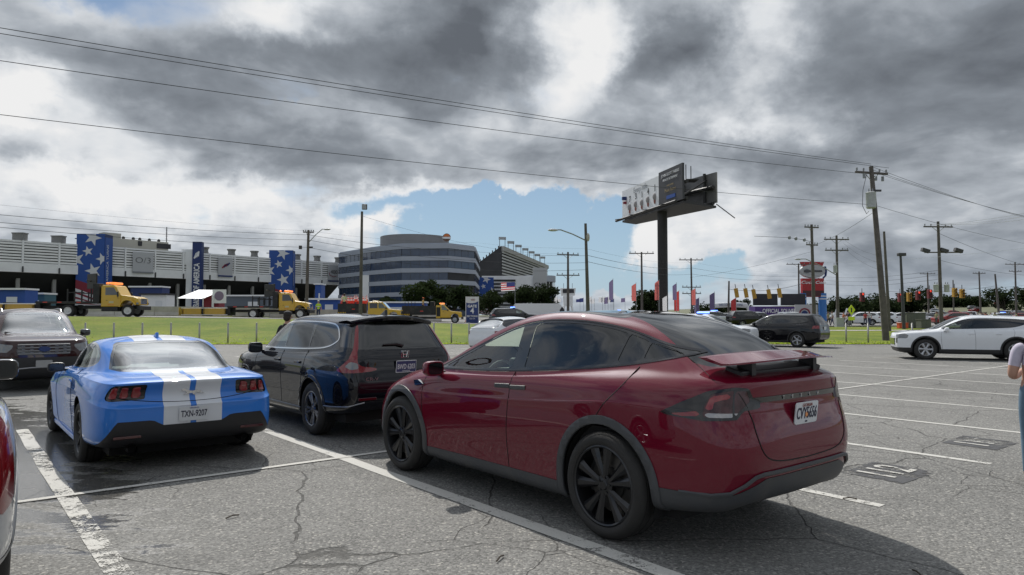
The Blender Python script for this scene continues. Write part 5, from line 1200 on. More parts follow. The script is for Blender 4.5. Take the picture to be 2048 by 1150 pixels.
for px, w, kind, lab in ((283, 6.2, 'a', 'grey sponsor board with outlined letters beside the first star banner'), (448, 5.2, 'b', 'grey sponsor board with striped bank emblem on the grandstand'), (664, 5.0, 'c', 'white board reading 400 on the grandstand')):
    t = empty('sponsor_board', gpt(gs_at(px), 0, .55), math.atan2(GD.y, GD.x), lab, 'sign')
    MB().box((0, 0, 16.9), (w, .2, 6.2)).build('panel', mat('board_grey', (.42, .43, .45), .6), t); MB().box((0, -.15, 13.7), (w, .25, .5)).build('lower_strip', NAVY if kind != 'a' else mat('grey_strip', (.2, .21, .23), .6), t)
    if kind == 'a': text('O/3', 2.6, STEELD, 'lettering', t, frame((0, -.16, 17.4), (1, 0, 0), (0, 0, 1)), .02, sx=1.2, offset=-.05)
    if kind == 'b':
        for k in range(4): MB().prism([(-1.4 + .6 * k, 16.6 + .3 * k), (-1.0 + .6 * k, 16.3 + .3 * k), (.2 + .5 * k, 17.6 + .2 * k), (-.2 + .5 * k, 17.9 + .2 * k)], -.16, -.11).build('emblem_bar', NAVY if k % 2 else BRED, t)
    if kind == 'c':
        text('400', 2.2, STEELD, 'lettering', t, frame((.3, -.16, 17.2), (1, 0, 0), (0, 0, 1)), .02); MB().tube([(-2, -.15, 17), (-1.6, -.15, 15.9), (0, -.15, 15.4), (1.4, -.15, 15.6)], .12, 5).build('swoosh', BRED, t)
for px, lab in ((40, 'boxed roof vent at the far end of the slatted grandstand'), (118, 'boxed roof vent just before the first star banner'), (412, 'round roof fan beside the bank sign tower'), (466, 'round roof fan above the striped bank emblem board'), (512, 'round roof fan just before the second star banner'), (598, 'round roof fan just past the second star banner'), (638, 'round roof fan near the 400 board'), (680, 'low roof fan at the office end of the grandstand')):
    b = MB().lathe([(1.3, 0), (1.3, .5), (1.15, .6), (1.15, 1.5), (1.5, 1.9), (1.5, 2.2), (0, 2.2)], 14) if px > 200 else MB().box((0, 0, .95), (3.0, 2, 1.9)).box((0, 0, 2.05), (3.3, 2.3, .3))
    tag(b.build('roof_vent', mat('vent_grey', (.20, .20, .20), .7, var=.2), loc=gpt(gs_at(px), 21.15, -1.5)), lab, 'vent')
pb = empty('press_box', gpt(gs_at(290), 21.1, -7), math.atan2(GD.y, GD.x), 'cream rooftop press box with aerials on the grandstand roof', 'building')
CREAM = mat('press_cream', (.42, .41, .36), .7, var=.1)
MB().box((0, 0, 1.6), (18, 5, 3.2)).build('wall', CREAM, pb); MB().box((-8, 0, 2.4), (5, 4, 4.8)).build('wall', CREAM, pb); MB().box((7.5, -2.6, 1.8), (4.5, .2, 1.6)).build('window', SHADOWM, pb); MB().box((0, -2.6, 2.1), (1.2, .2, 1.5)).build('window', SHADOWM, pb)
for x in (-6, -4, -1, 1, 4, 7): MB().ball((x, 0, 3.7), (.5, .5, .6)).build('dish', STEELD, pb)
MB().tube([(9.5, 0, 2), (9.5, 0, 8.5)], .15, 5).build('mast', STEELD, pb)
for k in range(4): MB().box((9.5, 0, 4.5 + k), (1.0 - .15 * k, .1, .1)).build('aerial', STEELD, pb)

# ------------------------------------------------------------ office block with a drum on its roof
OFF = mat('office_concrete', (.33, .36, .42), .7, var=.06, vscale=.2); OGL = mat('office_glass', (.03, .05, .095), .12, 0, .3, var=.25, vscale=.5)
def pt(px, Y): return Vector(((px - 1024) / F_PX * Y, Y))
plan = [pt(676, 268), pt(740, 247), pt(802, 234), pt(897, 232), pt(951, 243), pt(960, 290), pt(700, 300)]
ob = empty('office_building', (plan[3].x, plan[3].y, gz), 0, 'blue-grey office block with banded windows and round drum on its roof', 'building')
pl = [(q.x - plan[3].x, q.y - plan[3].y) for q in plan]; cen = (sum(q[0] for q in pl) / 7, sum(q[1] for q in pl) / 7)
def shrink(k): return [(cen[0] + (a - cen[0]) * k, cen[1] + (b - cen[1]) * k) for a, b in pl]
FL = 4.0
for f in range(6):
    z = f * FL; MB().prism(pl, z + 2.55, z + 4.0, 'z').build('spandrel_band', OFF, ob)
    q = shrink(.985)
    for i in range(5):
        a, b = q[i], q[i + 1]
        MB().add([(a[0], a[1], z - .02), (b[0], b[1], z - .02), (b[0], b[1], z + 2.57), (a[0], a[1], z + 2.57)], [(0, 1, 2, 3)]).build('window_and_recess_band', OGL if not (i == 3 and f in (2, 3)) else SHADOWM, ob)  # two corner bands are dark sheets standing in for the shaded balcony recess
        n = max(2, int(math.hypot(b[0] - a[0], b[1] - a[1]) / 3.0))
        mu = MB()
        for k in range(n + 1): mu.box((a[0] + (b[0] - a[0]) * k / n, a[1] + (b[1] - a[1]) * k / n, z + 1.28), (.10, .10, 2.5))
        tag(mu.build('mullions', STEELD, ob), kind='stuff')
MB().prism(shrink(.98), 23.9, 24.4, 'z').build('roof', OFF, ob)
dc = (pt(829, 258).x - plan[3].x, 258 - plan[3].y)
dr = MB().lathe([(12.6, 24.3), (12.6, 28.9), (12.2, 28.9), (12.2, 28.5), (0, 28.5)], 40, c=(dc[0], dc[1], 0)).build('drum', mat('drum_concrete', (.20, .20, .205), .8, var=.08, vscale=.3), ob, smooth=True)
lg = pt(893, 249); lx, ly = lg.x - plan[3].x, lg.y - plan[3].y
MB().lathe([(0, ly), (1.45, ly), (1.45, ly - .3), (0, ly - .3)], 24, 'y', c=(lx, 0, 28.0)).build('round_emblem', mat('emblem_dark', (.10, .05, .03), .5), ob); MB().prism([(lx - 1.2, 28.3), (lx + 1.2, 28.3), (lx + .7, 29.2), (lx - .7, 29.2)], ly - .4, ly - .31).build('emblem_top', mat('emblem_orange', (.5, .14, .03), .5), ob)
MB().box((lx, ly - .38, 27.85), (3.0, .1, .7)).build('emblem_band', mat('emblem_white', (.6, .6, .6), .5), ob)
MB().box((pt(731, 250).x - plan[3].x, 250 - plan[3].y, 8), (3.2, 4, 13)).build('stair_block', WALLW, ob)

# ------------------------------------------------------------ far stand on the turn, its buildings
fs = empty('far_grandstand', (-5, 330, 1.5), 0, 'tall far stand with slatted sloping back wall and floodlights on top', 'grandstand')
A_, B_ = Vector((0, 0, 0)), Vector((28, 130, 0)); wd = (B_ - A_).normalized(); wn = Vector((wd.y, -wd.x, 0)); Lw = (B_ - A_).length
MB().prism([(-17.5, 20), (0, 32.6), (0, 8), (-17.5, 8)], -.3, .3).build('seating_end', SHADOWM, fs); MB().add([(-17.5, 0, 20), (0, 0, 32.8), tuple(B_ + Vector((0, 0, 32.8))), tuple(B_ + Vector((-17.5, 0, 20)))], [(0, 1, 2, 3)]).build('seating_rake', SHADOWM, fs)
for k in range(12): MB().box((-17 + 1.42 * k, -.5, 20.6 + 1.05 * k), (.5, .5, 1.2)).build('seat_rail', STEELD, fs)
sm = MB().box((Lw / 2, 0, 0), (Lw, .3, .75)).mesh('slat', SLATM)
sm.materials[0] = mat('far_slat', (.42, .43, .43), .7)
for k in range(13): linkmesh('slat', sm, fs, tuple(wn * .4 + Vector((0, 0, 12.5 + 1.45 * k))), (0, 0, math.atan2(wd.y, wd.x)))
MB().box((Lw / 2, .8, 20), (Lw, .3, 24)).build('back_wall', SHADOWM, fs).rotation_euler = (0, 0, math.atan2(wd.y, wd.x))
MB().box((Lw / 2, 0, 31.6), (Lw, 2.5, 2.2)).build('roof_beam', mat('beam_grey', (.33, .33, .32), .7), fs).rotation_euler = (0, 0, math.atan2(wd.y, wd.x))
for k in range(7):
    c = A_ + wd * (Lw * (k + .1) / 7); f_ = MB().box((c.x, c.y, 36.6), (3.4, .8, 1.3), rz=.3).build('floodlight', mat('floodlight_grey', (.30, .32, .34), .5), fs)
    for dx in (-1.3, 1.3): MB().tube([(c.x + dx, c.y, 32), (c.x + dx, c.y, 36.5)], .14, 5).build('mast', STEELD, f_)
wb = empty('track_building', ((1010 - 1024) / F_PX * 300, 300, 1.5), 0, 'white track building with striped front below the far stand', 'building')
MB().box((3, 6, 8.5), (26, 10, 17)).build('wall', WALLW, wb)
for k in range(9): MB().box((-1.5, .8, 3.0 + 1.5 * k), (12, .4, .8)).build('louvre', SHADOWM, wb)
MB().box((15, .8, 11), (6.0, 1.5, 19)).build('stair_tower', mat('tower_grey', (.42, .43, .44), .7), wb); text('CMS', 2.6, STEELD, 'lettering', wb, frame((15, -.05, 13), (1, 0, 0), (0, 0, 1)), .02); MB().box((9, .8, 9), (4.6, .4, 5)).build('window', SHADOWM, wb)
cb = empty('round_pavilion', ((1078 - 1024) / F_PX * 310, 312, 1.5), 0, 'round grey pavilion with open deck beside the far stand', 'building')
for z0, z1, m_ in ((0, 8.5, NAVY), (8.5, 11.5, OFF), (14.8, 17.5, OFF)): MB().lathe([(7.5, z0), (7.5, z1), (0, z1)], 24).build('storey', m_, cb)
for k in range(14): MB().tube([(7.1 * math.cos(k * .449), 7.1 * math.sin(k * .449), 11.4), (7.1 * math.cos(k * .449), 7.1 * math.sin(k * .449), 14.9)], .12, 5).build('column', WALLW, cb)
MB().lathe([(6, 11.4), (6, 14.9)], 20).build('core', SHADOWM, cb)
wt = empty('watch_tower', ((1136 - 1024) / F_PX * 210, 210, 1.0), 0, 'white control tower on splayed legs behind a utility pole', 'tower'); wt.scale = (.52, .52, .60)
MB().box((0, 0, 12.6), (7.5, 5, 3.6), taper=(1.15, 1.1)).build('cabin', WHITE, wt); MB().box((0, -2.75, 13.0), (6.4, .2, 2.0)).build('window', SHADOWM, wt); MB().box((0, 0, 8), (5.2, 4, 5)).build('base', WHITE, wt)
for sx in (-1, 1):
    for sy in (-1, 1): MB().tube([(sx * 2, sy * 1.6, 6), (sx * 3.4, sy * 2.4, 0)], .45, 6).build('leg', WHITE, wt)
    MB().tube([(sx * 2.5, 0, 14), (sx * 2.5, 0, 17)], .12, 5).build('aerial', STEELD, wt)
t = empty('white_tent', ((1072 - 1024) / F_PX * 120, 120, tz(4, 120)), 0, 'white peaked tent below the dark trees by the far stand', 'tent')
MB().prism([(-4.2, 0), (-4.2, 2.2), (-3.6, 3.1), (3.8, 3.1), (4.6, 2.2), (4.6, 0)], -2.5, 2.5).build('canopy', WHITE, t); MB().prism([(3.9, .2), (3.9, 2), (4.3, 2.6), (4.7, 2), (4.7, .2)], -2.53, -2.5).build('doorway', SHADOWM, t)
# ------------------------------------------------------------ paddock clutter behind the trucks
def barrier(x0, y0, x1, y1, n):
    d = Vector((x1 - x0, y1 - y0, 0)); L = d.length / n; rz = math.atan2(d.y, d.x)
    me = MB().prism([(-.30, 0), (-.30, .1), (-.12, .35), (-.09, .82), (.09, .82), (.12, .35), (.30, .1), (.30, 0)], -L / 2 + .02, L / 2 - .02, 'x').mesh('jersey_barrier', CONC)
    for k in range(n):
        c = Vector((x0, y0, 0)) + d * ((k + .5) / n); o = linkmesh('jersey_barrier', me, None, (c.x, c.y, tz(c.x, c.y) + .02), (0, 0, rz), (1, 1, 1.2)); tag(o, 'concrete barrier section in the row behind the yellow trucks', 'barrier', 'concrete barriers along the road')
barrier(-58, 66, -8, 79.5, 14)
cl = random.Random(11)
def booth(px, Y, w, h, m_, lab, nm='sponsor_stand', roof=None):
    X = (px - 1024) / F_PX * Y; t = empty(nm, (X, Y, tz(X, Y)), 0, lab, 'stand'); MB().box((0, 0, h / 2), (w, 2.4, h)).build('panel', m_, t); MB().box((0, -.2, h + .12), (w + .3, 2.9, .22)).build('roof', roof or WHITE, t); MB().box((w * .2, -1.23, h * .5), (w * .25, .05, h * .45)).build('notice', PLATEW, t); return t
booth(20, 90, 5.5, 3.2, BBLUE, 'blue sponsor stand at the far end behind the maroon SUV'); booth(70, 96, 4.2, 2.8, mat('teal_panel', (.03, .10, .14), .6), 'teal sponsor stand beside the blue sponsor stand')
booth(316, 100, 3.6, 2.9, WHITE, 'small white trailer behind the hood of the first flatbed', 'parked_trailer', SHADOWM)
booth(495, 110, 7.2, 3.0, mat('slate_panel', (.10, .12, .15), .6), 'slate merchandise stand between tent and second flatbed'); booth(650, 100, 4.5, 2.4, BBLUE, 'blue banner stand beside the worker in a lime vest'); booth(760, 105, 14, 2.2, BBLUE, 'long blue banner wall behind the crew cab truck')
booth(300, 112, 5, 4.4, NAVY, 'navy stand behind the white trailer'); booth(640, 118, 1.0, 5.2, BBLUE, 'tall narrow blue banner by the second star banner', 'tall_banner')
t = empty('canopy_tent', ((402 - 1024) / F_PX * 82, 82, tz(-36, 82)), 0, 'white sloping canopy tent with dark red side by the flatbed', 'tent')
MB().add([(-2.1, -1.6, 2.05), (.9, -1.6, 2.0), (2.0, 1.6, 3.1), (-1.0, 1.6, 3.15)], [(0, 1, 2, 3)]).build('canopy', WHITE, t); MB().box((1.3, .6, 1.3), (1.8, 1.6, 2.4)).build('side_wall', BRED, t); MB().box((2.3, -.4, 2.3), (1.6, .1, 1.6)).build('sign', WHITE, t); MB().lathe([(0, -.47), (.55, -.47), (.55, -.45)], 16, 'y', c=(2.3, 0, 2.35)).build('sign_emblem', mat('grey_emblem', (.2, .15, .22), .5), t)
for x, y in ((-2, -1.5), (.9, -1.5), (1.9, 1.5), (-1, 1.5)): MB().tube([(x, y, 0), (x, y, 2.2)], .05, 6).build('pole', WHITE, t)
MB().tube([(1.6, -.5, 0), (1.6, -.5, 2.3)], .13, 8).build('sign_post', WHITE, t)
g4 = empty('gate_sign', ((944.5 - 1024) / F_PX * 77, 77, tz(-4.4, 77)), .03, 'white and navy upright sign reading GATE 4 beside the pickup', 'sign')
MB().box((0, 0, 1.47), (1.40, .10, 2.94)).build('panel', mat('gate_blue', (.02, .045, .18), .55), g4); MB().prism([(-.70, 2.94), (.70, 2.94), (.70, 2.45), (.35, 2.28), (0, 2.22), (-.35, 2.22), (-.70, 2.30)], -.065, -.052).build('white_header', BWHITE, g4)
for x in (-.70, .70): MB().box((x, -.01, 1.47), (.07, .14, 2.96)).build('edge', BWHITE, g4)
LW = MATS['sign_white']
text('400', .30, BRED, 'lettering', g4, frame((.05, -.08, 2.58), (1, 0, 0), (0, 0, 1)), .005, shear=.2); text('GATE', .40, LW, 'lettering', g4, frame((0, -.08, 1.88), (1, 0, 0), (0, 0, 1)), .005, offset=.012); text('4', .82, LW, 'lettering', g4, frame((0, -.08, 1.36), (1, 0, 0), (0, 0, 1)), .005, offset=.02)
text('SECTIONS', .26, LW, 'lettering', g4, frame((0, -.08, .78), (1, 0, 0), (0, 0, 1)), .005, offset=.006); text('123-131', .2, LW, 'lettering', g4, frame((0, -.08, .52), (1, 0, 0), (0, 0, 1)), .005, offset=.004)

# ------------------------------------------------------------ billboard on a single column
BZ0, BZ1 = 17.4, 21.7
bbp = Vector((21.9, 101.5, tz(21.9, 101.5))); bb = empty('billboard', bbp, 0, 'double-sided roadside billboard on a thick dark steel column', 'billboard')
rel = lambda x, y, z: Vector((x - bbp.x, y - bbp.y, z - bbp.z))
STC = mat('column_steel', (.018, .017, .017), .6, var=.3)
MB().tube([(0, 0, -.2), (0, 0, 17.2 - bbp.z)], .72, 24).build('column', STC, bb, smooth=True)
a, b = Vector((17.9, 113, 0)), Vector((22.9, 93, 0)); c_, d_ = Vector((20.5, 115.5, 0)), Vector((28.6, 97.5, 0))
def board(name, p, q, k0, k1, z0, z1, m_, th=.25, off=0.0):
    u = (q - p); L = u.length; u.normalize(); n_ = Vector((-u.y, u.x, 0)); n_ = n_ if n_.x < 0 else -n_
    p0, p1 = p + u * L * k0, p + u * L * k1; V = []
    for z in (z0, z1):
        for q_, o_ in ((p0, off), (p1, off), (p1, off - th), (p0, off - th)): w_ = q_ + n_ * o_; V.append(tuple(rel(w_.x, w_.y, z)))
    return MB().add(V, [(0, 3, 2, 1), (4, 5, 6, 7), (0, 1, 5, 4), (1, 2, 6, 5), (2, 3, 7, 6), (3, 0, 4, 7)]).build(name, m_, bb), u, n_, L
wh, u1, n1, L1 = board('white_panel', a, b, 0, .66, BZ0, BZ1, mat('billboard_white', (.76, .77, .79), .6))
dk, _, _, _ = board('dark_panel', a, b, .655, 1.0, BZ0 - .25, BZ1 + .35, mat('billboard_dark', (.045, .045, .052), .6), .3, .12)
board('rear_panel', c_, d_, .02, 1, BZ0, BZ1, mat('billboard_back', (.17, .165, .16), .8, var=.3, vscale=.6))
def bface(k, z, off=.03): q = a + (b - a) * k + n1 * off; return rel(q.x, q.y, z)
fr = lambda k, z, off=.03: frame(bface(k, z, off), u1, (0, 0, 1))
for k, z, n_, s_ in ((.15, 19.9, '7', 1.3), (.26, 20.0, '3', 1.3), (.37, 19.9, '1', 1.3), (.475, 20.0, '4', 1.3), (.585, 20.1, '1', 1.4)):
    text(n_, s_, STEELD, 'lettering', wh, fr(k, z), .01, offset=.02)
    MB().ball(tuple(bface(k, z - 1.25)), (.35, .35, .55)).build('figure', mat('figure_grey', (.30, .28, .28), .7), wh); MB().ball(tuple(bface(k, z - 1.85)), (.2, .2, .45)).build('figure', mat('figure_red', (.3, .12, .1), .7), wh)
text('Every mile', 1.2, mat('pale_ink', (.36, .38, .41), .6), 'lettering', wh, fr(.34, 21.0), .01)
MB().box(tuple(bface(.075, 20.3)), (.5, 1.2, .5), rz=math.atan2(u1.y, u1.x)).build('badge', NAVY, wh); MB().box(tuple(bface(.075, 19.6)), (.5, .8, .35), rz=math.atan2(u1.y, u1.x)).build('badge', BRED, wh)
for s_, sz, z, m_ in (('JOHN SCOTT FARRIS', .58, 21.3, LW), ('PRIVATE RETIREMENT', .46, 20.6, LW), ('now serving', .42, 19.75, mat('gold_ink', (.35, .27, .15), .6)), ('Music Farms', .66, 19.05, MATS['gold_ink'])): text(s_, sz, m_, 'lettering', dk, fr(.83, z, .16), .01)
MB().box(tuple(bface(.84, 18.05, .14)), (2.6, .1, .5), rz=math.atan2(u1.y, u1.x)).build('blue_strip', BBLUE, dk)
def beam(p, q, r=.16, nm='beam'): MB().tube([rel(*p), rel(*q)], r, 6).build(nm, STC, bb)
for z in (BZ0 - .1, 19.6): beam((a.x + .5, a.y, z), (b.x + .5, b.y, z), .28); beam((c_.x - .4, c_.y, z), (d_.x - .4, d_.y, z), .28)
for k in (.15, .4, .65, .9):
    p, q = a + (b - a) * k, c_ + (d_ - c_) * k; beam((p.x, p.y, BZ0 - .2), (q.x, q.y, BZ0 - .2), .2); beam((p.x, p.y, BZ0), (q.x, q.y, BZ1 - .8), .14); beam((q.x - .3, q.y, BZ0 - .3), (q.x - .3, q.y, BZ1 + .1), .22)
w = MB()
for p, q, sg in ((a, b, n1),):
    s0, s1 = p + sg * 1.1, q + sg * 1.1; beam((s0.x, s0.y, BZ0 - .55), (s1.x, s1.y, BZ0 - .55), .2, 'catwalk')
    for k in range(4): z0 = p + (q - p) * ((k + .5) / 4); e = z0 + sg * 2.3; beam((z0.x, z0.y, BZ0 - .4), (e.x, e.y, BZ0 - .7), .06, 'lamp_arm')
V_ = [tuple(rel(q_.x, q_.y, z_)) for z_ in (BZ0 - .75, BZ0 - .45) for q_ in (a, b, d_, c_)]; MB().add(V_, [(0, 1, 2, 3), (7, 6, 5, 4), (0, 4, 5, 1), (1, 5, 6, 2), (2, 6, 7, 3), (3, 7, 4, 0)]).build('soffit', STC, bb)
beam((d_.x, d_.y, BZ0 - .2), (d_.x + 2.6, d_.y, BZ0 - 2.2), .07, 'lamp_arm'); beam((23.4, 93.5, BZ0 + 2.5), (23.4, 93.5, BZ1 + .2), .06, 'aerial'); beam((24.2, 94, BZ0 + 2.5), (24.2, 94, BZ1 + .1), .06, 'aerial')
MB().box(tuple(rel(24.3, 94.5, 19.9)), (1.6, 2, .12)).build('platform', STC, bb)

# ------------------------------------------------------------ tall drink sign on two blue columns
CY = 140.0; cx = (1625 - 1024) / F_PX * CY; cs = empty('pylon_sign', (cx, CY, tz(cx, CY)), 0, 'tall red soft drink pylon sign on two blue columns', 'sign')
RED = mat('sign_red', (.33, .012, .018), .45)
for x in (-2.0, 2.0):
    MB().tube([(x, 0, 0), (x, 0, 8.2)], .75, 16).build('column', mat('column_blue', (.03, .15, .42), .5), cs, smooth=True)
    for z in (6.4, 7.2): MB().lathe([(.77, z), (.77, z + .3)], 16, c=(x, 0, 0)).build('band', BWHITE, cs)
MB().box((0, 0, 9.8), (4.3, 1.0, 5.4)).build('panel', RED, cs); MB().box((0, -.52, 8.1), (4.2, .06, 1.7)).build('screen', mat('sign_screen', (.05, .006, .01), .3), cs)
text('Coca-Cola', 1.15, LW, 'lettering', cs, frame((0, -.53, 11.3), (1, .0, 0), (0, 0, 1)), .01, shear=.3, offset=.015)
cs.scale = (1.0, 1, .69)
o = MB().lathe([(0, -.4), (2.1, -.4), (2.25, -.2), (2.25, .2), (2.1, .4), (0, .4)], 28, 'y').build('oval', mat('oval_grey', (.36, .37, .38), .5), cs, smooth=True, loc=(0, 0, 14.6)); o.scale = (1.15, 1, .9)
MB().prism([(-2.0, 16.1), (2.0, 16.1), (2.35, 17.3), (-2.35, 17.3)], -.35, .35).build('crown', RED, cs); MB().box((0, -.5, 14.6), (3.6, .1, .5)).build('oval_mark', STEELD, cs); MB().lathe([(.0, -.52), (.6, -.52)], 14, 'y', c=(-1.2, 0, 14.6)).build('oval_mark', mat('mark_grey', (.12, .13, .15), .5), cs)
MB().tube([(2.4 + .0 * k, 0, 0) for k in ()] or [(2.2, 0, 12.6), (2.7, 0, 13.4), (2.8, 0, 14.6), (2.6, 0, 16.0)], .22, 6).build('rim', NAVY, cs)
for k in range(2): MB().tube([(3.4 + 2 * k, -1, 0), (4.4 + 2 * k, -1, 3.8)], .18, 5).build('brace', WALLW, cs)
ss = empty('souvenir_stand', ((1565 - 1024) / F_PX * 120, 120, tz(46, 120)), 0, 'long purple stand reading OFFICIAL SOUVENIR beside the drink sign', 'stand')
PUR = mat('stand_purple', (.055, .02, .16), .5); MB().box((0, 0, 1.4), (10.5, 3, 2.8)).build('wall', PUR, ss); text('OFFICIAL SOUVENIRS', .95, LW, 'lettering', ss, frame((-.6, -1.56, 2.0), (1, 0, 0), (0, 0, 1)), .01, sx=.75, offset=.01)
for x in (-2.6, 2.2): MB().box((x, 1, 4.0), (4.2, .3, 2.0)).build('roof_board', SHADOWM, ss)
t = empty('emblem_board', ((1612 - 1024) / F_PX * 112, 112, tz(47, 112)), 0, 'grey board with round emblem beside the souvenir stand', 'sign'); MB().box((0, 0, 1.5), (3.6, .2, 3)).build('panel', mat('emblem_board_grey', (.40, .40, .42), .6), t); MB().tube([(-.3 + .8 * math.cos(k * .2618), -.13, 1.55 + .8 * math.sin(k * .2618)) for k in range(25)], .12, 5).build('emblem_ring', BRED, t); MB().lathe([(0, -.14), (.5, -.14)], 18, 'y', c=(-.3, 0, 1.55)).build('emblem_core', NAVY, t)
t = empty('entry_arch', ((1466 - 1024) / F_PX * 150, 150, tz(47, 150)), 0, 'white inflated entry arch reading WELCOME by feather banners', 'arch'); t.scale = (.50, .5, .72)
MB().tube([(-9, 0, 0), (-9, 0, 3.6), (-8.3, 0, 4.6), (0, 0, 4.9), (5.8, 0, 4.6), (6.8, 0, 3.4), (6.8, 0, 0)], .75, 10).build('tube', mat('arch_white', (.55, .57, .6), .6), t, smooth=True); text('WELCOME RACE FANS', 1.0, NAVY, 'lettering', t, frame((-1.2, -.80, 4.75), (1, 0, 0), (0, 0, 1)), .01)

# ------------------------------------------------------------ poles, wires, signals
INS = mat('insulator', (.22, .23, .24), .4); XFM = mat('transformer_grey', (.38, .40, .40), .5, var=.1)
POLES = {}
def upole(key, top, foot_px, Y, label, r=.16, arms=(), steel=False, z0=None, extra=None, group=None):
    """pole from its top pixel to its foot, arms as (height below top, half width, yaw)"""
    tp = at(top[0], top[1], Y); fx = (foot_px - 1024) / F_PX * Y; fz = tz(fx, Y) if z0 is None else z0
    o = empty('utility_pole' if not steel else 'lamp_post', (fx, Y, fz), 0, label, 'pole', group)
    d = tp - Vector((fx, Y, fz)); n = 5
    MB().tube([d * (k / n) * 1.0 - (Vector((0, 0, .3)) if k == 0 else Vector()) for k in range(n + 1)], r * 1.25, 10, r1=r * .78).build('shaft', STEELD if steel else CREO, o, smooth=True)
    for drop, hw, yw in arms:
        c = d * (1 - drop / d.length); ar = MB().box(c, (2 * hw, .12, .13), rz=yw).build('cross_arm', CREO, o)
        for k in (-.92, -.5, .5, .92):
            q = c + Vector((math.cos(yw), math.sin(yw), 0)) * hw * k; MB().lathe([(.03, .05), (.03, .12), (.07, .14), (.05, .2), (.07, .22), (.05, .28), (.0, .3)], 8, c=tuple(q)).build('insulator', INS, ar)
        for sg in (1, -1): MB().tube([c + Vector((math.cos(yw), math.sin(yw), 0)) * hw * .45 * sg, c - Vector((0, 0, .55))], .025, 5).build('brace', GALV, ar)
    POLES[key] = (Vector((fx, Y, fz)), d); return o, d
def cobra(o, d, drop, reach, rise, m=None, flip=False):
    c = d * (1 - drop / d.length); s_ = -1 if reach < 0 else 1
    a = MB().tube([c, c + Vector((reach * .45, 0, rise * .6)), c + Vector((reach * .85, 0, rise)), c + Vector((reach, 0, rise))], .05, 6).build('lamp_arm', GALV, o, smooth=True)
    MB().ball(tuple(c + Vector((reach + .25 * s_, 0, rise - .02))), (.42, .16, .11)).build('lamp_head', mat('lamp_grey', (.45, .46, .47), .5), a)
def can(o, p, r=.28, h=.9):
    q = MB().lathe([(r * .8, 0), (r, .05), (r, h - .08), (r * 1.06, h - .05), (r * .7, h), (0, h)], 16, c=tuple(p)).build('transformer', XFM, o, smooth=True)
    for k in (-.12, .12): MB().lathe([(.05, h), (.03, h + .22), (0, h + .24)], 8, c=(p[0] + k, p[1], p[2])).build('bushing', INS, q)
# A: the big leaning pole in the verge
o, d = upole('A', (1742, 333), 1771, 44.7, 'big leaning wooden utility pole with transformer standing in the grass',   .17, [(.42, 1.25, .28)])
can(o, d * (1 - 2.75 / d.length) + Vector((-.36, -.25, 0)), .30, 1.05); MB().box(d * (1 - 1.6 / d.length) + Vector((.15, -.2, 0)), (.5, .12, .12)).build('cutout', STEELD, o)
for dx, dy in ((-.7, -.8), (.45, .5), (1.0, .85)): MB().tube([d + Vector((dx, dy * .6, -.55)), d + Vector((dx, dy * .6, -.85))], .09, 8).build('hanging_insulator', INS, o)
MB().tube([d + Vector((-.5, -.4, -.6)), d + Vector((-.75, -.4, -1.6)), d + Vector((-.8, -.4, -2.6)), d + Vector((-.5, -.3, -3.1)), d + Vector((-.2, 0, -2.9))], .018, 5).build('jumper', WIREM, o)
upole('B', (1768, 463), 1778, 62, 'slim dark pole close behind the big leaning pole', .12)
o, d = upole('C', (1801, 510), 1807, 68, 'dark lamp post with small hooked head right of the leaning pole', .13, steel=True); MB().box(d + Vector((.1, 0, .05)), (.75, .4, .3)).build('lamp_head', STEELD, o, bevel=.05)
o, d = upole('D', (1876, 443), 1882, 72, 'wooden utility pole with three pole-top switches above the white crossover', .16, [(.55, 1.6, .1)])
for k in (-1.4, .5, 2.0): MB().box(d * (1 - 3.0 / d.length) + Vector((k, 0, 0)), (.8, .4, .35), rot=Matrix.Rotation(.3, 3, 'Y')).build('switch', STEELD, o)
MB().box(d * (1 - 3.2 / d.length) + Vector((.3, 0, 0)), (3.6, .1, .12)).build('switch_arm', CREO, o)
for k in (-.6, .5): can(o, d * (1 - 7.3 / d.length) + Vector((k, -.25, 0)), .25, .8)
o, d = upole('E', (1623, 449), 1628, 75, 'wooden utility pole in front of the tall drink sign', .17, [(.3, .9, .3), (2.2, .8, .4)])
for k in (-2.4, -1.7, -.8): MB().lathe([(.05, 0), (.16, .06), (.16, .30), (.06, .36)], 8, c=tuple(d + Vector((k, 0, -1.6 - .15 * (k + 2.4))))).build('hanging_insulator', INS, o)
MB().tube([d + Vector((0, 0, -1.9)), d + Vector((-.8, 0, -1.66)), d + Vector((-1.7, 0, -1.53)), d + Vector((-2.4, 0, -1.42)), d + Vector((-6, .5, -1.2))], .02, 5).build('dead_end_wire', WIREM, o)
o, d = upole('F', (1673, 471), 1675, 80, 'wooden utility pole with two cross arms and street lamp beside the drink sign', .15, [(.45, 1.5, .1), (1.7, 1.4, .1)]); cobra(o, d, 4.6, -4.2, 1.9); can(o, d * (1 - 4.3 / d.length) + Vector((-.3, -.2, 0)), .22, .9)
MB().box((0, -.3, .5), (.85, .6, 1.1)).build('cabinet', XFM, o)
upole('G', (1597, 527), 1598, 130, 'thin utility pole with single cross arm left of the drink sign', .16, [(.15, 2.3, .05)]); upole('H', (1382, 516), 1384, 110, 'utility pole with three cross arms right of the billboard column', .15, [(.3, 1.9, .05), (4.6, 1.5, .05), (5.6, 1.5, .05)])
upole('I', (1283, 504), 1284, 100, 'dark utility pole with wide top arm left of the billboard column', .16, [(.2, 1.8, .05)])
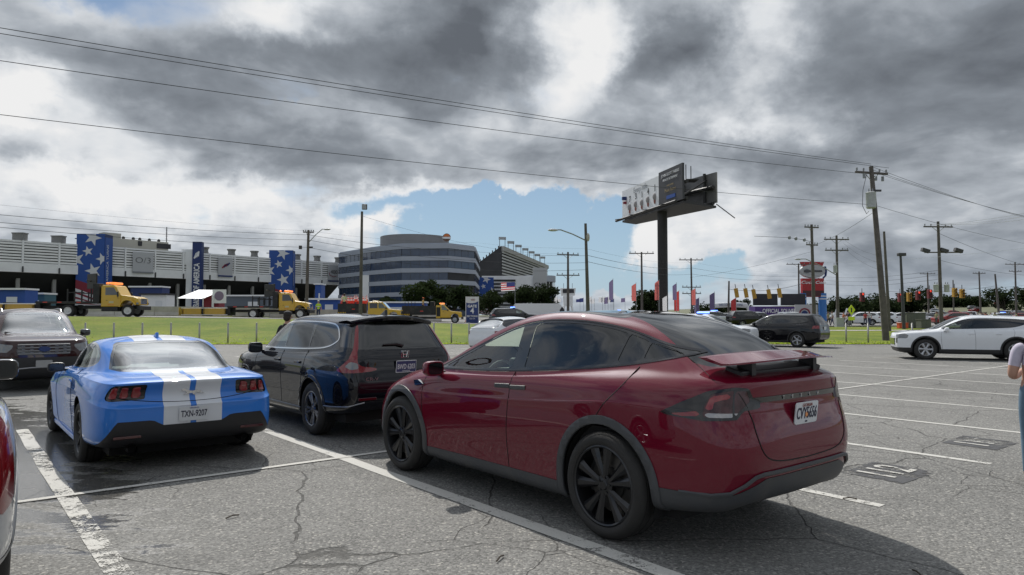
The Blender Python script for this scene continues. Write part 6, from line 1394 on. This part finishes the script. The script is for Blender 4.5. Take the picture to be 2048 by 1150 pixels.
o, d = upole('J', (1171, 447), 1177, 55, 'leaning grey pole with long curved street lamp arm', .135); cobra(o, d, 1.35, -2.35, .85); MB().ball(tuple(d + Vector((.18, -.1, -1.1))), (.14, .14, .34)).build('flood_lamp', mat('flood_grey', (.4, .38, .34), .5), o)
upole('K', (1136, 504), 1136, 90, 'utility pole with two short arms near the control tower', .16, [(.35, 1.5, .3), (3.0, 1.5, .1)])
o, d = upole('L', (724, 423), 721, 55, 'tall grey pole with square floodlight on top in front of crew cab truck', .12); MB().box(d + Vector((.22, -.1, .35)), (.42, .3, .42), rz=.2).build('floodlight', STEELD, o, bevel=.05); MB().box(d + Vector((.22, -.27, .33)), (.34, .02, .34), rz=.2).build('flood_lens', GALV, o)
o, d = upole('M', (617, 460), 613, 80, 'wooden utility pole with street lamp beside the second star banner', .17, [(.25, .6, .2)]); cobra(o, d, 1.5, 1.9, 1.6); MB().box(d + Vector((-.9, 0, -2.0)), (.3, .3, .4)).build('camera', STEELD, o); MB().box(d + Vector((.3, 0, -2.0)), (.4, .2, .2)).build('bracket_box', STEELD, o)
upole('N', (1458, 562), 1456, 120, 'bare pole between the feather banners and the hanging signals', .17)
upole('P1', (1855, 545), 1857, 160, 'far utility pole just left of the pole with switches', .17, [(.3, 1.8, .05)]); upole('P2', (1906, 560), 1907, 190, 'far bare pole beside the amber signals', .17); upole('P3', (1958, 543), 1961, 150, 'far utility pole with wide arm beyond the white crossover', .17, [(.4, 1.4, .05)])
upole('P4', (1990, 548), 1998, 140, 'leaning far pole beyond the white crossover roof', .19); upole('P5', (2030, 524), 2032, 150, 'far utility pole with double arms at the wooded rise', .18, [(.5, 2.2, .05), (2.0, 1.4, .05)])
upole('R0', (2190, 455), 2196, 70, 'utility pole further along the wires, past the white crossover', .17, [(.42, 1.15, .5)]); upole('L0', (-1700, 300), -1700, 15.8, 'utility pole at the near end of the four long wires', .17, [(.42, 1.15, .5)], z0=0)
def wire(p, q, sag, label, r=.012, m=None, group=None, n=18):
    p, q = Vector(p), Vector(q); P = [p + (q - p) * (k / n) - Vector((0, 0, 4 * sag * (k / n) * (1 - k / n))) for k in range(n + 1)]
    return tag(MB().tube(P, r, 4).build('overhead_wire', m or WIREM, smooth=True), label, 'wire', group)
def pole_pt(key, drop, dx=0, dy=0): f, d = POLES[key]; return f + d * (1 - drop / d.length) + Vector((dx, dy, 0))
# four long wires coming over the lot to the leaning pole
A4 = [at(1742, 328, 44.7), at(1778, 336, 45.3), at(1713, 346, 44.1), at(1738, 409, 44.6)]; N4 = [at(0, 42, 22.5), at(0, 52, 23.3), at(0, 105, 22.6), at(0, 211, 23.7)]
for k, (p, q) in enumerate(zip(A4, N4)):
    e = p + (q - p) * 1.33; mid_drop = (.30, .34, .36, .42)[k]
    wire(p, e, mid_drop, ('topmost of the four long wires over the lot', 'second of the four long wires over the lot, close under the topmost', 'third of the four long wires over the lot', 'lowest of the four long wires over the lot')[k], .013, None, None, 30)
for k, (dx, zz) in enumerate(((-.9, 0), (.2, .05), (.9, 0), (0, -2.6))):
    wire(pole_pt('A', .15 if k < 3 else 2.5, dx * .6, dx), pole_pt('R0', .3 if k < 3 else 2.6, dx, 0), .5, 'wire running from the leaning pole past the pole with switches' if k < 3 else 'low wire from the leaning pole past the pole with switches', .011, group='wires right of the leaning pole' if k < 3 else None)
wire(pole_pt('A', 2.9), pole_pt('E', 2.3), .25, 'wire sloping down from the leaning pole to the pole before the drink sign', .012); wire(pole_pt('E', 2.9), at(1380, 555, 95), .3, 'wire sloping down left from the pole before the drink sign', .012)
# roadside lines from the left, along the stand and on past the billboard
rows = [(.10, 'top'), (.55, 'second'), (1.15, 'third'), (2.0, 'bottom')]
LEFT = [at(-60, 403, 48), at(-60, 424, 48), at(-60, 440, 48), at(-60, 449, 48)]
for k, (dr, nm) in enumerate(rows):
    th = .008 if k == 0 else .022
    wire(LEFT[k], pole_pt('M', dr), .25, nm + ' cable of the roadside line before the white grandstand', th); wire(pole_pt('M', dr), at(950, 455 + 18 * k + 30, 88), .35, nm + ' cable between the lamp pole and the office block', th)
    wire(at(950, 485 + 18 * k, 88), pole_pt('J', 2.0 + .55 * k), .15, nm + ' cable from the office block to the leaning lamp pole', th * .7)
    if k < 3:
        wire(pole_pt('J', 2.0 + .5 * k), at(1384, 524 + 12 * k, 110), .5, nm + ' cable from the leaning lamp pole past the billboard column', th * .8); wire(at(1384, 524 + 12 * k, 110), at(1598, 545 + 7 * k, 130), .5, nm + ' cable from billboard column to the pole left of the drink sign', th * .8)
        wire(at(1598, 545 + 7 * k, 130), at(1880, 540 + 9 * k, 72), .9, nm + ' cable crossing behind the leaning pole', .018)
        wire(pole_pt('D', 1.2 + 2.8 * k), at(2120, 545 + 6 * k, 110), .6, nm + ' cable from the pole with switches to the far right', .016)
BRT = mat('sunlit_cable_tint', (.62, .63, .64), .3, .6)  # sunlight on these cables is put into the pale colour
for k in range(3): wire(pole_pt('D', .35, -.8 + .8 * k), at(2180, 398 + 9 * k, 55), .35, 'bright sunlit cable from the top of the pole with switches', .022, BRT, 'sunlit cables'); wire(pole_pt('F', .4 + .5 * k, .8), pole_pt('B', 2.2 + .7 * k), .4, 'thin wire from the two-armed pole to the slim dark pole', .010, None, 'thin wires by the drink sign')
wire(pole_pt('L', .35), pole_pt('K', .2), .9, 'thin wire from the square floodlight pole to the control tower pole', .009)
wire(at(1640, 525, 78), at(2100, 490, 66), .35, 'bright thin cable behind the leaning pole', .014, BRT)
# traffic signals on their span wires
def signal(px, py, Y, house, face, label, group, tilt=0.0, yaw=0.0):
    p = at(px, py, Y); o = empty('traffic_signal', p, yaw, label, 'signal', group)
    MB().box((0, 0, 0), (.55, .5, 1.35)).build('housing', house, o, bevel=.03)
    for k in range(3):
        MB().lathe([(.19, -.26), (.19, -.45)], 12, 'y', c=(0, 0, .43 - .43 * k), cap=False).build('visor', house, o); MB().lathe([(0, -.262), (.17, -.262)], 12, 'y', c=(0, 0, .43 - .43 * k)).build('lens', face if k == 0 else STEELD, o)
    MB().tube([(0, 0, .65), (0, 0, 1.3)], .05, 5).build('hanger', STEELD, o); o.rotation_euler[1] = tilt
SY = mat('signal_yellow', (.42, .24, .03), .6)
SLAB = ['yellow signal hanging nearest the bare pole', 'yellow signal hanging second along the span wire from the bare pole', 'yellow signal in the middle of the span wire before the drink sign', 'yellow signal hanging next to last before the drink sign', 'yellow signal hanging nearest the drink sign']
for k, (px, py) in enumerate(((1473, 586), (1492, 586), (1508, 588), (1538, 588), (1559, 586))): signal(px, py, 100, SY, STEELD, SLAB[k], 'signals left of the drink sign', .15, 2.8)
wire(at(1456, 578, 100), at(1640, 555, 100), .9, 'span wire carrying the yellow signals left of the drink sign', .03)
SR = mat('signal_red_back', (.16, .03, .03), .6)
RLAB = ['small red signal hanging just left of the slim dark pole', 'lit red signal beside the hooked lamp post', 'amber and red signal just right of the hooked lamp post', 'dark red signal between lamp post and pole with switches', 'dark red signal hanging against the pole with switches', 'amber signal just right of the pole with switches', 'amber signal beside the far bare pole']
for k, (px, py, h) in enumerate(((1724, 594, SR), (1800, 595, SR), (1818, 594, SY), (1836, 591, SR), (1859, 588, SR), (1909, 585, SY), (1924, 587, SY))): signal(px, py, 105, h, REDL if h is SR else STEELD, RLAB[k], 'signals right of the leaning pole')
wire(at(1690, 592, 105), at(1780, 583, 105), .1, 'span wire of the small red signal', .025); wire(at(1780, 583, 105), at(1990, 572, 105), .45, 'span wire carrying the red and amber signals', .025)
# pedestrian crossing sign, hydrant-coloured box
t = empty('crossing_sign', at(1703, 640, 78) * 1.0, 0, 'fluorescent yellow-green diamond crossing sign in front of white SUVs', 'sign'); t.location.z = tz(t.location.x, 78)
FG = mat('fluoro_yellow', (.60, .75, .03), .5); MB().tube([(0, 0, 0), (0, 0, 2.2)], .04, 6).build('post', GALV, t)
MB().prism([(-.42, 1.9), (0, 2.5), (.42, 1.9), (0, 1.3)], -.04, -.01).build('diamond', FG, t); MB().prism([(-.35, .75), (.35, .75), (.35, 1.15), (-.35, 1.15)], -.04, -.01).build('plate', FG, t); MB().box((0, -.06, 1.9), (.12, .02, .5)).build('walker_symbol', STEELD, t)
# ------------------------------------------------------------ flags
def flag(px, py0, py1, w_px, Y, m, label, cat_='flag', group=None, pole_px=None, hem=1.0, foot=None, side=-1):
    """flag on a pole: cloth with ripples"""
    p0, p1 = at(px, py0, Y), at(px, py1, Y); fz = tz(p0.x, Y); o = empty('flag' if cat_ == 'flag' else 'feather_banner', (p0.x, Y, fz), 0, label, cat_, group)
    MB().tube([(0, 0, 0), (0, 0, p0.z - fz + .15)], .04, 6, r1=.025).build('pole', GALV, o); W = w_px / F_PX * Y; H = p0.z - p1.z; n, k = 10, 8; V = []
    for j in range(k + 1):
        for i in range(n + 1):
            a = i / n; z = p0.z - fz - H * j / k - (.10 * a * H if cat_ == 'flag' else (.16 * H * (a ** 1.5) * (1 - j / k))) ; V.append((side * W * a, .10 * W * math.sin(6 * a + px + j * .25) * a - .02, z))
    fs = [(j * (n + 1) + i, j * (n + 1) + i + 1, (j + 1) * (n + 1) + i + 1, (j + 1) * (n + 1) + i) for j in range(k) for i in range(n)]
    mb = MB().add(V, fs)
    if isinstance(m, list): mb.mi = [(0 if (i >= 6 or j >= 4) and j % 2 == 0 else (1 if (i >= 6 or j >= 4) else 2)) for j in range(k) for i in range(n)] if len(m) == 3 else mb.mi
    mb.build('cloth', m, o, smooth=True); return o
def cloth(name, c):
    if name in MATS: return MATS[name]
    m = bpy.data.materials.new(name); m.use_nodes = True; T = NT(m.node_tree); MATS[name] = m; b = T.n['Principled BSDF']; b.inputs['Base Color'].default_value = (*c, 1); b.inputs['Roughness'].default_value = .8
    tr = T.node('ShaderNodeBsdfTranslucent'); tr.inputs[0].default_value = (*c, 1); mx = T.node('ShaderNodeMixShader'); mx.inputs[0].default_value = .45
    T.l.new(b.outputs[0], mx.inputs[1]); T.l.new(tr.outputs[0], mx.inputs[2]); T.l.new(mx.outputs[0], T.n['Material Output'].inputs[0]); return m
CR, CW, CN, CP, CG = cloth('cloth_red', (.50, .06, .06)), cloth('cloth_white', (.62, .62, .64)), cloth('cloth_navy', (.04, .05, .16)), cloth('cloth_purple', (.16, .13, .24)), cloth('cloth_coral', (.52, .14, .13))
flag(1030, 564, 581, 28, 110, [CR, CW, CN], 'striped national flag with blue canton on a pole by the dark trees', group=None)
fb = [(1226, 559, 600, 8, CP, 'purple feather banner right of the leaning lamp pole'), (1272, 567, 602, 9, CG, 'coral feather banner left of the dark tree'), (1318, 561, 600, 9, CG, 'coral feather banner against the billboard column'), (1334, 592, 622, 9, CW, 'white feather banner beside the billboard column'), (1353, 567, 600, 8, CP, 'purple feather banner just right of the billboard column'), (1358, 582, 622, 10, CR, 'red feather banner just right of the billboard column'), (1391, 577, 610, 8, CG, 'coral feather banner beside the three-armed pole'), (1398, 596, 628, 10, CP, 'low purple feather banner beside the three-armed pole'), (1429, 585, 622, 10, CP, 'purple feather banner left of the bare pole'), (1472, 596, 634, 10, CR, 'red feather banner right of the bare pole')]
for k, (px, a_, b_, w_, m_, lab) in enumerate(fb): flag(px, a_, b_, w_, 88 + 4 * (k % 3), m_, lab, 'banner', 'feather banners')
rf = random.Random(5); sp = [1052, 1076, 1083, 1102, 1115, 1122, 1160, 1167, 1183, 1189, 1205, 1210, 1216, 1222, 1228, 1250, 1276, 1292, 1306]
for k, px in enumerate(sp): flag(px, 594 + rf.choice((0, 2, 4)), 604 + rf.choice((0, 3)), 8, 150, rf.choice((CW, CW, CP, CN)), 'small flag on a tall pole in the row below the far stand', 'flag', 'small flags in a row')
# ------------------------------------------------------------ trees
def leaf_mat(name, c):
    m = bpy.data.materials.new(name); m.use_nodes = True; T = NT(m.node_tree); b = T.n['Principled BSDF']; o = T.node('ShaderNodeTexCoord').outputs['Object']
    cc = T.mix(T.mr(T.noise(o, 1.1, 4, .6), .3, .7), tuple(q * .55 for q in c), tuple(min(1, q * 1.5) for q in c)); T.setin(b, 'Base Color', cc); b.inputs['Roughness'].default_value = .95; b.inputs['Specular IOR Level'].default_value = .05
    tr = T.node('ShaderNodeBsdfTranslucent'); T.setin(tr, 0, cc); mx = T.node('ShaderNodeMixShader'); mx.inputs[0].default_value = .3; T.l.new(b.outputs[0], mx.inputs[1]); T.l.new(tr.outputs[0], mx.inputs[2]); T.l.new(mx.outputs[0], T.n['Material Output'].inputs[0]); return m
LEAF = [leaf_mat('leaf_dark', (.020, .031, .011)), leaf_mat('leaf_mid', (.030, .046, .015))]
BARK = mat('bark', (.05, .04, .03), .9)
def tree(px, base_py, Y, w_px, h_px, label, kind=0, seed=0, n=2600, group=None, trunk=.14):
    X = (px - 1024) / F_PX * Y; z0 = tz(X, Y); W, H = w_px / F_PX * Y, h_px / F_PX * Y; r = random.Random(seed); o = empty('tree', (X, Y, z0), 0, label, 'tree', group)
    tk = MB(); tk.tube([(0, 0, -.2), (.05 * W, 0, H * trunk), (0, .03 * W, H * .6)], W * .035 + .08, 8, r1=.05); lobes = []
    for k in range(11):
        a = r.uniform(0, 6.28); rr = W * .5 * math.sqrt(r.random()) * .72; zc = H * (trunk + (.92 - trunk) * (.18 + .68 * r.random())); zc = min(zc, H * (.95 - .45 * (rr / (W * .5)) ** 2)); c = (rr * math.cos(a), rr * math.sin(a), zc); s_ = W * r.uniform(.14, .25)
        lobes.append((c, s_)); tk.tube([(.03 * W, 0, H * trunk * .9), (c[0] * .5, c[1] * .5, (H * trunk + c[2]) / 2), c], .05 + W * .01, 5, r1=.02)
    tk.build('trunk', BARK, o, smooth=True); cr = MB(); ls = max(.16, W * .034)
    for i in range(n):
        c, s_ = lobes[i % 11]; v = Vector((r.gauss(0, 1), r.gauss(0, 1), r.gauss(0, 1))).normalized() * s_ * (r.random() ** .45) * 1.1; q = Vector(c) + Vector((v.x, v.y, v.z * .75))
        u_ = Vector((r.gauss(0, 1), r.gauss(0, 1), r.gauss(0, .7))).normalized(); w_ = u_.orthogonal().normalized(); s2 = ls * r.uniform(.6, 1.4)
        cr.add([q - u_ * s2, q + w_ * s2 * .6, q + u_ * s2, q - w_ * s2 * .6], [(0, 1, 2, 3)])
    cr.build('crown', LEAF[kind], o); return o
tree(838, 640, 120, 86, 84, 'broad dark tree in front of the office block, above the pickup', 1, 1, 3600); tree(905, 640, 125, 84, 80, 'dark tree between the office block and the gate sign', 0, 2, 3400); tree(778, 640, 118, 46, 52, 'small dark tree below the office block near the crew cab truck', 0, 12, 2000)
tree(985, 640, 130, 62, 66, 'dark tree behind the gate sign and star banner', 0, 3, 2600); tree(1035, 640, 132, 70, 78, 'dark tree behind the flagpole with striped flag', 0, 4, 3000); tree(1085, 640, 134, 78, 78, 'dark dense tree left of the control tower', 0, 5, 3200); tree(945, 640, 140, 60, 60, 'dark tree in shade just behind the gate sign', 0, 6, 2200)
tree(1300, 632, 108, 84, 76, 'leafy tree standing behind the billboard column', 0, 7, 4200); tree(1487, 632, 160, 50, 46, 'round-topped tree behind the entry arch', 0, 8, 2600); tree(1440, 632, 165, 60, 34, 'low tree behind the feather banners', 0, 9, 2000); tree(1415, 630, 170, 70, 30, 'low dark shrubby tree left of the entry arch', 0, 19, 1800)
for k, (px, w_, h_, Y, lab) in enumerate(((1728, 66, 46, 250, 'dark bushy tree left of the leaning pole on the skyline'), (1760, 60, 48, 255, 'dark bushy tree right of the leaning pole on the skyline'), (1810, 74, 50, 260, 'rounded dark tree beyond the hooked lamp post'), (1690, 60, 34, 230, 'low dark tree beyond the drink sign'), (1650, 60, 30, 230, 'low dark tree behind the drink sign columns'), (1850, 30, 40, 270, 'small tree left of the pole with switches on the skyline'), (2008, 52, 50, 250, 'dark tree on the rise beside the leaning far pole'), (2050, 60, 52, 255, 'dark tree on the rise by the double-armed far pole'), (1950, 50, 26, 300, 'low tree on the far rise beyond the amber signals'), (1895, 60, 24, 310, 'low tree on the far rise behind the pole with switches'))): tree(px, 630, Y, w_ * 1.35, h_ * (.8 + .1 * (k % 4)), lab, 0, 30 + k, 2200, None, .05)

# ------------------------------------------------------------ far parked cars on the right
FC = []
def far_car(P, key, sc): r = empty('parked_car'); plain_suv(r, P, key, (4, 3), sc, interior=False, net=suv_net(*sc)); return r
protos = {'white': far_car(WCAR, 'fcw', (1.0, 1, 1.0)), 'grey': far_car(GCAR, 'fcg', (.98, .98, .92)), 'red': far_car(RCAR, 'fcr', (.98, 1, .98)), 'black': far_car(BCAR, 'fcb', (1.05, 1, 1.05))}
used = set()
def put_far(kind, px, Y, yaw, label, group=None, dz=.05):
    X = (px - 1024) / F_PX * Y; o = protos[kind] if kind not in used else copy_tree(protos[kind]); used.add(kind)
    o.location = (X, Y, tz(X, Y) + dz); o.rotation_euler = (0, 0, yaw); tag(o, label, 'car', group); return o
put_far('white', 1716, 88, 3.0, 'white SUV nearest the diamond crossing sign'); put_far('white', 1752, 90, 3.1, 'white SUV partly behind the big leaning pole'); put_far('white', 1795, 110, 2.9, 'white car just left of the hooked lamp post foot'); put_far('white', 1838, 120, .3, 'white car between lamp post and pole with switches'); put_far('grey', 1862, 122, .2, 'grey car beside the pole with switches')
put_far('red', 1900, 92, 3.0, 'red car behind the nose of the white crossover')
rr = random.Random(9)
for k in range(34):
    px = rr.uniform(1835, 2060) if k < 24 else rr.uniform(1640, 1830); Y = rr.uniform(150, 330) if k < 24 else rr.uniform(130, 220); kd = rr.choice(['white', 'grey', 'grey', 'black', 'red', 'white']); put_far(kd, px, Y, rr.uniform(-.4, .4) + rr.choice((0, 3.14)), kd + ' car parked on the crowded far rise', kd + ' cars on the far rise')
for px, kd, lab in ((1500, 'black', 'black car with only its roof showing left of the white patrol car'), (1470, 'grey', 'grey car behind the red feather banner'), (1520, 'white', 'white car before the souvenir stand'), (1590, 'white', 'white car roof before the emblem board')): put_far(kd, px, 85 if px != 1500 else 75, .2, lab)

# ------------------------------------------------------------ people
SKIN = mat('skin', (.42, .24, .17), .6)
def person(name, loc, yaw, label, h=1.7, shirt=(.3, .3, .3), pants=(.05, .06, .1), hair=(.05, .03, .02), hat=None, arms='down', vest=None, long_hair=False, stride=.0, shoe=(.05, .05, .05), sleeve=True, group=None):
    """one continuous skinned body, facing +x, coloured by region, with hair (and cap) as parts"""
    k = h / 1.72; J = {}; E = []
    def j(n, x, y, z, r, par=None, zone='shirt'):
        J[n] = (Vector((x, y, z)) * k, r * k, zone)
        if par: E.append((par, n))
    j('pel', 0, 0, .93, .145, None, 'pants'); j('wst', 0, 0, 1.06, .125, 'pel'); j('chest', .01, 0, 1.27, .150, 'wst'); j('neck0', 0, 0, 1.43, .075, 'chest'); j('neck', .01, 0, 1.50, .052, 'neck0', 'skin'); j('head0', .015, 0, 1.58, .085, 'neck', 'skin'); j('head', .02, 0, 1.655, .085, 'head0', 'skin')
    for s, sg in (('l', 1), ('r', -1)):
        st = stride * sg
        j('hip' + s, 0, .09 * sg, .88, .10, 'pel', 'pants'); j('knee' + s, .02 + st * .5, .10 * sg, .50, .068, 'hip' + s, 'pants'); j('ank' + s, -.02 + st, .105 * sg, .10, .045, 'knee' + s, 'pants'); j('toe' + s, .14 + st, .115 * sg, .045, .042, 'ank' + s, 'shoe')
        j('sh' + s, 0, .165 * sg, 1.38, .075, 'neck0')
        if arms == 'down': j('elb' + s, -.03 - st * .3, .235 * sg, 1.12, .048, 'sh' + s, 'shirt' if not sleeve else 'skin'); j('wri' + s, .04 - st * .5, .25 * sg, .88, .034, 'elb' + s, 'skin'); j('hand' + s, .06 - st * .5, .25 * sg, .80, .036, 'wri' + s, 'skin')
        elif arms == 'phone': j('elb' + s, -.05, .215 * sg, 1.10, .046, 'sh' + s, 'skin'); j('wri' + s, .17, .20 * sg, 1.08, .036, 'elb' + s, 'skin'); j('hand' + s, .25, .16 * sg, 1.12, .036, 'wri' + s, 'skin')
        else: j('elb' + s, .10, .27 * sg, 1.15, .048, 'sh' + s, 'skin'); j('wri' + s, .30, .2 * sg, 1.2, .034, 'elb' + s, 'skin'); j('hand' + s, .37, .18 * sg, 1.22, .036, 'wri' + s, 'skin')
        if arms == 'phone' :
            for f_, (dx, dy, dz) in enumerate(((.07, -.02, .05), (.085, -.01, .03), (.085, 0, .01), (.07, .01, -.01), (.03, -.05 * 1, .05))): j('fin%d%s' % (f_, s), .25 + dx, (.16 + dy) * sg, 1.12 + dz, .0095, 'hand' + s, 'skin')
    nm = list(J); me = bpy.data.meshes.new('skeleton'); me.from_pydata([J[n][0] for n in nm], [(nm.index(a), nm.index(b)) for a, b in E], []); ob = bpy.data.objects.new('skeleton', me); COL.objects.link(ob)
    ob.modifiers.new('skin', 'SKIN'); sv = me.skin_vertices[0].data
    for i, n in enumerate(nm): sv[i].radius = (J[n][1] * (1.15 if n in ('chest', 'wst', 'pel') else 1), J[n][1]); sv[i].use_root = (n == 'pel')
    for i, n in enumerate(nm):
        if n in ('chest', 'pel', 'wst'): sv[i].radius = (J[n][1] * .78, J[n][1] * 1.05)
    sb = ob.modifiers.new('sub', 'SUBSURF'); sb.levels = 2; sb.render_levels = 2
    dg = bpy.context.evaluated_depsgraph_get(); me2 = bpy.data.meshes.new_from_object(ob.evaluated_get(dg)); bpy.data.objects.remove(ob); bpy.data.meshes.remove(me)
    cm = lambda tagname, c: mat('%s_%02x%02x%02x' % (tagname, *(int(255 * min(1, q)) for q in c)), c, .8, var=.12, vscale=9)
    zones = ['skin', 'shirt', 'pants', 'shoe']; me2.materials.clear()
    for m_ in (SKIN, cm('cloth', vest or shirt), cm('trousers', pants), cm('shoe', shoe)): me2.materials.append(m_)
    seg = [(J[a][0], J[b][0], J[b][2], b) for a, b in E]
    for p in me2.polygons:
        c = p.center; best = None
        for a, b, z, bn in seg:
            ab = b - a; t_ = max(0, min(1, (c - a).dot(ab) / max(ab.length_squared, 1e-9))); d_ = (c - a - ab * t_).length
            if best is None or d_ < best[0]: best = (d_, z, bn, t_)
        z = best[1]
        if best[2].startswith('elb') and z == 'skin' and best[3] < .62: z = 'shirt'
        if best[2].startswith('knee') or best[2].startswith('hip'): z = 'pants'
        if best[2] == 'neck' and best[3] < .3: z = 'shirt'
        if best[2] == 'wst' and best[3] < .1: z = 'shirt'
        p.material_index = zones.index(z)
    me2.polygons.foreach_set('use_smooth', [True] * len(me2.polygons)); me2.name = 'body'
    r = empty(name, loc, yaw, label, 'person', group); linkmesh('body', me2, r)
    hd = J['head'][0]; hm = cm('hair', hair); hb = MB()
    hb.ball(tuple(hd + Vector((-.025, 0, .03)) * k), (.098 * k, .094 * k, .095 * k), 14, 8); hb.ball(tuple(hd + Vector((-.05, 0, -.04 if not long_hair else -.09)) * k), (.075 * k, .088 * k, (.09 if not long_hair else .16) * k), 12, 8)
    hb.build('hair', hm, r, smooth=True)
    f_ = MB(); f_.ball(tuple(hd + Vector((.098, 0, -.03)) * k), (.018 * k, .014 * k, .024 * k), 8, 6); f_.build('nose', SKIN, r, smooth=True)
    for sg in (1, -1): MB().ball(tuple(hd + Vector((.02, .088 * sg, -.02)) * k), (.018 * k, .012 * k, .03 * k), 8, 6).build('ear', SKIN, r, smooth=True); MB().ball(tuple(hd + Vector((.086, .033 * sg, .0)) * k), .010 * k, 8, 6).build('eye', STEELD, r)
    if hat: q = MB().ball(tuple(hd + Vector((-.01, 0, .055)) * k), (.108 * k, .100 * k, .075 * k), 14, 8); q.box(hd + Vector((.12, 0, .05)) * k, (.11 * k, .15 * k, .015 * k)); q.build('cap', cm('cap', hat), r, smooth=True)
    if vest: MB().box((0, 0, 1.2 * k), (.26 * k, .37 * k, .05)).build('reflective_band', PLATEW, r)
    return r
w = person('person', (5.235, 7.0, 0), math.radians(50), 'person with tousled fair hair in lavender t-shirt and jeans looking down at a phone', 1.64, (.46, .43, .52), (.10, .17, .24), (.42, .25, .10), arms='phone', shoe=(.5, .42, .34)); 
ph = MB().box((.33 * .95, 0, 1.13 * .95), (.012, .075, .15), rot=Matrix.Rotation(-.5, 3, 'Y')).build('phone', GLOSSBLK, None, bevel=.005); ph.location = w.location; ph.rotation_euler = w.rotation_euler; tag(ph, 'black phone held by the person in lavender t-shirt', 'phone')
person('person', (-5.32, 16.6, 0), 1.4, 'person in black shirt and dark cap walking behind the black SUV', 1.70, (.012, .012, .014), (.02, .02, .025), (.02, .015, .01), (.015, .015, .018), stride=.12)
LIME = (.45, .62, .04)
X_ = (637 - 1024) / F_PX * 68; person('person', (X_, 68, tz(X_, 68) + .04), -1.4, 'worker in lime vest standing between the second flatbed and crew cab truck', 1.8, LIME, (.03, .04, .08), hat=(.6, .6, .58), vest=LIME, stride=.1)
q = M3 @ Vector((cx1 + .95, -1.0, 0)); 
q = M3 @ Vector((cx1 + .55, -.55, 1.02)); person('person', q, 1.5, 'worker in lime and white vest standing among the stacked cones', 1.75, LIME, (.03, .03, .03), hat=(.05, .05, .05), vest=(.55, .58, .30))
M4 = Matrix.Translation(t4.location) @ Matrix.Rotation(t4.rotation_euler[2], 4, 'Z'); q = M4 @ Vector((-4.2, 0, 1.0)); person('person', q, .4, 'worker in orange hard hat standing in the single cab pickup bed', 1.65, (.55, .40, .12), (.03, .03, .03), hat=(.7, .16, .03), vest=(.55, .35, .10))
pal = [((.30, .30, .16), (.05, .05, .05)), ((.45, .45, .42), (.06, .07, .12)), ((.45, .16, .08), (.10, .09, .07)), ((.05, .05, .06), (.2, .2, .2)), ((.4, .05, .05), (.05, .05, .08)), ((.55, .55, .56), (.04, .05, .1))]
walk = [(1656, 84, 'pedestrian in olive top on the pavement below the drink sign'), (1664, 84, 'pedestrian in pale top walking beside the one in olive'), (1687, 82, 'pedestrian striding left of the diamond crossing sign'), (1697, 82, 'pedestrian in dark clothes close beside the diamond crossing sign'), (1730, 84, 'pedestrian in red top in front of the white SUVs'), (1738, 84, 'pedestrian in white top in front of the white SUVs'), (1872, 88, 'pedestrian in olive top by the foot of the pole with switches')]
pp = []
for k, (px, Y, lab) in enumerate(walk):
    X = (px - 1024) / F_PX * Y; a, b = pal[k % 6]; pp.append(person('person', (X, Y, tz(X, Y) + .05), rr.uniform(0, 6), lab, rr.uniform(1.62, 1.8), a, b, stride=.2, sleeve=True))
for k in range(46):
    px = rr.uniform(1872, 1975) if k < 34 else rr.uniform(1960, 2050); Y = rr.uniform(105, 150); X = (px - 1024) / F_PX * Y; c = copy_tree(pp[k % 7]); c.location = (X, Y, tz(X, Y) + .04); c.rotation_euler = (0, 0, rr.uniform(0, 6)); tag(c, 'person in the crowd gathered beyond the white crossover', 'person', 'crowd beyond the white crossover')
# utility cabinets in the verge
def cab(px, Y, s, m, lab, nm='utility_cabinet'):
    X = (px - 1024) / F_PX * Y; t = empty(nm, (X, Y, tz(X, Y) + .03), .05, lab, 'cabinet'); MB().box((0, 0, s[2] / 2), s).build('body', m, t, bevel=.03); MB().box((0, 0, s[2] + .03), (s[0] + .08, s[1] + .08, .06)).build('lid', m, t)
    for k in (-1, 1): MB().box((k * s[0] * .25, -s[1] / 2 - .01, s[2] / 2), (s[0] * .42, .02, s[2] * .85)).build('door', m, t)
cab(1826, 72, (2.0, 1.0, 1.5), mat('cabinet_green', (.10, .11, .09), .7, var=.2), 'grey-green utility cabinet in the verge near the hooked lamp post'); cab(1846, 70, (1.0, .9, .85), MATS['cabinet_green'], 'low utility box beside the taller grey-green cabinet'); cab(1804, 70, (.9, .5, .5), mat('barrier_orange', (.6, .09, .03), .6), 'orange-red block at the foot of the hooked lamp post', 'barrier_block')
# patrol lights far right
t = empty('patrol_car', ((2008 - 1024) / F_PX * 135, 135, tz(95, 135) + .05), 0, 'patrol car with bright blue lights among the crowd', 'car'); patrol(t, WCAR)
